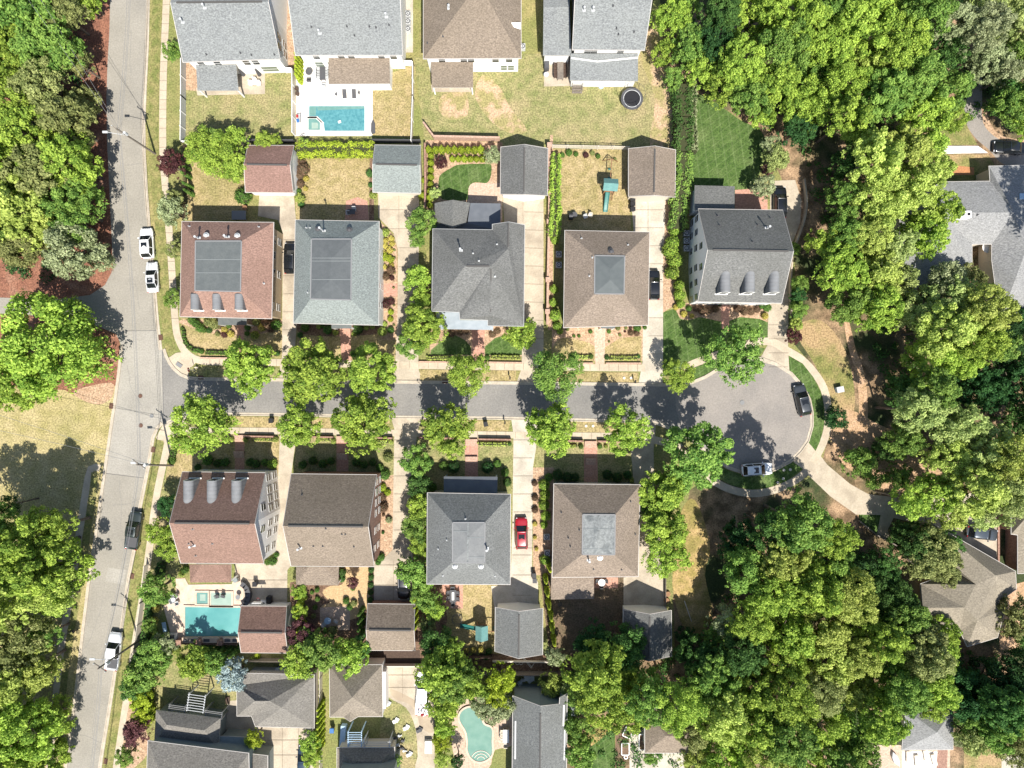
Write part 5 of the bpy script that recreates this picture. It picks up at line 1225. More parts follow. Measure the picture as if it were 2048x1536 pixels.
S4 = House('beige_house', 'beige roofed house with white pergola cut off by the bottom edge', 'house',
  {'nw': (674, 1496, 3.2), 'ne': (789, 1495, 3.2), 'se': (789, 1600, 3.2), 'sw': (674, 1600, 3.2), 'ra': (704, 1523, 4.4), 'rb': (765, 1522, 4.4), 'rc': (765, 1580, 4.4), 'rd': (704, 1580, 4.4)}, ['nw', 'ne', 'se', 'sw'],
  [['nw', 'ne', 'rb', 'ra'], ['ne', 'se', 'rc', 'rb'], ['se', 'sw', 'rd', 'rc'], ['sw', 'nw', 'ra', 'rd'], ['ra', 'rb', 'rc', 'rd']], 'roof_beige', 'cream', over=.2)
wing(S4, 'upper_roof', {'a': (676, 1543, 6.5), 'b': (704, 1549, 7.6), 'c': (765, 1548, 7.6), 'd': (788, 1541, 6.5), 'e': (788, 1640, 6.5), 'f': (676, 1640, 6.5)}, 'abcdef', ['abcdef'], 'roof_beige', wall='greysiding', over=.1)
S5 = House('gabled_house', 'grey gabled house with white trim beside the curved pool', 'house',
  {'nw': (1026, 1392, 5.0), 'n': (1081, 1413, 8.2), 'ne1': (1119, 1409, 6.0), 'ne2': (1120, 1396, 6.0), 'ne': (1134, 1388, 5.0), 'se': (1132, 1620, 5.0), 's': (1079, 1640, 8.2), 'sw': (1024, 1620, 5.0)},
  ['nw', 'n', 'ne1', 'ne2', 'ne', 'se', 's', 'sw'], [['nw', 'n', 's', 'sw'], ['n', 'ne1', 'ne2', 'ne', 'se', 's']], 'roof_grey', 'greysiding', over=.2)
S5.ridge('n', 's'); S5.line((1031.5, 1442), (1031, 1518), 'white', .25, 'roof_flashing'); S5.line((1127, 1410), (1126, 1452), 'white', .3, 'roof_flashing'); S5.line((1129, 1455), (1128, 1520), 'white', .25, 'roof_flashing')
MB().box((P(1095, 1398).x - S5.o.x, P(1095, 1398).y - S5.o.y, 1.5), (8.4, 2.6, 3.0)).build('entry_wall', M['greysiding'], S5.e)
S6 = House('hip_roofed_house', 'beige hipped roof half hidden by trees beside the planting boxes', 'house',
  {'nw': (1290, 1418, 3.4), 'ne': (1400, 1418, 3.4), 'se': (1400, 1506, 3.4), 'sw': (1290, 1506, 3.4), 'r': (1332, 1472, 5.4), 'r2': (1358, 1472, 5.4)}, ['nw', 'ne', 'se', 'sw'], [['nw', 'ne', 'r2', 'r'], ['ne', 'se', 'r2'], ['se', 'sw', 'r', 'r2'], ['sw', 'nw', 'r']], 'roof_taupe', 'cream', over=.25)
S7 = House('small_house', 'small silver roofed house among trees at the lower right', 'house',
  {'nw': (1812, 1420, 3.4), 'ne': (1906, 1420, 3.4), 'se': (1906, 1499, 3.4), 'sw': (1804, 1500, 3.4), 'r': (1874, 1465, 5.2)}, ['nw', 'ne', 'se', 'sw'], [['nw', 'ne', 'r'], ['ne', 'se', 'r'], ['se', 'sw', 'r'], ['sw', 'nw', 'r']], 'roof_ne', 'cream', over=.25)

# ------------------------------------------------------------------ VEHICLES
make_car(293, 486, 93, 'white', 'white sport utility parked nose up at the kerb, above the silver sedan', 'suv', 4.7, 2.0, True, 'suv', 'parked_suv')
make_car(303, 554, 93, 'silver', 'silver sedan with sunroof parked at the kerb just below the white car', 'sedan', 4.75, 1.9, True, 'sedan', 'parked_sedan')
make_car(580, 516, 90, 'black', 'black car parked between the red and green roofed houses, half under the eaves', 'suv', 4.8, 1.95, True)
make_car(1308, 569, 90, 'black', 'black car parked in the drive right of the tan hipped house', 'suv', 4.6, 1.9)
make_car(1561, 404, 90, 'black', 'black car standing in the rear court behind the white dormered house', 'suv', 4.8, 1.95)
make_car(1605, 800, 103, 'charcoal', 'dark grey sport utility parked along the right kerb of the turning circle', 'suv', 4.9, 1.95, True, 'suv', 'parked_suv')
make_car(1515, 939, 4, 'white', 'white car with dark glass roof parked at the lower kerb of the turning circle', 'suv', 4.7, 1.9, True)
make_car(1043, 1067, 91, 'red', 'bright red car with sunroof parked on the concrete drive', 'suv', 4.9, 1.95, True)
make_car(267, 1061, 82, 'darkgreen', 'dark grey-green pickup truck parked on the long street', 'truck', 5.9, 2.05, True, 'pickup', 'pickup_truck')
make_car(227, 1303, 83, 'palesilver', 'silver pickup truck with open bed parked near the bottom of the long street', 'truck', 5.9, 2.05, False, 'pickup', 'pickup_truck')
make_car(807, 1168, 270, 'black', 'black car nose down in the shaded drive, partly under a tree', 'suv', 4.8, 1.9)
make_car(2021, 294, 176, 'black', 'black car on the curving lane at the right edge', 'sedan', 4.9, 1.9)
make_car(1966, 1067, -8, 'greyblue', 'dark car parked in the pale forecourt of the angled house', 'suv', 4.7, 1.9)
WP = make_car(845, 1388, 88, 'white', 'white pickup truck with its bed full of junk on the wet drive', 'truck', 6.6, 2.1, False, 'pickup', 'pickup_truck', load=True)
make_car(606, 1522, 88, 'navy', 'dark blue car at the bottom edge beside the clipped bushes', 'sedan', 4.6, 1.85)
rj = random.Random(3)
for k in range(14):
    m_ = M[rj.choice(['white', 'white', 'ltgrey', 'redp', 'dkgrey', 'midgrey'])]
    o = MB().box((0, 0, 0), (rj.uniform(.25, .6), rj.uniform(.15, .4), rj.uniform(.15, .4)), rj.random() * 3).build('junk_item', m_)
    x, y = 845 + rj.uniform(-8, 8), 1416 + rj.uniform(-12, 14); p = P(x, y, 1.1); o.location = (p.x, p.y, .85 + rj.uniform(0, .35)); o.rotation_euler = (rj.uniform(-.5, .5), rj.uniform(-.5, .5), 0)
    tag(o, 'piece of scrap lying in the loaded bed of the white pickup', 'junk', 'junk heaped in the white pickup bed')
# ------------------------------------------------------------------ TREES
ST = [(505, 735, 51, 'bright'), (632, 745, 60, 'bright'), (745, 742, 46, 'bright'), (938, 748, 40, 'bright'), (1116, 750, 49, 'mid'), (1355, 750, 32, 'bright'), (1468, 708, 58, 'mid'),
      (405, 850, 60, 'bright'), (600, 853, 41, 'bright'), (729, 845, 57, 'bright'), (897, 856, 50, 'bright'), (1102, 858, 47, 'bright'), (1252, 860, 46, 'bright'), (1395, 907, 59, 'mid')]
STH = {1395: 8.6, 1468: 6.6, 1355: 4.6}
n_ = [0, 0]
for i, (x, y, r_, c_) in enumerate(ST):
    up = y < 800; k = n_[0 if up else 1]; n_[0 if up else 1] += 1
    tree(x, y, r_, STH.get(x, 5.9), c_, label=ordi(k, 7) + ' of the seven street trees on the ' + ('upper' if up else 'lower') + ' side of the cross street', group='street trees', kind='M', name='street_tree', zs=1.0)
OT = [(846, 447, 29, 3.4, 'mid'), (838, 561, 28, 3.2, 'bright'), (833, 480, 16, 2.6, 'mid'), (842, 600, 22, 3, 'bright'), (848, 655, 42, 4.2, 'bright'), (820, 690, 25, 3.5, 'mid'), (1040, 665, 32, 3.4, 'bright'), (833, 918, 30, 3.8, 'mid'),
      (838, 968, 24, 3.2, 'dark'), (842, 1010, 28, 3.6, 'bright'), (836, 1050, 30, 3.6, 'mid'), (844, 1085, 24, 3.6, 'bright'), (824, 1140, 30, 3.8, 'mid'), (848, 1155, 26, 3, 'mid'),
      (346, 103, 19, 2.6, 'mid'), (346, 330, 26, 3.0, 'maroon'), (348, 425, 28, 3.2, 'grey'), (353, 500, 18, 2.6, 'olive'), (350, 598, 20, 3, 'mid'), (345, 400, 20, 3, 'olive'),
      (410, 300, 36, 3.8, 'bright'), (445, 315, 44, 4.2, 'bright'), (475, 335, 28, 3.6, 'bright'), (475, 280, 24, 3.4, 'bright'), (425, 282, 22, 3.4, 'mid'), (530, 282, 18, 2.6, 'bright'), (552, 280, 12, 2.2, 'bright'),
      (1325, 1045, 47, 5, 'bright'), (1330, 1108, 44, 5, 'bright'), (1320, 985, 44, 5, 'bright'), (1345, 960, 34, 5, 'mid'), (1300, 1010, 24, 4, 'mid'), (338, 1010, 20, 3.2, 'deep'), (322, 1060, 26, 3.4, 'bright'), (340, 1100, 22, 3.2, 'bright'), (318, 1175, 33, 4, 'mid'),
      (440, 640, 1, 1, None)]
for x, y, r_, h, c_ in OT:
    if c_: tree(x, y, r_, h, c_, desc='small ' + CN[c_] + ' garden tree' if r_ < 32 else CN[c_] + ' garden tree')
# left side woods
LW = [(113, 695, 102, 7, 'bright'), (30, 760, 60, 6, 'bright'), (50, 490, 44, 7, 'olive'), (160, 505, 56, 8, 'grey'), (205, 515, 26, 5, 'grey'), (45, 425, 70, 9, 'yellow'), (20, 350, 60, 9, 'bright'), (150, 420, 58, 9, 'mid'), (90, 350, 62, 10, 'olive'),
      (150, 330, 55, 9, 'bright'), (60, 270, 66, 10, 'bright'), (140, 250, 48, 9, 'olive'), (15, 200, 60, 10, 'bright'), (90, 180, 56, 10, 'olive'), (40, 110, 58, 9, 'bright'), (110, 100, 60, 9, 'mid'), (165, 130, 26, 6, 'olive'), (60, 30, 60, 9, 'mid'),
      (130, 30, 42, 8, 'olive'), (180, 5, 30, 6, 'bright'), (10, 20, 40, 8, 'bright'), (170, 210, 34, 7, 'olive'), (178, 380, 30, 6, 'mid'), (100, 460, 30, 8, 'yellow'), (10, 480, 40, 7, 'mid'), (-30, 420, 70, 8, 'mid'), (-30, 100, 70, 8, 'mid'), (10, 280, 40, 8, 'mid'),
      (60, 1110, 78, 9, 'bright'), (130, 1130, 62, 9, 'bright'), (20, 1180, 70, 9, 'yellow'), (100, 1060, 50, 8, 'bright'), (100, 1180, 50, 8, 'yellow'), (-20, 1060, 60, 8, 'mid'), (20, 1010, 22, 5, 'dark'), (120, 1200, 30, 7, 'bright'),
      (40, 1280, 66, 9, 'olive'), (80, 1330, 46, 8, 'yellow'), (20, 1360, 60, 9, 'yellow'), (95, 1270, 30, 7, 'mid'), (50, 1450, 74, 10, 'bright'), (110, 1430, 40, 8, 'bright'), (20, 1520, 70, 9, 'bright'), (100, 1510, 44, 8, 'bright'), (-30, 1290, 60, 8, 'mid'), (-30, 1440, 60, 8, 'mid')]
for x, y, r_, h, c_ in LW: tree(x, y, r_ * .96, h * (1.25 if 1000 < y < 1210 else .74), c_, zs=1.2, desc='tall ' + CN[c_] + ' tree', group='trees left of the long street')
# right side woods : individual crowns, tightly packed
RW = [(1345, 40, 40, 6, 'bright'), (1330, 110, 26, 4, 'bright'), (1380, 100, 42, 6, 'mid'), (1370, 20, 30, 5, 'mid'), (1345, 160, 22, 3.5, 'mid'), (1430, 90, 50, 7, 'deep'), (1440, 30, 44, 7, 'dark'), (1410, 140, 40, 6, 'bright'), (1500, 50, 66, 9, 'bright'), (1480, 130, 56, 9, 'bright'),
      (1440, 175, 38, 5, 'bright'), (1500, 195, 44, 6, 'mid'), (1525, 235, 26, 4, 'bright'), (1560, 20, 50, 9, 'bright'), (1570, 100, 58, 10, 'mid'), (1550, 170, 52, 9, 'bright'), (1610, 60, 50, 10, 'bright'), (1650, 10, 50, 10, 'mid'), (1660, 90, 58, 10, 'bright'), (1640, 150, 50, 9, 'mid'),
      (1610, 210, 54, 10, 'bright'), (1690, 170, 50, 9, 'bright'), (1720, 50, 66, 11, 'bright'), (1740, 130, 56, 10, 'yellow'), (1780, 20, 56, 10, 'bright'), (1800, 90, 60, 11, 'bright'), (1850, 30, 54, 10, 'mid'), (1760, 200, 60, 10, 'mid'), (1690, 240, 50, 9, 'bright'), (1640, 280, 40, 8, 'bright'),
      (1590, 265, 34, 6, 'deep'), (1830, 170, 58, 10, 'mid'), (1880, 110, 54, 9, 'dark'), (1890, 190, 46, 8, 'mid'), (1840, 240, 56, 9, 'bright'), (1900, 40, 50, 9, 'grey'), (1960, 60, 56, 9, 'grey'), (1960, 20, 40, 8, 'pale'), (2020, 40, 60, 9, 'pale'), (1970, 130, 44, 8, 'grey'), (2040, 110, 50, 8, 'mid'), (2010, 150, 30, 6, 'grey'),
      (2030, 210, 46, 6, 'mid'), (2010, 200, 34, 5, 'dark'), (2050, 250, 30, 4, 'bright'), (1905, 240, 26, 4, 'bright'),
      (1740, 320, 60, 10, 'yellow'), (1800, 310, 54, 10, 'yellow'), (1850, 300, 40, 8, 'bright'), (1690, 330, 36, 8, 'dark'), (1660, 300, 26, 7, 'bright'), (1690, 400, 46, 9, 'mid'), (1760, 400, 60, 10, 'yellow'), (1830, 380, 54, 9, 'yellow'), (1870, 340, 34, 7, 'yellow'), (1880, 420, 40, 8, 'bright'),
      (1690, 470, 44, 9, 'mid'), (1740, 470, 46, 9, 'yellow'), (1840, 470, 56, 9, 'bright'), (1790, 490, 40, 9, 'pale'), (1680, 540, 56, 9, 'bright'), (1740, 550, 58, 9, 'yellow'), (1640, 490, 36, 7, 'bright'), (1790, 560, 40, 9, 'pale'), (1690, 600, 50, 9, 'mid'), (1750, 620, 54, 9, 'bright'),
      (1890, 560, 40, 7, 'grey'), (1930, 560, 34, 7, 'olive'), (1900, 600, 58, 8, 'pale'), (1970, 620, 60, 9, 'yellow'), (1830, 620, 50, 8, 'pale'), (1880, 660, 58, 9, 'yellow'), (1960, 680, 54, 8, 'bright'), (1790, 670, 56, 9, 'bright'), (1850, 720, 56, 9, 'bright'), (1920, 720, 44, 8, 'bright'), (2000, 690, 34, 6, 'mid'),
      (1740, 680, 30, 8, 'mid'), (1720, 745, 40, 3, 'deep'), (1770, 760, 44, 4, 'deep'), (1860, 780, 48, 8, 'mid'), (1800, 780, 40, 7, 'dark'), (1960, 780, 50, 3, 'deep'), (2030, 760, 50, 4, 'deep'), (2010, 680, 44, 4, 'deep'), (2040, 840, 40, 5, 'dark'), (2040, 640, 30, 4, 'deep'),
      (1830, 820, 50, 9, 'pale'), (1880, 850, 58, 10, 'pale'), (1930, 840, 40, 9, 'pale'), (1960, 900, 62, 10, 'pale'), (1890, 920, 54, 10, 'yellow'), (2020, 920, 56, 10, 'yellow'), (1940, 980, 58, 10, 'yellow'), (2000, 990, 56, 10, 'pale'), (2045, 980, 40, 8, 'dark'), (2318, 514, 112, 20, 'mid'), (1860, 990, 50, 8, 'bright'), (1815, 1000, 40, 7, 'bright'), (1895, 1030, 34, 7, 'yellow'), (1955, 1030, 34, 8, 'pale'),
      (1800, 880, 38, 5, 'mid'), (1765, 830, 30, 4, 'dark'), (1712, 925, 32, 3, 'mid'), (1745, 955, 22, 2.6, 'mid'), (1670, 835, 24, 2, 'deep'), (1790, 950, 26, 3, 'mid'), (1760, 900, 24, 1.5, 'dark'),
      (1850, 1100, 56, 6, 'olive'), (1880, 1130, 40, 5, 'olive'), (1815, 1080, 40, 5, 'dark'), (1890, 1090, 30, 5, 'dark'), (2030, 1230, 40, 5, 'olive'), (2040, 1280, 30, 4, 'dark'),
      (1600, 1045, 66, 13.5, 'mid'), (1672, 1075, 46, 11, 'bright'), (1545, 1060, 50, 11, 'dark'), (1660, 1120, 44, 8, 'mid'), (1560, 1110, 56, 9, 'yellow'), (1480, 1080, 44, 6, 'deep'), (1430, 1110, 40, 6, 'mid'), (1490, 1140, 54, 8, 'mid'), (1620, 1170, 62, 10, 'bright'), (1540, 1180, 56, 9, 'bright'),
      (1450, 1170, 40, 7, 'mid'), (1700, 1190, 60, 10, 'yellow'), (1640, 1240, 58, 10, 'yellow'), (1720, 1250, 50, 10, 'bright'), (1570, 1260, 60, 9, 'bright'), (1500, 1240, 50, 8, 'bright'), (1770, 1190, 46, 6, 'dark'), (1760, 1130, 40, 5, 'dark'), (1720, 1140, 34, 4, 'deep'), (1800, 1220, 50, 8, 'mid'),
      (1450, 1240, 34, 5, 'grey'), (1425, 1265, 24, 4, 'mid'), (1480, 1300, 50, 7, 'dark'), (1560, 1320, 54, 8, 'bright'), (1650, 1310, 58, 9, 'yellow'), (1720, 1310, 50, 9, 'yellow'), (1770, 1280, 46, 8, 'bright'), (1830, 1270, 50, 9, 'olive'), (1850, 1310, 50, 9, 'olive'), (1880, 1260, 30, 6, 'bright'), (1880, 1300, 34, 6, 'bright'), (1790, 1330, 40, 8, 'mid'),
      (1500, 1370, 56, 8, 'bright'), (1420, 1340, 56, 8, 'mid'), (1400, 1390, 54, 8, 'bright'), (1440, 1430, 60, 8, 'yellow'), (1380, 1450, 44, 7, 'olive'), (1510, 1440, 56, 8, 'bright'), (1580, 1390, 58, 8, 'bright'), (1640, 1380, 50, 8, 'olive'), (1700, 1380, 44, 8, 'yellow'), (1750, 1370, 46, 8, 'bright'),
      (1810, 1380, 48, 8, 'mid'), (1860, 1370, 50, 8, 'bright'), (1920, 1380, 56, 4, 'deep'), (1980, 1360, 56, 4, 'deep'), (2030, 1350, 50, 5, 'deep'), (2000, 1410, 50, 7, 'dark'), (1940, 1420, 44, 7, 'mid'), (2040, 1430, 50, 7, 'mid'), (1980, 1460, 44, 7, 'mid'), (1940, 1470, 34, 6, 'pale'), (2030, 1490, 44, 6, 'olive'), (1915, 1475, 16, 3, 'grey'),
      (1570, 1470, 60, 8, 'mid'), (1640, 1450, 56, 8, 'bright'), (1700, 1450, 50, 8, 'mid'), (1760, 1440, 50, 8, 'bright'), (1450, 1500, 60, 8, 'bright'), (1520, 1520, 56, 8, 'yellow'), (1600, 1530, 56, 8, 'bright'), (1670, 1520, 52, 8, 'mid'), (1720, 1500, 40, 7, 'mid'), (1400, 1520, 44, 7, 'yellow'), (1860, 1410, 28, 5, 'bright'), (1780, 1400, 34, 7, 'mid'),
      (1190, 1335, 66, 9.5, 'bright'), (1260, 1365, 60, 9.5, 'bright'), (1210, 1400, 62, 8, 'bright'), (1297, 1402, 52, 12, 'mid'), (1170, 1380, 46, 7, 'mid'), (1240, 1290, 50, 6, 'dark'), (1190, 1290, 44, 5, 'deep'), (1270, 1420, 40, 7, 'bright'), (1350, 1410, 56, 12.5, 'bright'),
      (1390, 1300, 40, 5, 'dark'), (1370, 1270, 20, 3, 'deep'), (1150, 1450, 34, 4, 'mid'), (1160, 1500, 34, 3.6, 'mid'), (1110, 1310, 20, 3, 'grey'),
      (888, 1328, 52, 6, 'bright'), (874, 1282, 36, 5, 'dark'), (900, 1350, 44, 6, 'mid'), (890, 1400, 36, 5, 'bright'), (950, 1360, 34, 4.5, 'bright'), (1003, 1352, 30, 4.5, 'lime'), (998, 1385, 28, 4.5, 'lime'), (970, 1400, 30, 4, 'grey'), (1005, 1405, 28, 4, 'grey'), (930, 1380, 22, 4, 'mid'), (1100, 1365, 24, 3, 'yellow'), (1130, 1370, 22, 3, 'pale'),
      (985, 1425, 24, 3.4, 'grey'), (890, 1450, 22, 3, 'bright'), (885, 1480, 20, 2.6, 'lime'), (888, 1515, 18, 2.6, 'yellow'), (915, 1520, 14, 3, 'deep')]
for x, y, r_, h, c_ in RW:
    if (x, y) in ((1640, 280), (1740, 680), (1660, 300), (1720, 745), (1765, 830), (1600, 1190), (1790, 670), (1450, 1170), (1430, 1110), (1770, 760)): continue
    tree(x, y, r_ * (.84 if h > 6 else .95), h if h >= 11 else h * .85 + (random.uniform(-3, 3.5) if h > 6 else 0), c_, zs=1.25, desc=('tall ' if h > 6 else 'low ') + CN[c_] + ' tree', group='woodland trees' if x > 1380 else 'trees between the gardens')
# lower left gardens
BT = [(600, 1320, 34, 4, 'bright'), (650, 1300, 38, 4.5, 'mid'), (700, 1310, 36, 4, 'bright'), (620, 1285, 30, 3.6, 'mid'), (720, 1290, 22, 3.5, 'dark'), (605, 1262, 27, 3.4, 'purple'), (600, 1220, 16, 2.6, 'bright'), (598, 1180, 16, 2.6, 'bright'), (470, 1348, 31, 3, 'blue'),
      (390, 1320, 34, 3.2, 'bright'), (430, 1325, 24, 3, 'mid'), (310, 1300, 30, 3.4, 'mid'), (290, 1345, 36, 3.4, 'mid'), (270, 1370, 26, 3, 'dark'), (330, 1290, 24, 3, 'grey'), (285, 1400, 22, 2.4, 'lime'), (290, 1430, 20, 2.2, 'lime'), (278, 1460, 26, 3, 'purple'),
      (300, 1250, 14, 2.4, 'mid'), (284, 1320, 18, 3, 'dark'), (325, 1320, 20, 3, 'mid'), (255, 1510, 20, 2.4, 'mid'), (510, 1475, 18, 3, 'lime'), (620, 1480, 22, 2.6, 'bright'), (625, 1510, 20, 2.6, 'bright'), (500, 1490, 14, 2, 'bush'), (790, 1520, 14, 2.4, 'mid'), (1300, 1513, 14, 2, 'mid'), (705, 1165, 12, 2.0, 'purple'),
      (1000, 1205, 1, 1, None), (905, 1223, 1, 1, None), (860, 1200, 24, 3, 'mid'), (870, 1218, 22, 3, 'bright'), (855, 1245, 18, 2.6, 'olive'), (842, 1190, 20, 2.6, 'mid'), (1470, 330, 1, 1, None), (1525, 375, 23, 3.2, 'grey'), (1548, 318, 26, 3.4, 'pale'), (1535, 340, 14, 2, 'purple'), (1540, 290, 18, 3, 'grey'), (1595, 620, 18, 2.2, 'mid'), (1600, 570, 18, 2, 'mid'), (1585, 500, 14, 2, 'mid'), (1595, 590, 16, 2, 'deep'), (1585, 673, 16, 1.8, 'maroon'), (1590, 650, 13, 1.6, 'yellow')]
for x, y, r_, h, c_ in BT:
    if c_: tree(x, y, r_, h, c_, desc='small ' + CN[c_] + ' tree', kind='S')
# low undergrowth of the woods
def undergrowth(name, poly, n, colour, seed):
    rg = np.random.default_rng(seed); xs = [p[0] for p in poly]; ys = [p[1] for p in poly]; cl = []
    while len(cl) < n:
        x, y = rg.uniform(min(xs), max(xs)), rg.uniform(min(ys), max(ys))
        if in_poly(x, y, poly):
            p = P(x, y); r = rg.uniform(.4, 1.2); cl.append((p.x, p.y, r * .4, r, r * .7, int(70 * r)))
    me = leafcloud(name, cl, .26, rg, up=.6); me.materials[0] = LF[colour]; o = bpy.data.objects.new(name, me); COL.objects.link(o)
    return tag(o, None, 'undergrowth', kind='stuff')
undergrowth('undergrowth', [(1340, 0), (2060, 0), (2060, 180), (1900, 260), (1860, 520), (2060, 660), (2060, 960), (1900, 820), (1760, 820), (1740, 640), (1640, 440), (1600, 320), (1440, 180)], 700, 'dark', 5)['label'] = 'low green undergrowth below the trees of the upper right woods'
undergrowth('undergrowth', [(1360, 1300), (1440, 1240), (1440, 1080), (1640, 1010), (1740, 1100), (1830, 1260), (2060, 1330), (2060, 1440), (1780, 1480), (1420, 1536), (1130, 1536), (1140, 1330)], 600, 'dark', 6)['label'] = 'low green undergrowth below the trees of the lower right woods'
undergrowth('undergrowth', [(-20, -10), (130, -10), (185, 120), (185, 480), (120, 560), (-20, 560)], 260, 'deep', 7)['label'] = 'low green undergrowth below the trees of the upper left woods'
# conifer columns leaning out by perspective
def conifer(px, py, rpx, h, c_, desc):
    b_ = P(px, py); e = empty('column_conifer', (b_.x, b_.y, 0)); e['category'] = 'conifer'; rng = np.random.default_rng(int(px + py)); r = rpx * K
    cl = [(0, 0, h * (k + .5) / 9, r * (1 - .75 * (k / 9) ** 1.3), h / 13, 90) for k in range(9)]
    me = leafcloud('foliage', cl, .2, rng, up=.2, spread=.4); me.materials[0] = LF[c_]; o = bpy.data.objects.new('foliage', me); COL.objects.link(o); o.parent = e
    MB().tube((0, 0, 0), (0, 0, h * .9), .07, .03, 6).build('trunk', M['bark'], e); auto(e, desc, px, py)
for x, y in ((380, 340), (381, 356), (384, 376), (386, 390)): conifer(x, y, 5, 3.2, 'bush', 'narrow green conifer')
for k, y in enumerate(range(1160, 1270, 13)): conifer(606 + (k % 2) * 4, y + 20, 6, 4.2, 'lime', 'narrow lime green conifer')
for k, x in enumerate(range(395, 482, 14)): conifer(x, 1296, 7, 4.0, 'bush', 'dark conical evergreen')
for k, (x, y) in enumerate([(1090, 1150), (1093, 1175), (1096, 1200), (1100, 1222), (1103, 1245), (1106, 1270), (1098, 1128)]): conifer(x, y, 6, 4.6, 'lime', 'slim lime conifer')
for k, y in enumerate(range(1400, 1490, 12)): conifer(647, y, 5, 3.6, 'lime', 'slim conifer')
for k, y in enumerate(range(126, 170, 8)): conifer(603, y, 5, 3.4, 'lime', 'slim conifer')
for k, y in enumerate(range(1175, 1255, 14)): conifer(834, y, 5, 3.4, 'lime', 'slim conifer')
for k, y in enumerate(range(1215, 1262, 15)): conifer(727, y, 5, 4, 'bush', 'slim dark conifer')
# ------------------------------------------------------------------ HEDGES AND SHRUBS
hedge([(592, 296), (745, 296)], 30, 2.2, 'lime', 'long lime green hedge between the white pool terrace and the dry lawn', dens=160)
hedge([(598, 284), (612, 284)], 16, 2.4, 'bright', 'dark green clipped end of the lime hedge')
hedge([(1368, 165), (1370, 230), (1368, 300)], 40, 3.0, 'dark', 'tall dark hedge right of the trampoline', dens=90, size=.24)
hedge([(1368, 300), (1368, 350), (1362, 400), (1358, 455)], 36, 3.0, 'mid', 'tall mixed hedge between the tan garage and the green lawn', dens=90, size=.24)
hedge([(1390, 150), (1388, 230), (1392, 300)], 14, 2.2, 'grey', 'pale feathery hedge strip left of the green back lawn', dens=70, size=.2)
hedge([(1113, 308), (1111, 360), (1112, 420), (1109, 470)], 22, 2.4, 'bright', 'tall shaggy hedge right of the dark grey garage', dens=110, size=.22)
for k, (x, y, r_) in enumerate([(1110, 480, 10), (1108, 578, 10), (1107, 605, 10), (1110, 630, 14), (1114, 652, 10)]): shrub(x, y, r_, 'bright', h=1.6)
for (x, y, r_) in [(1345, 485, 16), (1340, 500, 18), (1350, 520, 18), (1344, 545, 16), (1358, 570, 12), (1360, 590, 14), (1362, 608, 10), (1350, 460, 14)]: shrub(x, y, r_, 'bright', h=2.2)
row((858, 300), (962, 300), 9, 8.5, 'lime', 'ball shrub in the back row of the kidney lawn bed', 'arborvitae row behind the kidney lawn', h=2.2, name='arborvitae')
row((905, 318), (965, 318), 6, 7.5, 'lime', 'shrub in the second row of the kidney lawn bed', 'front row of kidney lawn shrubs', h=1.2)
row((862, 312), (860, 410), 8, 7.5, 'lime', 'ball shrub in the column left of the kidney lawn', 'arborvitae column left of the kidney lawn', h=1.8, name='arborvitae')
tree(984, 312, 17, 2.2, 'grey', desc='small pale tree beside the dark garage', kind='S'); tree(870, 388, 12, 1.8, 'pale', desc='small pale tree beside the rear wing', kind='S')
tree(882, 326, 12, 1.6, 'maroon', desc='small maroon leaved tree', kind='S')
shrub(846, 390, 8, 'lime'); shrub(846, 360, 7, 'lime')
for (x, y, r_, c_) in [(606, 338, 14, 'rust'), (603, 322, 9, 'rust'), (600, 350, 10, 'rust'), (601, 367, 9, 'rust'), (612, 337, 7, 'gold'), (612, 357, 7, 'gold'), (611, 377, 6, 'gold'), (600, 397, 12, 'yellow'), (598, 382, 6, 'bush'), (485, 392, 19, 'bush'), (740, 347, 9, 'dark'), (746, 390, 9, 'yellow'), (741, 370, 6, 'dark'), (843, 392, 8, 'lime'), (602, 408, 8, 'dark')]:
    shrub(x, y, r_, c_)
# side bed of the green roofed house
for (x, y, r_, c_) in [(770, 465, 10, 'yellow'), (771, 481, 7, 'gold'), (783, 477, 7, 'gold'), (784, 487, 7, 'gold'), (771, 492, 7, 'gold'), (780, 500, 8, 'gold'), (769, 505, 6, 'gold'), (771, 514, 10, 'lime'), (781, 518, 9, 'lime'), (770, 534, 6, 'gold'), (783, 530, 6, 'gold'), (782, 540, 10, 'rust'), (772, 553, 9, 'rust'), (784, 556, 6, 'maroon'), (772, 608, 11, 'maroon'), (783, 603, 8, 'maroon'), (782, 624, 7, 'lime'), (781, 638, 7, 'lime'), (770, 648, 6, 'yellow'), (764, 663, 11, 'yellow'), (781, 660, 8, 'bush'), (787, 575, 3, 'olive'), (789, 500, 3, 'olive'), (789, 515, 3, 'olive'), (789, 545, 3, 'olive'), (788, 610, 3, 'olive'), (788, 650, 3, 'olive')]:
    shrub(x, y, r_, c_)
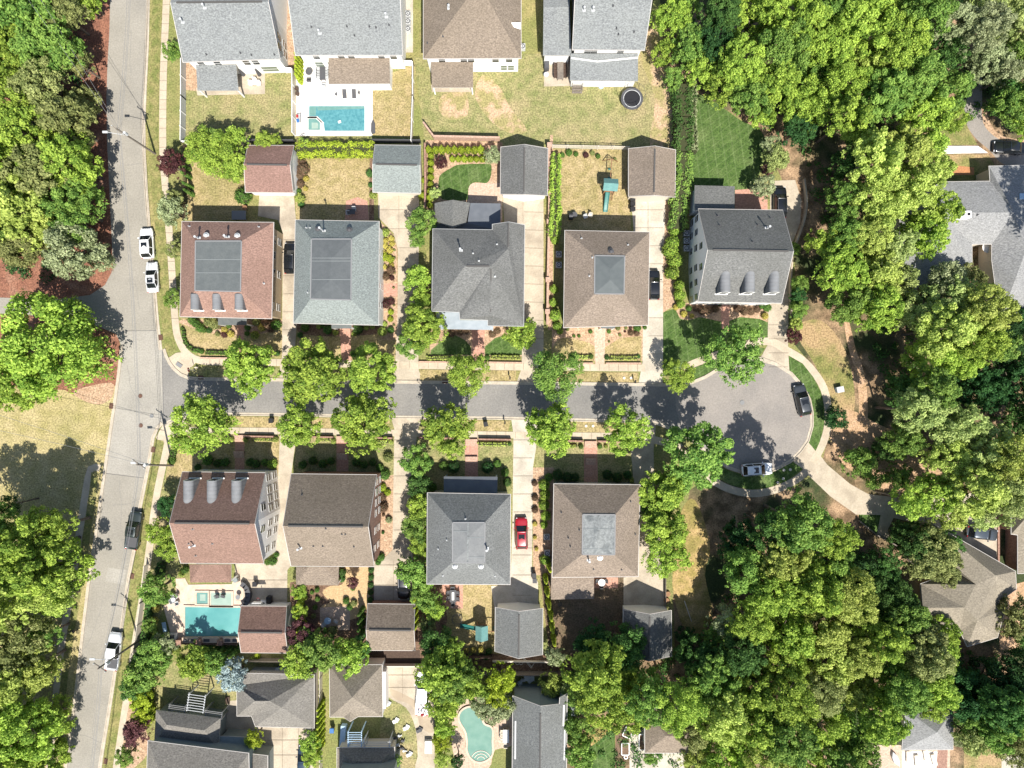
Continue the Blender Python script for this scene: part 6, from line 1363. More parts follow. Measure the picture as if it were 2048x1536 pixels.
# front garden of the corner house
for (x, y, r_, c_) in [(384, 641, 10, 'bush'), (392, 648, 10, 'bush'), (400, 656, 10, 'bush'), (408, 660, 7, 'bush'), (418, 661, 7, 'dark'), (418, 643, 13, 'olive'), (430, 648, 13, 'olive'), (440, 652, 8, 'rust'), (449, 659, 8, 'gold'), (449, 669, 8, 'maroon'), (462, 668, 8, 'gold'), (435, 668, 6, 'olive'), (458, 652, 6, 'bush'), (495, 655, 7, 'bush'), (513, 643, 10, 'olive'), (534, 647, 11, 'rust'), (541, 659, 8, 'rust'), (524, 655, 9, 'gold'), (552, 650, 12, 'bush'), (509, 670, 10, 'yellow'), (494, 667, 6, 'bush'), (403, 703, 6, 'bush'), (467, 706, 6, 'bush'), (365, 658, 5, 'bush'), (555, 707, 6, 'dark')]:
    shrub(x, y, r_, c_)
hedge([(366, 662), (366, 676), (372, 690), (384, 699), (400, 703)], 8, .7, 'bush', 'low curved hedge on the street corner', sm=3, size=.12, dens=200)
hedge([(410, 705), (457, 706)], 8, .7, 'bush', 'low straight hedge right of the curved corner hedge', size=.12, dens=200)
hedge([(853, 716), (903, 716)], 8, .7, 'yellow', 'low clipped hedge left of the red path, dark grey house', size=.12, dens=200)
hedge([(983, 714), (1040, 715)], 8, .7, 'yellow', 'low clipped hedge right of the red path, dark grey house', size=.12, dens=200)
hedge([(1140, 714), (1178, 714)], 8, .7, 'yellow', 'low clipped hedge left of the pale path, tan house', size=.12, dens=200)
hedge([(1222, 716), (1274, 716)], 9, .7, 'yellow', 'low clipped hedge right of the pale path, tan house', size=.12, dens=200)
shrub(1214, 715, 6, 'dark'); shrub(1277, 713, 5, 'dark'); shrub(1182, 713, 6, 'bush'); shrub(975, 715, 6, 'bush')
for (x, y, r_, c_) in [(610, 655, 10, 'bush'), (638, 653, 6, 'yellow'), (655, 660, 10, 'dark'), (671, 665, 7, 'yellow'), (645, 652, 5, 'bush'), (716, 658, 12, 'dark'), (733, 655, 6, 'yellow'), (745, 653, 6, 'yellow'), (708, 668, 6, 'yellow'), (600, 670, 7, 'dark'), (706, 708, 8, 'bush'), (742, 700, 8, 'dark')]: shrub(x, y, r_, c_)
for (x, y, r_, c_) in [(903, 667, 9, 'rust'), (920, 664, 9, 'rust'), (933, 663, 6, 'rust'), (985, 668, 9, 'rust'), (995, 662, 8, 'rust'), (875, 664, 7, 'bush')]: shrub(x, y, r_, c_, h=.5)
for (x, y, r_, c_) in [(1135, 658, 5, 'olive'), (1148, 672, 4, 'bush'), (1158, 672, 4, 'bush'), (1181, 663, 5, 'bush'), (1218, 663, 5, 'bush'), (1236, 656, 6, 'olive'), (1252, 656, 4, 'olive'), (1261, 655, 4, 'maroon'), (1240, 670, 4, 'olive'), (1218, 683, 3, 'olive'), (1275, 656, 9, 'bush'), (1290, 655, 5, 'bush'), (1262, 666, 7, 'rust'), (1274, 667, 7, 'rust'), (1250, 663, 3, 'maroon'), (1120, 662, 8, 'bright')]: shrub(x, y, r_, c_)
for (x, y, r_, c_) in [(1392, 617, 8, 'rust'), (1405, 621, 10, 'rust'), (1418, 621, 9, 'rust'), (1431, 618, 9, 'rust'), (1476, 617, 9, 'rust'), (1489, 622, 10, 'rust'), (1503, 623, 9, 'rust'), (1515, 619, 8, 'rust'), (1368, 628, 8, 'gold'), (1352, 614, 7, 'gold'), (1384, 632, 6, 'gold'), (1530, 632, 8, 'gold'), (1378, 617, 7, 'bush'), (1535, 615, 10, 'bush'), (1523, 612, 7, 'bush'), (1440, 608, 5, 'dark')]: shrub(x, y, r_, c_)
hedge([(1592, 590), (1598, 620), (1594, 650)], 20, 1.4, 'dark', 'dark hedge right of the drive with retaining wall', size=.2)
# south gardens
for (x, y, r_, c_) in [(415, 921, 12, 'bush'), (435, 927, 10, 'dark'), (450, 925, 10, 'dark'), (500, 925, 10, 'dark'), (512, 928, 10, 'dark'), (545, 928, 11, 'bright'), (530, 925, 9, 'bush'), (395, 935, 8, 'dark'), (343, 922, 9, 'bush'), (463, 879, 6, 'yellow'), (491, 880, 6, 'yellow'), (446, 877, 5, 'yellow'), (551, 879, 7, 'yellow'), (343, 905, 4, 'bush'),
      (605, 930, 10, 'dark'), (625, 922, 10, 'dark'), (645, 928, 10, 'dark'), (662, 922, 9, 'dark'), (712, 925, 10, 'dark'), (728, 930, 9, 'dark'), (745, 925, 9, 'dark'), (760, 935, 9, 'bush'), (770, 950, 12, 'bush'), (765, 975, 9, 'lime'), (775, 985, 8, 'lime'), (765, 993, 10, 'rust'), (766, 1015, 12, 'rust'), (776, 915, 12, 'olive'), (782, 884, 6, 'yellow'), (667, 883, 6, 'yellow'),
      (778, 1040, 8, 'grey'), (767, 1030, 4, 'rust'), (766, 1065, 4, 'dark'), (762, 1115, 9, 'bush'), (756, 1125, 7, 'bush'), (860, 925, 9, 'dark'), (888, 932, 11, 'bush'), (908, 935, 14, 'deep'), (975, 935, 14, 'deep'), (995, 928, 9, 'bush'), (1010, 945, 10, 'bush'), (1015, 965, 10, 'dark'), (865, 975, 10, 'bush'), (1019, 888, 5, 'bush'),
      (1069, 967, 7, 'rust'), (1070, 996, 8, 'rust'), (1070, 1020, 8, 'rust'), (1070, 1048, 6, 'gold'), (1070, 1075, 5, 'gold'), (1088, 970, 13, 'bright'), (1090, 990, 13, 'bright'), (1088, 1010, 13, 'bright'), (1092, 1032, 12, 'bright'), (1088, 1050, 9, 'bright'), (1090, 1120, 12, 'bright'), (1098, 955, 10, 'bush'),
      (1145, 893, 5, 'yellow'), (1162, 893, 6, 'bush'), (1200, 893, 6, 'bush'), (1212, 893, 5, 'yellow'), (1115, 950, 12, 'deep'), (1135, 955, 12, 'deep'), (1150, 955, 10, 'deep'), (1215, 950, 12, 'deep'), (1235, 955, 12, 'deep'), (1255, 950, 10, 'deep'), (1263, 960, 6, 'yellow'), (1073, 1098, 5, 'gold'),
      (363, 1148, 8, 'yellow'), (370, 1140, 9, 'bush'), (312, 1218, 9, 'gold'), (308, 1242, 9, 'gold'), (307, 1262, 8, 'yellow'), (300, 1228, 7, 'bush'), (335, 1290, 9, 'bush'), (352, 1302, 9, 'yellow'), (545, 1123, 10, 'bush'), (535, 1125, 7, 'bush'), (553, 1110, 6, 'bush'),
      (685, 1145, 9, 'dark'), (684, 1158, 8, 'dark'), (742, 1140, 7, 'dark'), (742, 1155, 7, 'dark'), (741, 1170, 7, 'dark'), (741, 1185, 7, 'dark'), (740, 1200, 7, 'dark'), (706, 1177, 6, 'bush'), (624, 1185, 5, 'bush'), (634, 1180, 6, 'bush'), (635, 1198, 6, 'bush'), (692, 1202, 8, 'bush'), (699, 1215, 7, 'bush'), (708, 1207, 8, 'olive'), (627, 1232, 6, 'olive'), (640, 1258, 5, 'olive'), (665, 1262, 12, 'olive'), (652, 1262, 8, 'bush'), (630, 1215, 6, 'bush'),
      (933, 1301, 6, 'gold'), (947, 1300, 7, 'gold'), (962, 1300, 7, 'gold'), (978, 1303, 8, 'dark'), (940, 1312, 6, 'yellow'), (955, 1314, 6, 'yellow'), (972, 1314, 7, 'dark'), (930, 1315, 6, 'yellow'), (600, 1370, 1, None),
      (1000, 1230, 1, None), (1560, 1010, 1, None), (620, 1345, 6, 'yellow'), (504, 1321, 8, 'yellow'), (515, 1312, 7, 'lime'), (1110, 1385, 8, 'pale'), (640, 1330, 1, None), (1125, 310, 6, 'bush'), (1138, 305, 8, 'bush'), (1152, 308, 6, 'bush'), (1172, 310, 7, 'maroon'), (1185, 306, 6, 'olive'), (1230, 318, 4, 'olive'), (1196, 312, 6, 'bush')]:
    if c_: shrub(x, y, r_, c_)
hedge([(362, 878), (350, 890), (346, 906), (344, 915)], 9, .8, 'bush', 'short curved hedge below the corner street tree', sm=3, size=.14)
hedge([(505, 879), (545, 880)], 6, .6, 'yellow', 'low hedge strip right of the brick steps, left garden', size=.12, dens=200)
hedge([(632, 879), (658, 880)], 6, .6, 'yellow', 'low hedge strip above the plain brown house', size=.12, dens=200)
hedge([(752, 883), (775, 884)], 6, .6, 'yellow', 'low hedge strip beside the second tree gap', size=.12, dens=200)
hedge([(958, 888), (1013, 889)], 8, .7, 'yellow', 'low clipped hedge right of the red brick walk', size=.12, dens=200)
hedge([(1136, 892), (1154, 892)], 6, .6, 'yellow', 'short low hedge left of the brick steps, tan house', size=.12, dens=200)
hedge([(284, 1390), (292, 1445)], 34, 1.6, 'lime', 'broad bright green hedge beside the lower left pavement', size=.17)
hedge([(295, 1200), (290, 1240), (285, 1285)], 12, 1.6, 'dark', 'dark hedge inside the fence left of the large pool', size=.2)
hedge([(318, 1130), (312, 1160)], 14, 1.8, 'deep', 'short dark hedge left of the pool terrace', size=.2)
hedge([(355, 1328), (400, 1338), (430, 1330)], 16, 1.2, 'lime', 'curved bright hedge above the lower left lawn', sm=3, size=.15)
# ------------------------------------------------------------------ FENCES AND WALLS
def fence(pts, h, m, label, t=.09, posts=True, name='fence', cat='fence', gap=2.4, pm=None, z0=0.0):
    q = [P(*p) for p in pts]; e = empty(name, (q[0].x, q[0].y, 0), 0, label, cat); mb = MB(); rail = MB()
    for a, b_ in zip(q[:-1], q[1:]):
        d = b_ - a; rz = math.atan2(d.y, d.x); c = (a + b_) / 2 - q[0]
        mb.box((c.x, c.y, h / 2 + .03), (d.length, t * .5, h - .06), rz); rail.box((c.x, c.y, h), (d.length, t, .09), rz)
    mb.build('panel', m, e); rail.build('rail', pm or m, e)
    if posts:
        for a, b_ in zip(q[:-1], q[1:]):
            n = max(1, int((b_ - a).length / gap))
            for i in range(n + 1):
                c = a.lerp(b_, i / n) - q[0]; MB().box((c.x, c.y, (h + .14) / 2), (.14, .14, h + .14)).build('post', pm or m, e)
    return e
def rail_fence(pts, h, m, label, gap=2.2, nr=3, name='rail_fence'):
    q = [P(*p) for p in pts]; e = empty(name, (q[0].x, q[0].y, 0), 0, label, 'fence'); mb = MB()
    for a, b_ in zip(q[:-1], q[1:]):
        d = b_ - a
        for k in range(nr): mb.tube(a - q[0] + Vector((0, 0, h * (k + 1) / nr)), b_ - q[0] + Vector((0, 0, h * (k + 1) / nr)), .045, n=6)
        n_ = int(d.length / .16)
        for i in range(n_): c = a.lerp(b_, i / n_) - q[0]; mb.box((c.x, c.y, h / 2), (.035, .035, h), math.atan2(d.y, d.x))
    mb.build('pickets', m, e)
    for a, b_ in zip(q[:-1], q[1:]):
        n = max(1, int((b_ - a).length / gap))
        for i in range(n + 1): c = a.lerp(b_, i / n) - q[0]; MB().box((c.x, c.y, h / 2 + .05), (.12, .12, h + .1)).build('post', m, e)
    return e
fence([(372, 121), (372, 200), (371, 290)], 1.8, M['ltgrey'], 'pale vinyl fence along the left side of the top left lawn', pm=M['white'], gap=2.3)
fence([(371, 290), (385, 289)], 1.8, M['white'], 'short white fence return at the lawn corner', pm=M['white'])
fence([(591, 146), (591, 272)], 1.8, M['cream'], 'pale fence between the top left lawn and the pool terrace', pm=M['white'])
fence([(574, 146), (591, 146)], 1.8, M['white'], 'short white fence beside the top left house')
fence([(828, 132), (828, 200), (825, 288)], 1.8, M['cream'], 'white fence right of the dry pool side lawn', pm=M['white'])
fence([(810, 132), (828, 132)], 1.8, M['white'], 'short white fence below the side yard')
rail_fence([(374, 292), (374, 440)], 1.3, M['wooddark'], 'dark picket fence left of the corner house yard')
fence([(500, 286), (592, 287)], 1.7, M['dkgrey'], 'dark fence behind the red roofed garage')
fence([(748, 286), (842, 287)], 1.7, M['dkgrey'], 'dark fence behind the pale green roofed garage')
fence([(849, 252), (869, 279)], 1.7, M['pinkbrick'], 'short slanting brick wall left of the taupe house lawn', t=.25, posts=False, name='brick_wall', cat='wall')
fence([(869, 280), (1000, 283)], 1.8, M['pinkbrick'], 'pink brick wall behind the kidney lawn bed', t=.3, posts=False, name='brick_wall', cat='wall')
fence([(852, 292), (853, 372), (852, 420)], 1.5, M['brick'], 'brick wall left of the kidney shaped lawn', t=.28, posts=False, name='brick_wall', cat='wall')
rail_fence([(1104, 297), (1255, 300)], 1.6, M['cream'], 'pale picket fence behind the green slide playset yard', name='picket_fence')
fence([(1098, 298), (1098, 400), (1097, 470), (1095, 560), (1094, 650)], 1.2, M['pinkbrick'], 'long low brick wall between two yards right of the drive', t=.35, posts=False, name='brick_wall', cat='wall')
for k, (x, y) in enumerate([(1098, 296), (1099, 388), (1097, 447), (1095, 562), (1094, 625)]):
    p = P(x, y); tag(MB().box((p.x, p.y, .75), (.6, .6, 1.5)).box((p.x, p.y, 1.55), (.72, .72, .1)).build('brick_pier', M['pinkbrick']), ordi(k, 5, 'top') + ' of the brick piers along the wall right of the drive', 'pier', 'brick piers')
for (a, b_, l) in (((402, 716), (460, 717), 'left of the first street tree'), ((838, 724), (935, 725), 'left of the dark grey house path'), ((968, 725), (1044, 726), 'right of the dark grey house path'), ((1125, 727), (1186, 727), 'left of the tan house path'), ((1211, 727), (1282, 727), 'right of the tan house path'), ((598, 722), (682, 722), 'left of the green roofed house path')):
    band('low_wall', [a, b_], -1.5, 1.8, M['pinkbrick'], h=.42, label='low pink brick kerb wall along the pavement, ' + l, cat='low wall')
for (a, b_, l) in (((492, 872), (550, 873), 'right of the first brick steps'), ((592, 873), (668, 874), 'left of the second brick steps'), ((697, 874), (786, 876), 'right of the second brick steps'), ((958, 878), (1022, 879), 'right of the red brick walk'), ((838, 875), (928, 877), 'left of the red brick walk'), ((1076, 880), (1166, 882), 'left of the rightmost brick steps'), ((1195, 882), (1262, 884), 'right of the rightmost brick steps')):
    band('low_wall', [a, b_], -1.2, 1.8, M['brick'], h=.9, label='brick retaining wall below the pavement, ' + l, cat='retaining wall')
for k, (x, y, wd) in enumerate([(481, 872, 20), (685, 874, 22), (943, 880, 24), (943, 915, 24), (1181, 884, 24), (479, 904, 20), (685, 908, 20), (1181, 918, 20)]):
    p = P(x, y); e = MB()
    for j in range(3): e.box((p.x, p.y - .36 * j, .12 + .14 * (2 - j) * .5), (wd * K, .34, .14 * (3 - j)))
    o = e.build('brick_steps', M['pinkbrick']); o['category'] = 'steps'; auto(o, 'short flight of pink brick steps', x, y)
fence([(298, 1128), (290, 1200), (278, 1290), (272, 1312)], 1.5, M['cream'], 'pale fence left of the large pool', pm=M['cream'], t=.06)
fence([(335, 1282), (480, 1284)], 1.2, M['wooddark'], 'dark fence rail behind the large pool', posts=False)
for k, x in enumerate([364, 404, 446]):
    p = P(x, 1280); tag(MB().box((p.x, p.y, .6), (.75, .75, 1.2)).box((p.x, p.y, 1.25), (.85, .85, .1)).build('brick_pier', M['brick']), ordi(k, 3) + ' of the brick piers behind the large pool', 'pier', 'pool wall piers')
for k, (x0, x1) in enumerate([(368, 400), (408, 442), (450, 482)]):
    p = P((x0 + x1) / 2, 1277); wd = (x1 - x0) * K; e = empty('fountain_basin', (p.x, p.y, .1), 0, ordi(k, 3) + ' of the raised basins at the end of the pool', 'basin', 'pool basins')
    MB().box((0, 0, .35), (wd, .8, .7)).build('plinth', M['travertine'], e); MB().box((-wd * .22, .0, .71), (wd * .36, .45, .03)).build('grille', M['dkgrey'], e)
    if k != 1: MB().box((wd * .24, .0, .712), (wd * .3, .42, .03)).build('grille', M['dkgrey'], e)
fence([(870, 1308), (985, 1308)], 1.6, M['wooddark'], 'dark board fence behind the teal playset', gap=2.4)
fence([(920, 1341), (1130, 1342)], 1.8, M['woodgrey'], 'weathered board fence above the bottom grey gabled house', t=.12)
fence([(985, 1320), (1125, 1322)], .6, M['cream'], 'pale low wall behind the grey gabled garage', t=.2, posts=False, name='low_wall', cat='wall')
fence([(645, 1318), (645, 1536)], 1.8, M['cream'], 'narrow pale fence between the two low garages', t=.07)
fence([(575, 1316), (640, 1318)], 1.5, M['woodgrey'], 'grey fence above the low hipped garage', posts=False)
fence([(497, 1316), (575, 1316)], 1.5, M['woodgrey'], 'grey fence below the poolside garage', posts=False)
fence([(766, 1327), (850, 1327)], 1.2, M['cream'], 'pale parapet at the top of the junk pickup drive', t=.15, posts=False, name='low_wall', cat='wall')
fence([(1329, 1150), (1329, 1215)], 1.0, M['woodgrey'], 'low timber edge right of the shaded court', posts=False)
band('retaining_wall', [(1605, 360), (1610, 402), (1606, 440), (1592, 480), (1585, 500), (1579, 547), (1578, 600), (1582, 640)], -1.5, 1.5, M['concrete'], h=.8, sm=3, label='curving concrete retaining wall right of the white dormered house', cat='retaining wall')
band('low_wall', [(1714, 1040), (1752, 1070), (1790, 1090), (1850, 1160)], -1.2, 1.2, M['woodgrey'], h=.8, label='grey border wall beside the small triangular lawn', cat='wall')
band('brick_edge', [(1996, 1000), (1996, 1130)], -2, 2, M['brick'], h=.2, label='brick edging strip of the pale forecourt', cat='edging')
# ------------------------------------------------------------------ POLES, WIRES, SIGNS
def pole(px, py, h, label, arm=None, lean=(0, 0), xarm=True):
    b_ = P(px, py); e = empty('utility_pole', (b_.x, b_.y, 0), 0, label, 'utility pole'); T = Vector((lean[0], lean[1], h))
    MB().tube((0, 0, 0), T, .17, .11, 10).build('pole', M['woodgrey'], e)
    if xarm:
        MB().box((T.x, T.y, h - .6), (2.2, .1, .12), R(-35)).build('crossarm', M['woodgrey'], e)
        for k in (-1, 0, 1): MB().tube((T.x + k * .8, T.y - k * .56, h - .55), (T.x + k * .8, T.y - k * .56, h - .3), .06, n=8).build('insulator', M['ltgrey'], e)
    MB().tube((T.x * .8 + .25, T.y * .8, h * .78), (T.x * .8 + .25, T.y * .8, h * .78 + .8), .22, n=12).build('transformer', M['ltgrey'], e)
    if arm:
        a = Vector((lean[0] * .75, lean[1] * .75, h * arm[2])); b2 = a + Vector((arm[0], arm[1], .5)); MB().tube(a, b2, .04, n=6).build('lamp_arm', M['ltgrey'], e); MB().box(b2 + Vector((-.2, 0, 0)), (.75, .3, .16)).build('lamp_head', M['ltgrey'], e)
    return b_ + T
t1 = pole(311, 308, 11.0, 'utility pole with street lamp arm beside the upper part of the long street', arm=(-2.6, .3, .75))
t2 = pole(346, 931, 11.0, 'leaning utility pole at the lower left street corner', arm=(-2.2, .2, .62), lean=(.2, 1.4))
t3 = pole(278, 1281, 11.0, 'utility pole with lamp leaning over the silver pickup', arm=(-2.2, .3, .7))
t0 = P(333, -160, 0) + Vector((0, 0, 11)); t4 = P(235, 1640, 0) + Vector((0, 0, 11))
def wire(a, b_, sag, label, r=.022):
    mb = MB(); n = 14; pr = None; o = Vector(a)
    for i in range(n + 1):
        t = i / n; p = Vector(a).lerp(Vector(b_), t) - Vector((0, 0, sag * 4 * t * (1 - t))) - o
        if pr is not None: mb.tube(pr, p, r, n=5, cap=False)
        pr = p
    ob = mb.build('power_line', M['midgrey']); ob.location = o; tag(ob, label, 'wire')
wl = ['upper', 'middle', 'lower']
for j, z in enumerate((-.35, -1.6, -2.6)):
    for k, (a, b_, nm) in enumerate(((t0, t1, 'above the lamp pole beside the upper street'), (t1, t2, 'spanning the street between the upper and the corner pole'), (t2, t3, 'from the corner pole to the pole by the silver pickup'), (t3, t4, 'below the pole by the silver pickup'))):
        wire(a + Vector((-.4 * j, 0, z)), b_ + Vector((-.4 * j, 0, z)), .9, wl[j] + ' power line ' + nm)
wire(t1 + Vector((0, 0, -.5)), P(60, -60) + Vector((0, 0, 12)), .6, 'power line running from the upper pole over the woods')
wire(t1 + Vector((0, 0, -1.2)), P(90, -60) + Vector((0, 0, 11)), .6, 'second power line running from the upper pole over the woods')
wire(t2 + Vector((0, 0, -1)), P(20, 840) + Vector((0, 0, 9)), .6, 'power line crossing the dry field from the corner pole')
wire(t2 + Vector((0, 0, -2)), P(0, 800) + Vector((0, 0, 9)), .6, 'second power line crossing the dry field from the corner pole')
def lamp(px, py, h, dx, label):
    b_ = P(px, py); e = empty('street_lamp', (b_.x, b_.y, 0), 0, label, 'street lamp'); MB().tube((0, 0, 0), (0, 0, h), .08, .05, 8).build('pole', M['dkgrey'], e)
    MB().tube((0, 0, h), (dx, 0, h + .3), .035, n=6).build('arm', M['dkgrey'], e); MB().box((dx, 0, h + .3), (.6, .28, .14)).build('lamp_head', M['dkgrey'], e)
lamp(144, 1262, 5.5, .9, 'small dark street lamp beside the left footpath')
# stop sign on the corner
b_ = P(391, 740); e = empty('stop_sign', (b_.x, b_.y, 0), R(-80), 'red octagonal stop sign on a post at the street corner', 'sign'); MB().tube((0, 0, 0), (0, 0, 2.6), .035, n=8).build('post', M['ltgrey'], e)
pl = [(math.cos(R(22.5 + 45 * k)) * .38, math.sin(R(22.5 + 45 * k)) * .38 + 2.3) for k in range(8)]
mb = MB().add([(x, -.045, z) for x, z in pl] + [(x, -.03, z) for x, z in pl], [tuple(range(8)), tuple(range(15, 7, -1))] + [(i, (i + 1) % 8, 8 + (i + 1) % 8, 8 + i) for i in range(8)])
face = mb.build('sign_plate', M['redp'], e)
cu = bpy.data.curves.new('sign_text', 'FONT'); cu.body = 'STOP'; cu.size = .27; cu.align_x = 'CENTER'; cu.align_y = 'CENTER'; cu.extrude = .003
tmp = bpy.data.objects.new('sign_text', cu); COL.objects.link(tmp); bpy.context.view_layer.update()
tme = bpy.data.meshes.new_from_object(tmp.evaluated_get(bpy.context.evaluated_depsgraph_get())); bpy.data.objects.remove(tmp)
to = bpy.data.objects.new('lettering', tme); COL.objects.link(to); to.data.materials.clear(); to.data.materials.append(M['white']); to.parent = e; to.location = (0, -.052, 2.3); to.rotation_euler = (R(90), 0, 0)
def simple(name, px, py, label, cat, parts, rz=0.0, z=.0, group=None, au=False):
    p = P(px, py); e = empty(name, (p.x, p.y, z), R(rz)); e['category'] = cat
    if group: e['group'] = group
    if au: auto(e, label, px, py)
    else: e['label'] = label
    for nm, mb, m in parts: mb.build(nm, M[m], e)
    return e
def bin_(px, py, rz, label=None, c='dkgrey', lid='black'):
    b_ = MB(); n = .58
    b_.add([(-.22, -.24, .08), (.22, -.24, .08), (.22, .24, .08), (-.22, .24, .08), (-.3, -.33, 1.0), (.3, -.33, 1.0), (.3, .33, 1.0), (-.3, .33, 1.0)], [(3, 2, 1, 0), (4, 5, 6, 7), (0, 1, 5, 4), (1, 2, 6, 5), (2, 3, 7, 6), (3, 0, 4, 7)])
    return simple('wheelie_bin', px, py, label or 'dark wheeled bin', 'bin', [('body', b_, c), ('lid', MB().box((0, .02, 1.03), (.66, .72, .07)).box((0, .40, .98), (.5, .06, .06)), lid), ('wheel', MB().tube((-.27, .26, .12), (-.2, .26, .12), .12, n=12), 'black'), ('wheel', MB().tube((.2, .26, .12), (.27, .26, .12), .12, n=12), 'black')], rz, au=label is None, z=.1)
bin_(546, 841, 0, 'dark wheeled bin on the verge above the brown dormered house'); bin_(972, 848, 15, 'tilted dark wheeled bin on the verge near the mailbox'); bin_(1336, 869, 20, 'pale lidded wheeled bin beside the big tree at the turning circle', 'ltgrey', 'ltgrey'); bin_(514, 1165, 0); bin_(1068, 1148, 0); bin_(1069, 1158, 0, c='ltgrey', lid='dkgrey')
for y in (402, 411, 421): bin_(1264, y, 90)
for x, y in ((570, 1337), (560, 1335)): bin_(x, y, 10, c='ltgrey', lid='ltgrey')
bin_(667, 1455, 0, 'wheeled bin with bright blue lid beside the beige house', 'dkgrey', 'blue')
def mailbox(px, py, label): simple('mailbox', px, py, label, 'mailbox', [('post', MB().box((0, 0, .55), (.1, .1, 1.1)), 'wooddark'), ('box', MB().box((0, .05, 1.2), (.2, .5, .2)).tube((0, -.2, 1.3), (0, .3, 1.3), .1, n=10), 'black')], z=.1)
mailbox(1020, 757, 'black mailbox on the upper verge near the dark grey house'); mailbox(1268, 764, 'black mailbox on the upper verge by the tan house drive'); mailbox(847, 836, 'black mailbox at the mouth of the lower drive'); mailbox(1010, 845, 'black mailbox on the lower verge beside the tilted bin'); mailbox(157, 1258, 'mailbox on the left footpath near the small lamp')
simple('fire_hydrant', 395, 735, 'pale fire hydrant on the grass behind the stop sign', 'hydrant', [('body', MB().tube((0, 0, 0), (0, 0, .6), .14, n=12).tube((0, 0, .6), (0, 0, .75), .14, .04, n=12).tube((-.25, 0, .45), (.25, 0, .45), .07, n=8), 'cream')], z=.1)
for x, y in ((1248, 756), (1262, 756), (1342, 871), (666, 844), (677, 844), (1172, 852), (1186, 852), (1555, 965), (1566, 957), (1580, 939), (1567, 940)):
    simple('utility_cover', x, y, 'small pale utility cover', 'utility cover', [('lid', MB().disc((0, 0, 0), .22, .04, 12), 'cream')], z=.12, au=True)
simple('utility_cabinet', 1676, 779, 'pale green utility box on the grass right of the turning circle', 'utility box', [('cabinet', MB().box((0, 0, .4), (1.0, .8, .8)), 'bluew'), ('lid', MB().box((0, 0, .83), (1.1, .9, .08)), 'ltgrey')], 12)
# air conditioners
def ac(px, py, label=None): return simple('air_conditioner', px, py, label or 'grey air conditioner', 'air conditioner', [('case', MB().box((0, 0, .4), (.85, .85, .8)), 'ltgrey'), ('fan_grille', MB().ring((0, 0, .8), .24, .38, .03, 20).disc((0, 0, .8), .1, .04, 12), 'dkgrey')], au=label is None)
for x, y in ((817, 32), (817, 47), (817, 62), (1117, 510), (1117, 531), (1371, 468), (1371, 483), (1371, 498), (1045, 97), (1093, 1072), (1094, 1104), (577, 1335)): ac(x, y)
# trampoline
p = P(1262, 202); e = empty('trampoline', (p.x, p.y, 0), 0, 'round black trampoline with net poles on the lawn below the grey house', 'trampoline')
MB().disc((0, 0, .88), 1.25, .02, 36).build('mat', M['black'], e); MB().ring((0, 0, .86), 1.3, 1.72, .07, 36).build('pad', M['dkgrey'], e); MB().ring((0, 0, .93), 1.27, 1.36, .03, 36).build('rim', M['ltgrey'], e)
for k in range(6):
    a = k * math.pi / 3; MB().tube((1.72 * math.cos(a), 1.72 * math.sin(a), 0), (1.78 * math.cos(a), 1.78 * math.sin(a), 2.7), .03, n=6).build('net_pole', M['dkgrey'], e)
mb = MB()
for k in range(24):
    a0, a1 = k * math.pi / 12, (k + 1) * math.pi / 12; mb.tube((1.8 * math.cos(a0), 1.8 * math.sin(a0), 2.7), (1.8 * math.cos(a1), 1.8 * math.sin(a1), 2.7), .02, n=5)
mb.build('net_ring', M['dkgrey'], e)
MB().box((-.1, -.4, .93), (.7, .5, .06)).build('blanket', M['black'], e)
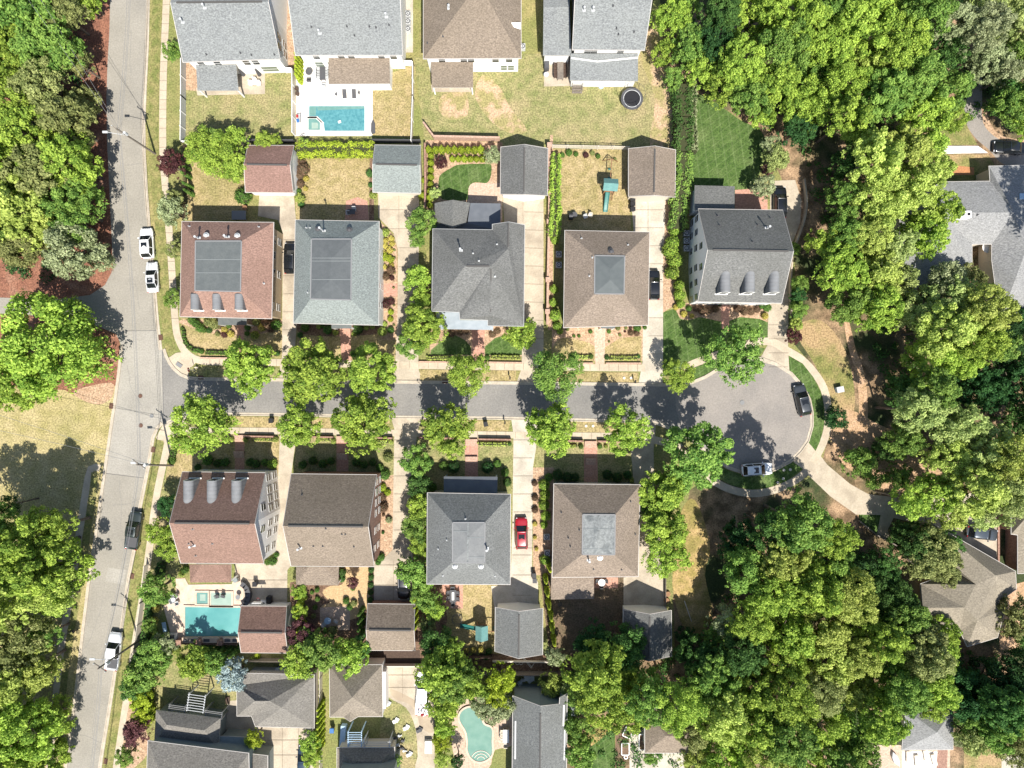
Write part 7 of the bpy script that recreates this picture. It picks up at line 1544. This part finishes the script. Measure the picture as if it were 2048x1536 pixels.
# playsets
def playset(px, py, rz, roofm, slidem, label, vert=True):
    p = P(px, py); e = empty('playset', (p.x, p.y, 0), R(rz), label, 'playset')
    for i in (-1, 1):
        for j in (-1, 1): MB().box((i * .75, j * .75, 1.5), (.11, .11, 3.0)).build('post', M['wood'], e)
    MB().box((0, 0, 1.4), (1.6, 1.6, .12)).build('platform', M['wood'], e)
    MB().add([(-1.1, -.95, 2.9), (1.1, -.95, 2.9), (1.1, 0, 3.7), (-1.1, 0, 3.7), (-1.1, .95, 2.9), (1.1, .95, 2.9)], [(0, 1, 2, 3), (3, 2, 5, 4), (0, 3, 4), (1, 5, 2)]).build('canopy', M[roofm], e)
    s = MB(); n = 8
    for k in range(n):
        t0_, t1_ = k / n, (k + 1) / n; f = lambda t: (-.2, -.8 - 2.7 * t, 1.45 * (1 - t) ** 1.3 + .12)
        a, b2 = f(t0_), f(t1_); s.add([(a[0] - .27, a[1], a[2]), (a[0] + .27, a[1], a[2]), (b2[0] + .27, b2[1], b2[2]), (b2[0] - .27, b2[1], b2[2])], [(0, 3, 2, 1)])
        for sg in (-1, 1): s.tube((a[0] + sg * .28, a[1], a[2] + .08), (b2[0] + sg * .28, b2[1], b2[2] + .08), .07, n=6)
    s.build('slide', M[slidem], e)
    lad = MB()
    for sg in (-1, 1): lad.tube((.5 + sg * .22, -.8, 1.4), (.5 + sg * .22, -1.6, 0), .04, n=6)
    for k in range(5): lad.tube((.28, -.9 - .15 * k, 1.2 - .25 * k), (.72, -.9 - .15 * k, 1.2 - .25 * k), .03, n=6)
    lad.build('ladder', M['wood'], e)
    sw = MB(); sw.tube((0, .8, 2.2), (0, 4.2, 2.2), .07, n=6)
    for sg in (-1, 1): sw.tube((0, 4.2, 2.2), (sg * 1.2, 4.5, 0), .06, n=6)
    sw.tube((-.6, 4.35, 1.1), (.6, 4.35, 1.1), .04, n=6)
    sw.build('swing_beam', M['wood'], e)
    for y in (1.8, 3.1):
        s2 = MB(); [s2.tube((sg * .22, y, 2.2), (sg * .22, y, .5), .012, n=5) for sg in (-1, 1)]; s2.box((0, y, .48), (.5, .2, .04)); s2.build('swing', M['teal'], e)
    return e
playset(1216, 380, -4, 'tealcloth', 'teal', 'wooden playset with teal canopy and green slide on the dry lawn')
playset(965, 1253, -90, 'tealcloth', 'teal', 'wooden playset with teal canopy beside the grey gabled garage')
# pergolas
def pergola(px, py, L_, W_, h, rz, m, label, n=9):
    p = P(px, py, h); e = empty('pergola', (p.x, p.y, 0), R(rz), label, 'pergola')
    for i in (-1, 1):
        for j in (-1, 1): MB().box((i * L_ * .46, j * W_ * .44, h / 2), (.16, .16, h)).build('post', M[m], e)
        MB().box((i * L_ * .46, 0, h + .08), (.12, W_, .18)).build('beam', M[m], e)
    for k in range(n): MB().box((0, -W_ / 2 + W_ * (k + .5) / n, h + .22), (L_, .07, .1)).build('rafter', M[m], e)
pergola(393, 1405, 2.7, 2.8, 3.0, -8, 'ltgrey', 'tall grey pergola over the rear door of the bottom left house', 7)
pergola(355, 1417, 2.6, 1.3, 2.6, -8, 'midgrey', 'low grey pergola left of the tall one', 5); pergola(428, 1428, 2.7, 1.2, 2.6, -8, 'midgrey', 'low grey pergola right of the tall one', 5)
pergola(710, 1477, 2.2, 2.4, 3.2, 0, 'bluew', 'white arched pergola above the beige house roof', 7); pergola(754, 1488, 4.2, 1.1, 3.0, 0, 'ltgrey', 'long white slatted pergola beside the arched one', 4)
simple('wrapped_furniture', 688, 1468, 'long pale wrapped bench left of the white pergola', 'bench', [('cover', MB().box((0, 0, .5), (.8, 3.4, 1.0)), 'bluew')], -5)
# patio furniture
def chair(px, py, rz, m, label=None, group=None): return simple('patio_chair', px, py, label or 'dark patio chair', 'chair', [('seat', MB().box((0, 0, .42), (.55, .55, .1)), m), ('backrest', MB().box((0, .28, .7), (.55, .08, .55)), m), ('arm', MB().box((-.3, 0, .6), (.06, .5, .05)), m), ('arm', MB().box((.3, 0, .6), (.06, .5, .05)), m), ('leg', MB().box((-.24, -.22, .2), (.05, .05, .4)), m), ('leg', MB().box((.24, -.22, .2), (.05, .05, .4)), m), ('leg', MB().box((-.24, .22, .2), (.05, .05, .4)), m), ('leg', MB().box((.24, .22, .2), (.05, .05, .4)), m)], rz, au=label is None, group=group, z=.14)
def table(px, py, a, b_, rz, m, label, rnd=False):
    top = MB().disc((0, 0, .72), a / 2, .05, 24) if rnd else MB().box((0, 0, .74), (a, b_, .05)); parts = [('table_top', top, m)]
    if rnd: parts.append(('leg', MB().tube((0, 0, 0), (0, 0, .72), .06, n=8), m))
    else: parts += [('leg', MB().box((i * a * .42, j * b_ * .44, .36), (.07, .07, .72)), m) for i in (-1, 1) for j in (-1, 1)]
    return simple('patio_table', px, py, label, 'table', parts, rz, z=.14)
def lounger(px, py, rz, m, label): return simple('sun_lounger', px, py, label, 'lounger', [('mattress', MB().box((0, -.3, .35), (.62, 1.4, .12)), m), ('backrest', MB().add([(-.31, .4, .3), (.31, .4, .3), (.31, .95, .75), (-.31, .95, .75), (-.31, .4, .42), (.31, .4, .42), (.31, .9, .85), (-.31, .9, .85)], [(3, 2, 1, 0), (4, 5, 6, 7), (0, 1, 5, 4), (1, 2, 6, 5), (2, 3, 7, 6), (3, 0, 4, 7)]), m), ('leg', MB().box((-.25, -.9, .15), (.06, .06, .3)), m), ('leg', MB().box((.25, -.9, .15), (.06, .06, .3)), m), ('leg', MB().box((-.25, .3, .15), (.06, .06, .3)), m), ('leg', MB().box((.25, .3, .15), (.06, .06, .3)), m)], rz, z=.14)
table(648, 150, .85, 2.3, 0, 'dkgrey', 'long dark dining table on the white pool terrace')
for k in range(4): chair(639, 143 + k * 5, 90, 'ltgrey'); chair(656, 143 + k * 5, -90, 'ltgrey')
chair(649, 135, 0, 'ltgrey'); chair(650, 173, 180, 'ltgrey')
chair(621, 135, 0, 'dkgrey'); chair(620, 163, 180, 'dkgrey'); table(621, 148, 1.1, 1.1, 0, 'dkgrey', 'round dark fire table on the white terrace', True)
lounger(690, 186, 3, 'dkgrey', 'left one of two dark loungers above the top pool'); lounger(709, 186, 3, 'dkgrey', 'right one of two dark loungers above the top pool')
table(675, 193, .4, .4, 0, 'dkgrey', 'tiny dark side table left of the loungers', True); table(720, 190, .4, .4, 0, 'dkgrey', 'tiny dark side table right of the loungers', True)
for k, (x, y) in enumerate([(596, 181), (597, 191)]): simple('plant_pot', x, y, ['upper', 'lower'][k] + ' dark plant pot by the fence of the white terrace', 'pot', [('pot', MB().tube((0, 0, 0), (0, 0, .45), .2, .28, 14), 'dkgrey'), ('plant', MB().disc((0, 0, .45), .3, .25, 10), 'wooddark')], z=.14)
simple('toy_rack', 599, 240, 'rack of pool toys by the left edge of the white terrace', 'rack', [('frame', MB().box((0, 0, .5), (.7, 1.4, .06)).box((.33, 0, .7), (.05, 1.4, .6)), 'ltgrey'), ('toys', MB().box((-.1, .3, .65), (.3, .4, .25)), 'redp'), ('toys', MB().box((0, -.4, .65), (.4, .5, .2), .3), 'blue')], z=.14)
simple('paddle_board', 747, 256, 'dark pointed paddle board standing at the edge of the dry lawn', 'board', [('board', MB().prism([(0, 1.2), (.32, .5), (.34, -.9), (-.2, -1.1), (-.34, -.6), (-.3, .5)], .3, .4), 'dkgrey')])
simple('pool_float', 680, 245, 'small white float drifting in the rectangular pool', 'float', [('float', MB().box((0, 0, .28), (.45, .35, .12), .3), 'white')])
table(512, 170, 1.3, .6, 0, 'white', 'white patio table on the concrete patio of the top left house')
for x, y in ((504, 170), (520, 170), (512, 164)): chair(x, y, 0, 'white')
for k, x in enumerate((487, 519)): simple('covered_heater', x, 149, ['left', 'right'][k] + ' of two dark covered posts against the white wall', 'heater', [('cover', MB().tube((0, 0, 0), (0, 0, 1.8), .35, .12, 12), 'dkgrey')])
simple('grill', 1093, 132, 'black covered grill on the narrow concrete patio', 'grill', [('cover', MB().box((0, 0, .55), (.75, 1.7, 1.1)).box((0, 0, 1.12), (.6, 1.4, .1)), 'dkgrey')]); table(1092, 154, .8, .8, 0, 'ltgrey', 'round glass table below the covered grill', True)
table(1120, 145, .95, 2.9, 0, 'woodgrey', 'long weathered dining table on the top right patio')
for k in range(4): chair(1111, 134 + 7 * k, 90, 'wooddark'); chair(1129, 134 + 7 * k, -90, 'wooddark')
e = simple('timber_steps', 1154, 172, 'small flight of timber steps behind the top right house', 'steps', [('tread', MB().box((0, -.35 * k, .75 - .2 * k), (1.6, .33, .06)), 'woodgrey') for k in range(4)] + [('rail', MB().tube((-.8, .3, 1.7), (-.8, -1.2, 1.0), .04, n=6), 'woodgrey'), ('rail', MB().tube((.8, .3, 1.7), (.8, -1.2, 1.0), .04, n=6), 'woodgrey')])
simple('kiddie_pool', 1202, 173, 'small round blue paddling pool by the house wall', 'paddling pool', [('rim', MB().ring((0, 0, 0), .34, .42, .2, 20), 'bluew'), ('water', MB().disc((0, 0, 0), .34, .12, 20), 'bluew')])
table(482, 433, 2.2, 1.4, 0, 'midgrey', 'large covered table in the shade above the red corner house'); chair(493, 418, 0, 'wood')
table(705, 426, 1.2, .8, 0, 'dkgrey', 'dark table on the shaded brick patio'); chair(698, 428, 0, 'ltgrey'); chair(710, 420, 0, 'ltgrey')
table(1148, 432, .9, .9, 0, 'dkgrey', 'dark table in the shade above the tan hipped house', True); simple('grill', 1141, 435, 'small black grill in the shade above the tan hipped house', 'grill', [('body', MB().box((0, 0, .5), (.6, .9, 1.0)), 'black'), ('lid', MB().tube((-.3, 0, 1.0), (.3, 0, 1.0), .3, n=14), 'dkgrey')])
chair(1170, 435, 20, 'ltgrey'); chair(1180, 432, -20, 'cream')
# around the large pool
chair(437, 1191, 15, 'dkgrey', 'left one of two dark chairs standing in the shallow shelf'); chair(449, 1190, -15, 'dkgrey', 'right one of two dark chairs standing in the shallow shelf')
cc_ = P(352, 1195)
for x, y, a in ((349, 1190, 30), (356, 1190, -40), (349, 1200, 120), (357, 1204, 200), (344, 1196, 90)): chair(x, y, a, 'ltgrey')
table(352, 1196, .7, .7, 0, 'ltgrey', 'small glass table among pale chairs left of the pool', True)
sf = MB()
for k in range(7):
    a0 = R(-60 + k * 20); sf.box((1.5 * math.cos(a0) - .9, 1.9 * math.sin(a0), .4), (.75, .75, .7), a0)
simple('curved_sofa', 492, 1188, 'dark curved sofa at the right end of the pool terrace', 'sofa', [('seat', sf, 'dkgrey')], z=.14); table(480, 1191, .75, .75, 0, 'midgrey', 'round dark table in front of the curved sofa', True)
simple('outdoor_grill', 347, 1270, 'grey barbecue cabinet at the lower left corner of the pool terrace', 'grill', [('cabinet', MB().box((0, 0, .5), (1.4, .9, 1.0)), 'ltgrey'), ('hood', MB().box((0, .15, 1.1), (1.3, .55, .3)), 'dkgrey')], z=.14)
simple('lounge_chair', 332, 1252, 'pale slatted lounge chair near the barbecue cabinet', 'lounger', [('seat', MB().box((0, 0, .35), (.6, 1.5, .08)), 'bluew')], 10, z=.14)
simple('planter_box', 475, 1157, 'green potted planter by the gate above the curved sofa', 'planter', [('box', MB().box((0, 0, .3), (.9, .6, .6)), 'woodgrey'), ('plant', MB().disc((0, 0, .6), .4, .3, 9), 'greysiding')], z=.14)
p = P(530, 1198); e = empty('basketball_hoop', (p.x, p.y, 0), 0, 'basketball hoop with white backboard on the shaded court', 'basketball hoop')
MB().box((0, -.5, .2), (1.1, .8, .35)).build('base', M['white'], e); MB().tube((0, -.5, .3), (0, .2, 3.0), .06, n=8).build('pole', M['dkgrey'], e); MB().box((0, .5, 3.3), (1.4, .06, .9)).build('backboard', M['white'], e)
MB().ring((0, .85, 3.0), .2, .24, .03, 18).build('rim', M['redp'], e); nn = MB(); [nn.tube((.22 * math.cos(k * .785), .85 + .22 * math.sin(k * .785), 3.0), (.12 * math.cos(k * .785), .85 + .12 * math.sin(k * .785), 2.6), .012, n=4) for k in range(8)]; nn.build('net', M['white'], e)
simple('storage_tub', 541, 1197, 'black storage tub beside the basketball hoop', 'tub', [('tub', MB().box((0, 0, .5), (.7, 1.0, 1.0)), 'black')])
table(658, 1238, 1.05, 1.05, 0, 'bluew', 'round pale blue table in the golden gravel yard', True); chair(674, 1240, -40, 'ltgrey'); chair(650, 1246, 130, 'ltgrey')
table(907, 1189, 1.0, 1.9, 0, 'dkgrey', 'dark patio table with white runner on the brick patio'); p = P(907, 1189); simple('table_runner', 907, 1189, 'white runner lying on the dark patio table', 'table runner', [('cloth', MB().box((0, 0, .93), (.35, 1.2, .03)), 'white')])
for x, y, a in ((898, 1183, 90), (898, 1194, 90), (916, 1184, -90), (916, 1196, -90), (906, 1174, 0), (907, 1206, 180)): chair(x, y, a, 'dkgrey')
table(1202, 1162, 1.1, 1.1, 0, 'white', 'round white table behind the tan house', True)
for x, y, a in ((1194, 1160, 90), (1210, 1160, -90), (1202, 1170, 180)): chair(x, y, a, 'dkgrey')
simple('satellite_dish', 1117, 1196, 'small dark satellite dish at the corner of the tan house rear wing', 'satellite dish', [('dish', MB().tube((0, 0, 3.3), (-.05, .1, 3.36), .38, n=20), 'black'), ('arm', MB().tube((0, 0, 0), (0, 0, 3.3), .03, n=6), 'ltgrey')])
simple('arbour_trellis', 915, 1235, 'dark round wire trellis beside the teal playset lawn', 'trellis', [('hoop', MB().ring((0, 0, 1.2), .75, .8, .05, 20).ring((0, 0, .6), .75, .8, .05, 20), 'dkgrey'), ('post', MB().tube((.77, 0, 0), (.77, 0, 1.2), .03, n=6).tube((-.77, 0, 0), (-.77, 0, 1.2), .03, n=6), 'dkgrey')])
for k, (x, y) in enumerate([(1035, 1325), (1042, 1325)]): simple('metal_hoop', x, y, ['left', 'right'][k] + ' of two white rings lying below the grey garage', 'ring', [('ring', MB().ring((0, 0, 0), .26, .34, .06, 20), 'cream')], z=.03)
simple('trellis_frame', 1058, 1328, 'white crossed ladder frame lying below the grey garage', 'frame', [('bar', MB().tube((-1.0, 1.0, .1), (.35, -.6, .1), .05, n=6), 'cream'), ('bar', MB().tube((-.85, 1.1, .1), (.5, -.5, .1), .05, n=6), 'cream'), ('bar', MB().tube((.3, -.6, .1), (1.0, .5, .1), .05, n=6), 'cream')])
for k, (x, y) in enumerate([(1046, 1357), (1060, 1359), (1068, 1383), (1040, 1362), (1052, 1372)]): chair(x, y, k * 40, 'ltgrey')
table(1058, 1352, 1.6, .8, 0, 'ltgrey', 'pale table in the dark yard above the bottom grey house')
table(1012, 1467, .95, 2.0, 0, 'white', 'long white table between the kidney pool and grey house')
for k in range(4): chair(1004, 1460 + k * 5, 90, 'cream')
chair(1011, 1486, 180, 'cream')
for k, (x, y, a, s_) in enumerate([(1255, 1463, -25, (1.2, 1.5)), (1250, 1496, 0, (1.15, 1.8)), (1285, 1482, 0, (1.2, 2.4))]):
    simple('planting_box', x, y, ['tilted', 'rectangular', 'large partly roofed'][k] + ' white edged planting box beside the pale path', 'planter', [('frame', MB().box((0, s_[1] / 2, .2), (s_[0], .12, .4)).box((0, -s_[1] / 2, .2), (s_[0], .12, .4)).box((s_[0] / 2, 0, .2), (.12, s_[1] - .13, .39)).box((-s_[0] / 2, 0, .2), (.12, s_[1] - .13, .39)), 'white'), ('soil', MB().box((0, 0, .16), (s_[0] - .1, s_[1] - .1, .3)), 'soil')], a)
simple('stone_pot', 1251, 1512, 'round white pot below the rectangular planting box', 'pot', [('rim', MB().ring((0, 0, 0), .2, .33, .4, 18), 'white'), ('soil', MB().disc((0, 0, 0), .2, .3, 14), 'soil')])
simple('wood_bench', 858, 1490, 'white sheeted crate standing on the concrete drive', 'crate', [('crate', MB().box((0, 0, .4), (1.1, 1.9, .8)), 'white')])
for k, (x, y, c_) in enumerate([(791, 1441, 'white'), (812, 1455, 'white'), (838, 1460, 'dkgrey'), (775, 1408, 'ltgrey'), (818, 1508, 'ltgrey')]): simple('junk_heap', x, y, 'pile of pale scrap on the ground', 'junk', [('scrap', MB().box((0, 0, .2), (.8, .5, .35), .4).box((.3, .3, .15), (.4, .6, .25), 1.1), c_)], au=True)
for k, (x, y) in enumerate([(790, 1475), (798, 1470), (805, 1480), (795, 1488), (803, 1495), (808, 1500)]): simple('motor_parts', x, y, 'loose machine part', 'junk', [('part', MB().tube((0, 0, 0), (0, 0, .4), .2, n=10).box((.3, 0, .25), (.5, .15, .15), .6 * k), 'ltgrey' if k % 2 else 'dkgrey')], au=True)
simple('patio_umbrella', 1958, 500, 'white round umbrella in the courtyard of the sprawling house', 'umbrella', [('canopy', MB().tube((0, 0, 2.2), (0, 0, 2.6), .95, .05, 14), 'white'), ('pole', MB().tube((0, 0, 0), (0, 0, 2.2), .03, n=6), 'ltgrey')])
simple('gazebo_frame', 520, 1420, 'patterned rug on the stone patio above the low grey garage drive', 'rug', [('rug', MB().box((-5.0, 1.6, .2), (.7, 1.1, .04)), 'wooddark')])
for k, (x, y) in enumerate([(1815, 1512), (1832, 1520), (1850, 1510), (1866, 1518)]): simple('patio_lounger', x, y, 'pale lounger on the sunny terrace', 'lounger', [('bed', MB().box((0, 0, .3), (.7, 1.8, .15)), 'cream')], 5 * k, au=True)
simple('hammock_boat', 1788, 1516, 'small pale boat shaped hammock on the pink patio', 'hammock', [('shell', MB().prism([(0, 1.3), (.45, .4), (.5, -.5), (.2, -1.2), (-.4, -.4), (-.4, .5)], .2, .55), 'ltgrey')], 20)
for k, (x, y) in enumerate([(1335, 1187), (1333, 1200)]): simple('stump', x, y, ['upper', 'lower'][k] + ' cut stump right of the shaded court', 'stump', [('stump', MB().tube((0, 0, 0), (0, 0, .4), .45, .4, 14), 'wood')])
e = simple('fallen_log', 1375, 1222, 'thin pale fallen trunk lying on the golden clearing', 'log', [('log', MB().tube((-.5, 1.6, .1), (.6, -1.6, .12), .09, .05, 8), 'cream')])

resolve()
labs = {}
for o in COL.objects:
    if o.parent is None and o.get('label'):
        k = o['label']; labs.setdefault(k, []).append(o.name)
dup_l = {k: v for k, v in labs.items() if len(v) > 1}
print('DUP LABELS', len(dup_l), list(dup_l)[:8]); print('LONG', [k for k in labs if len(k.split()) > 16][:12], sum(len(k.split()) > 16 for k in labs))
print('objects', len(COL.objects), 'top', sum(o.parent is None for o in COL.objects), 'leaves')
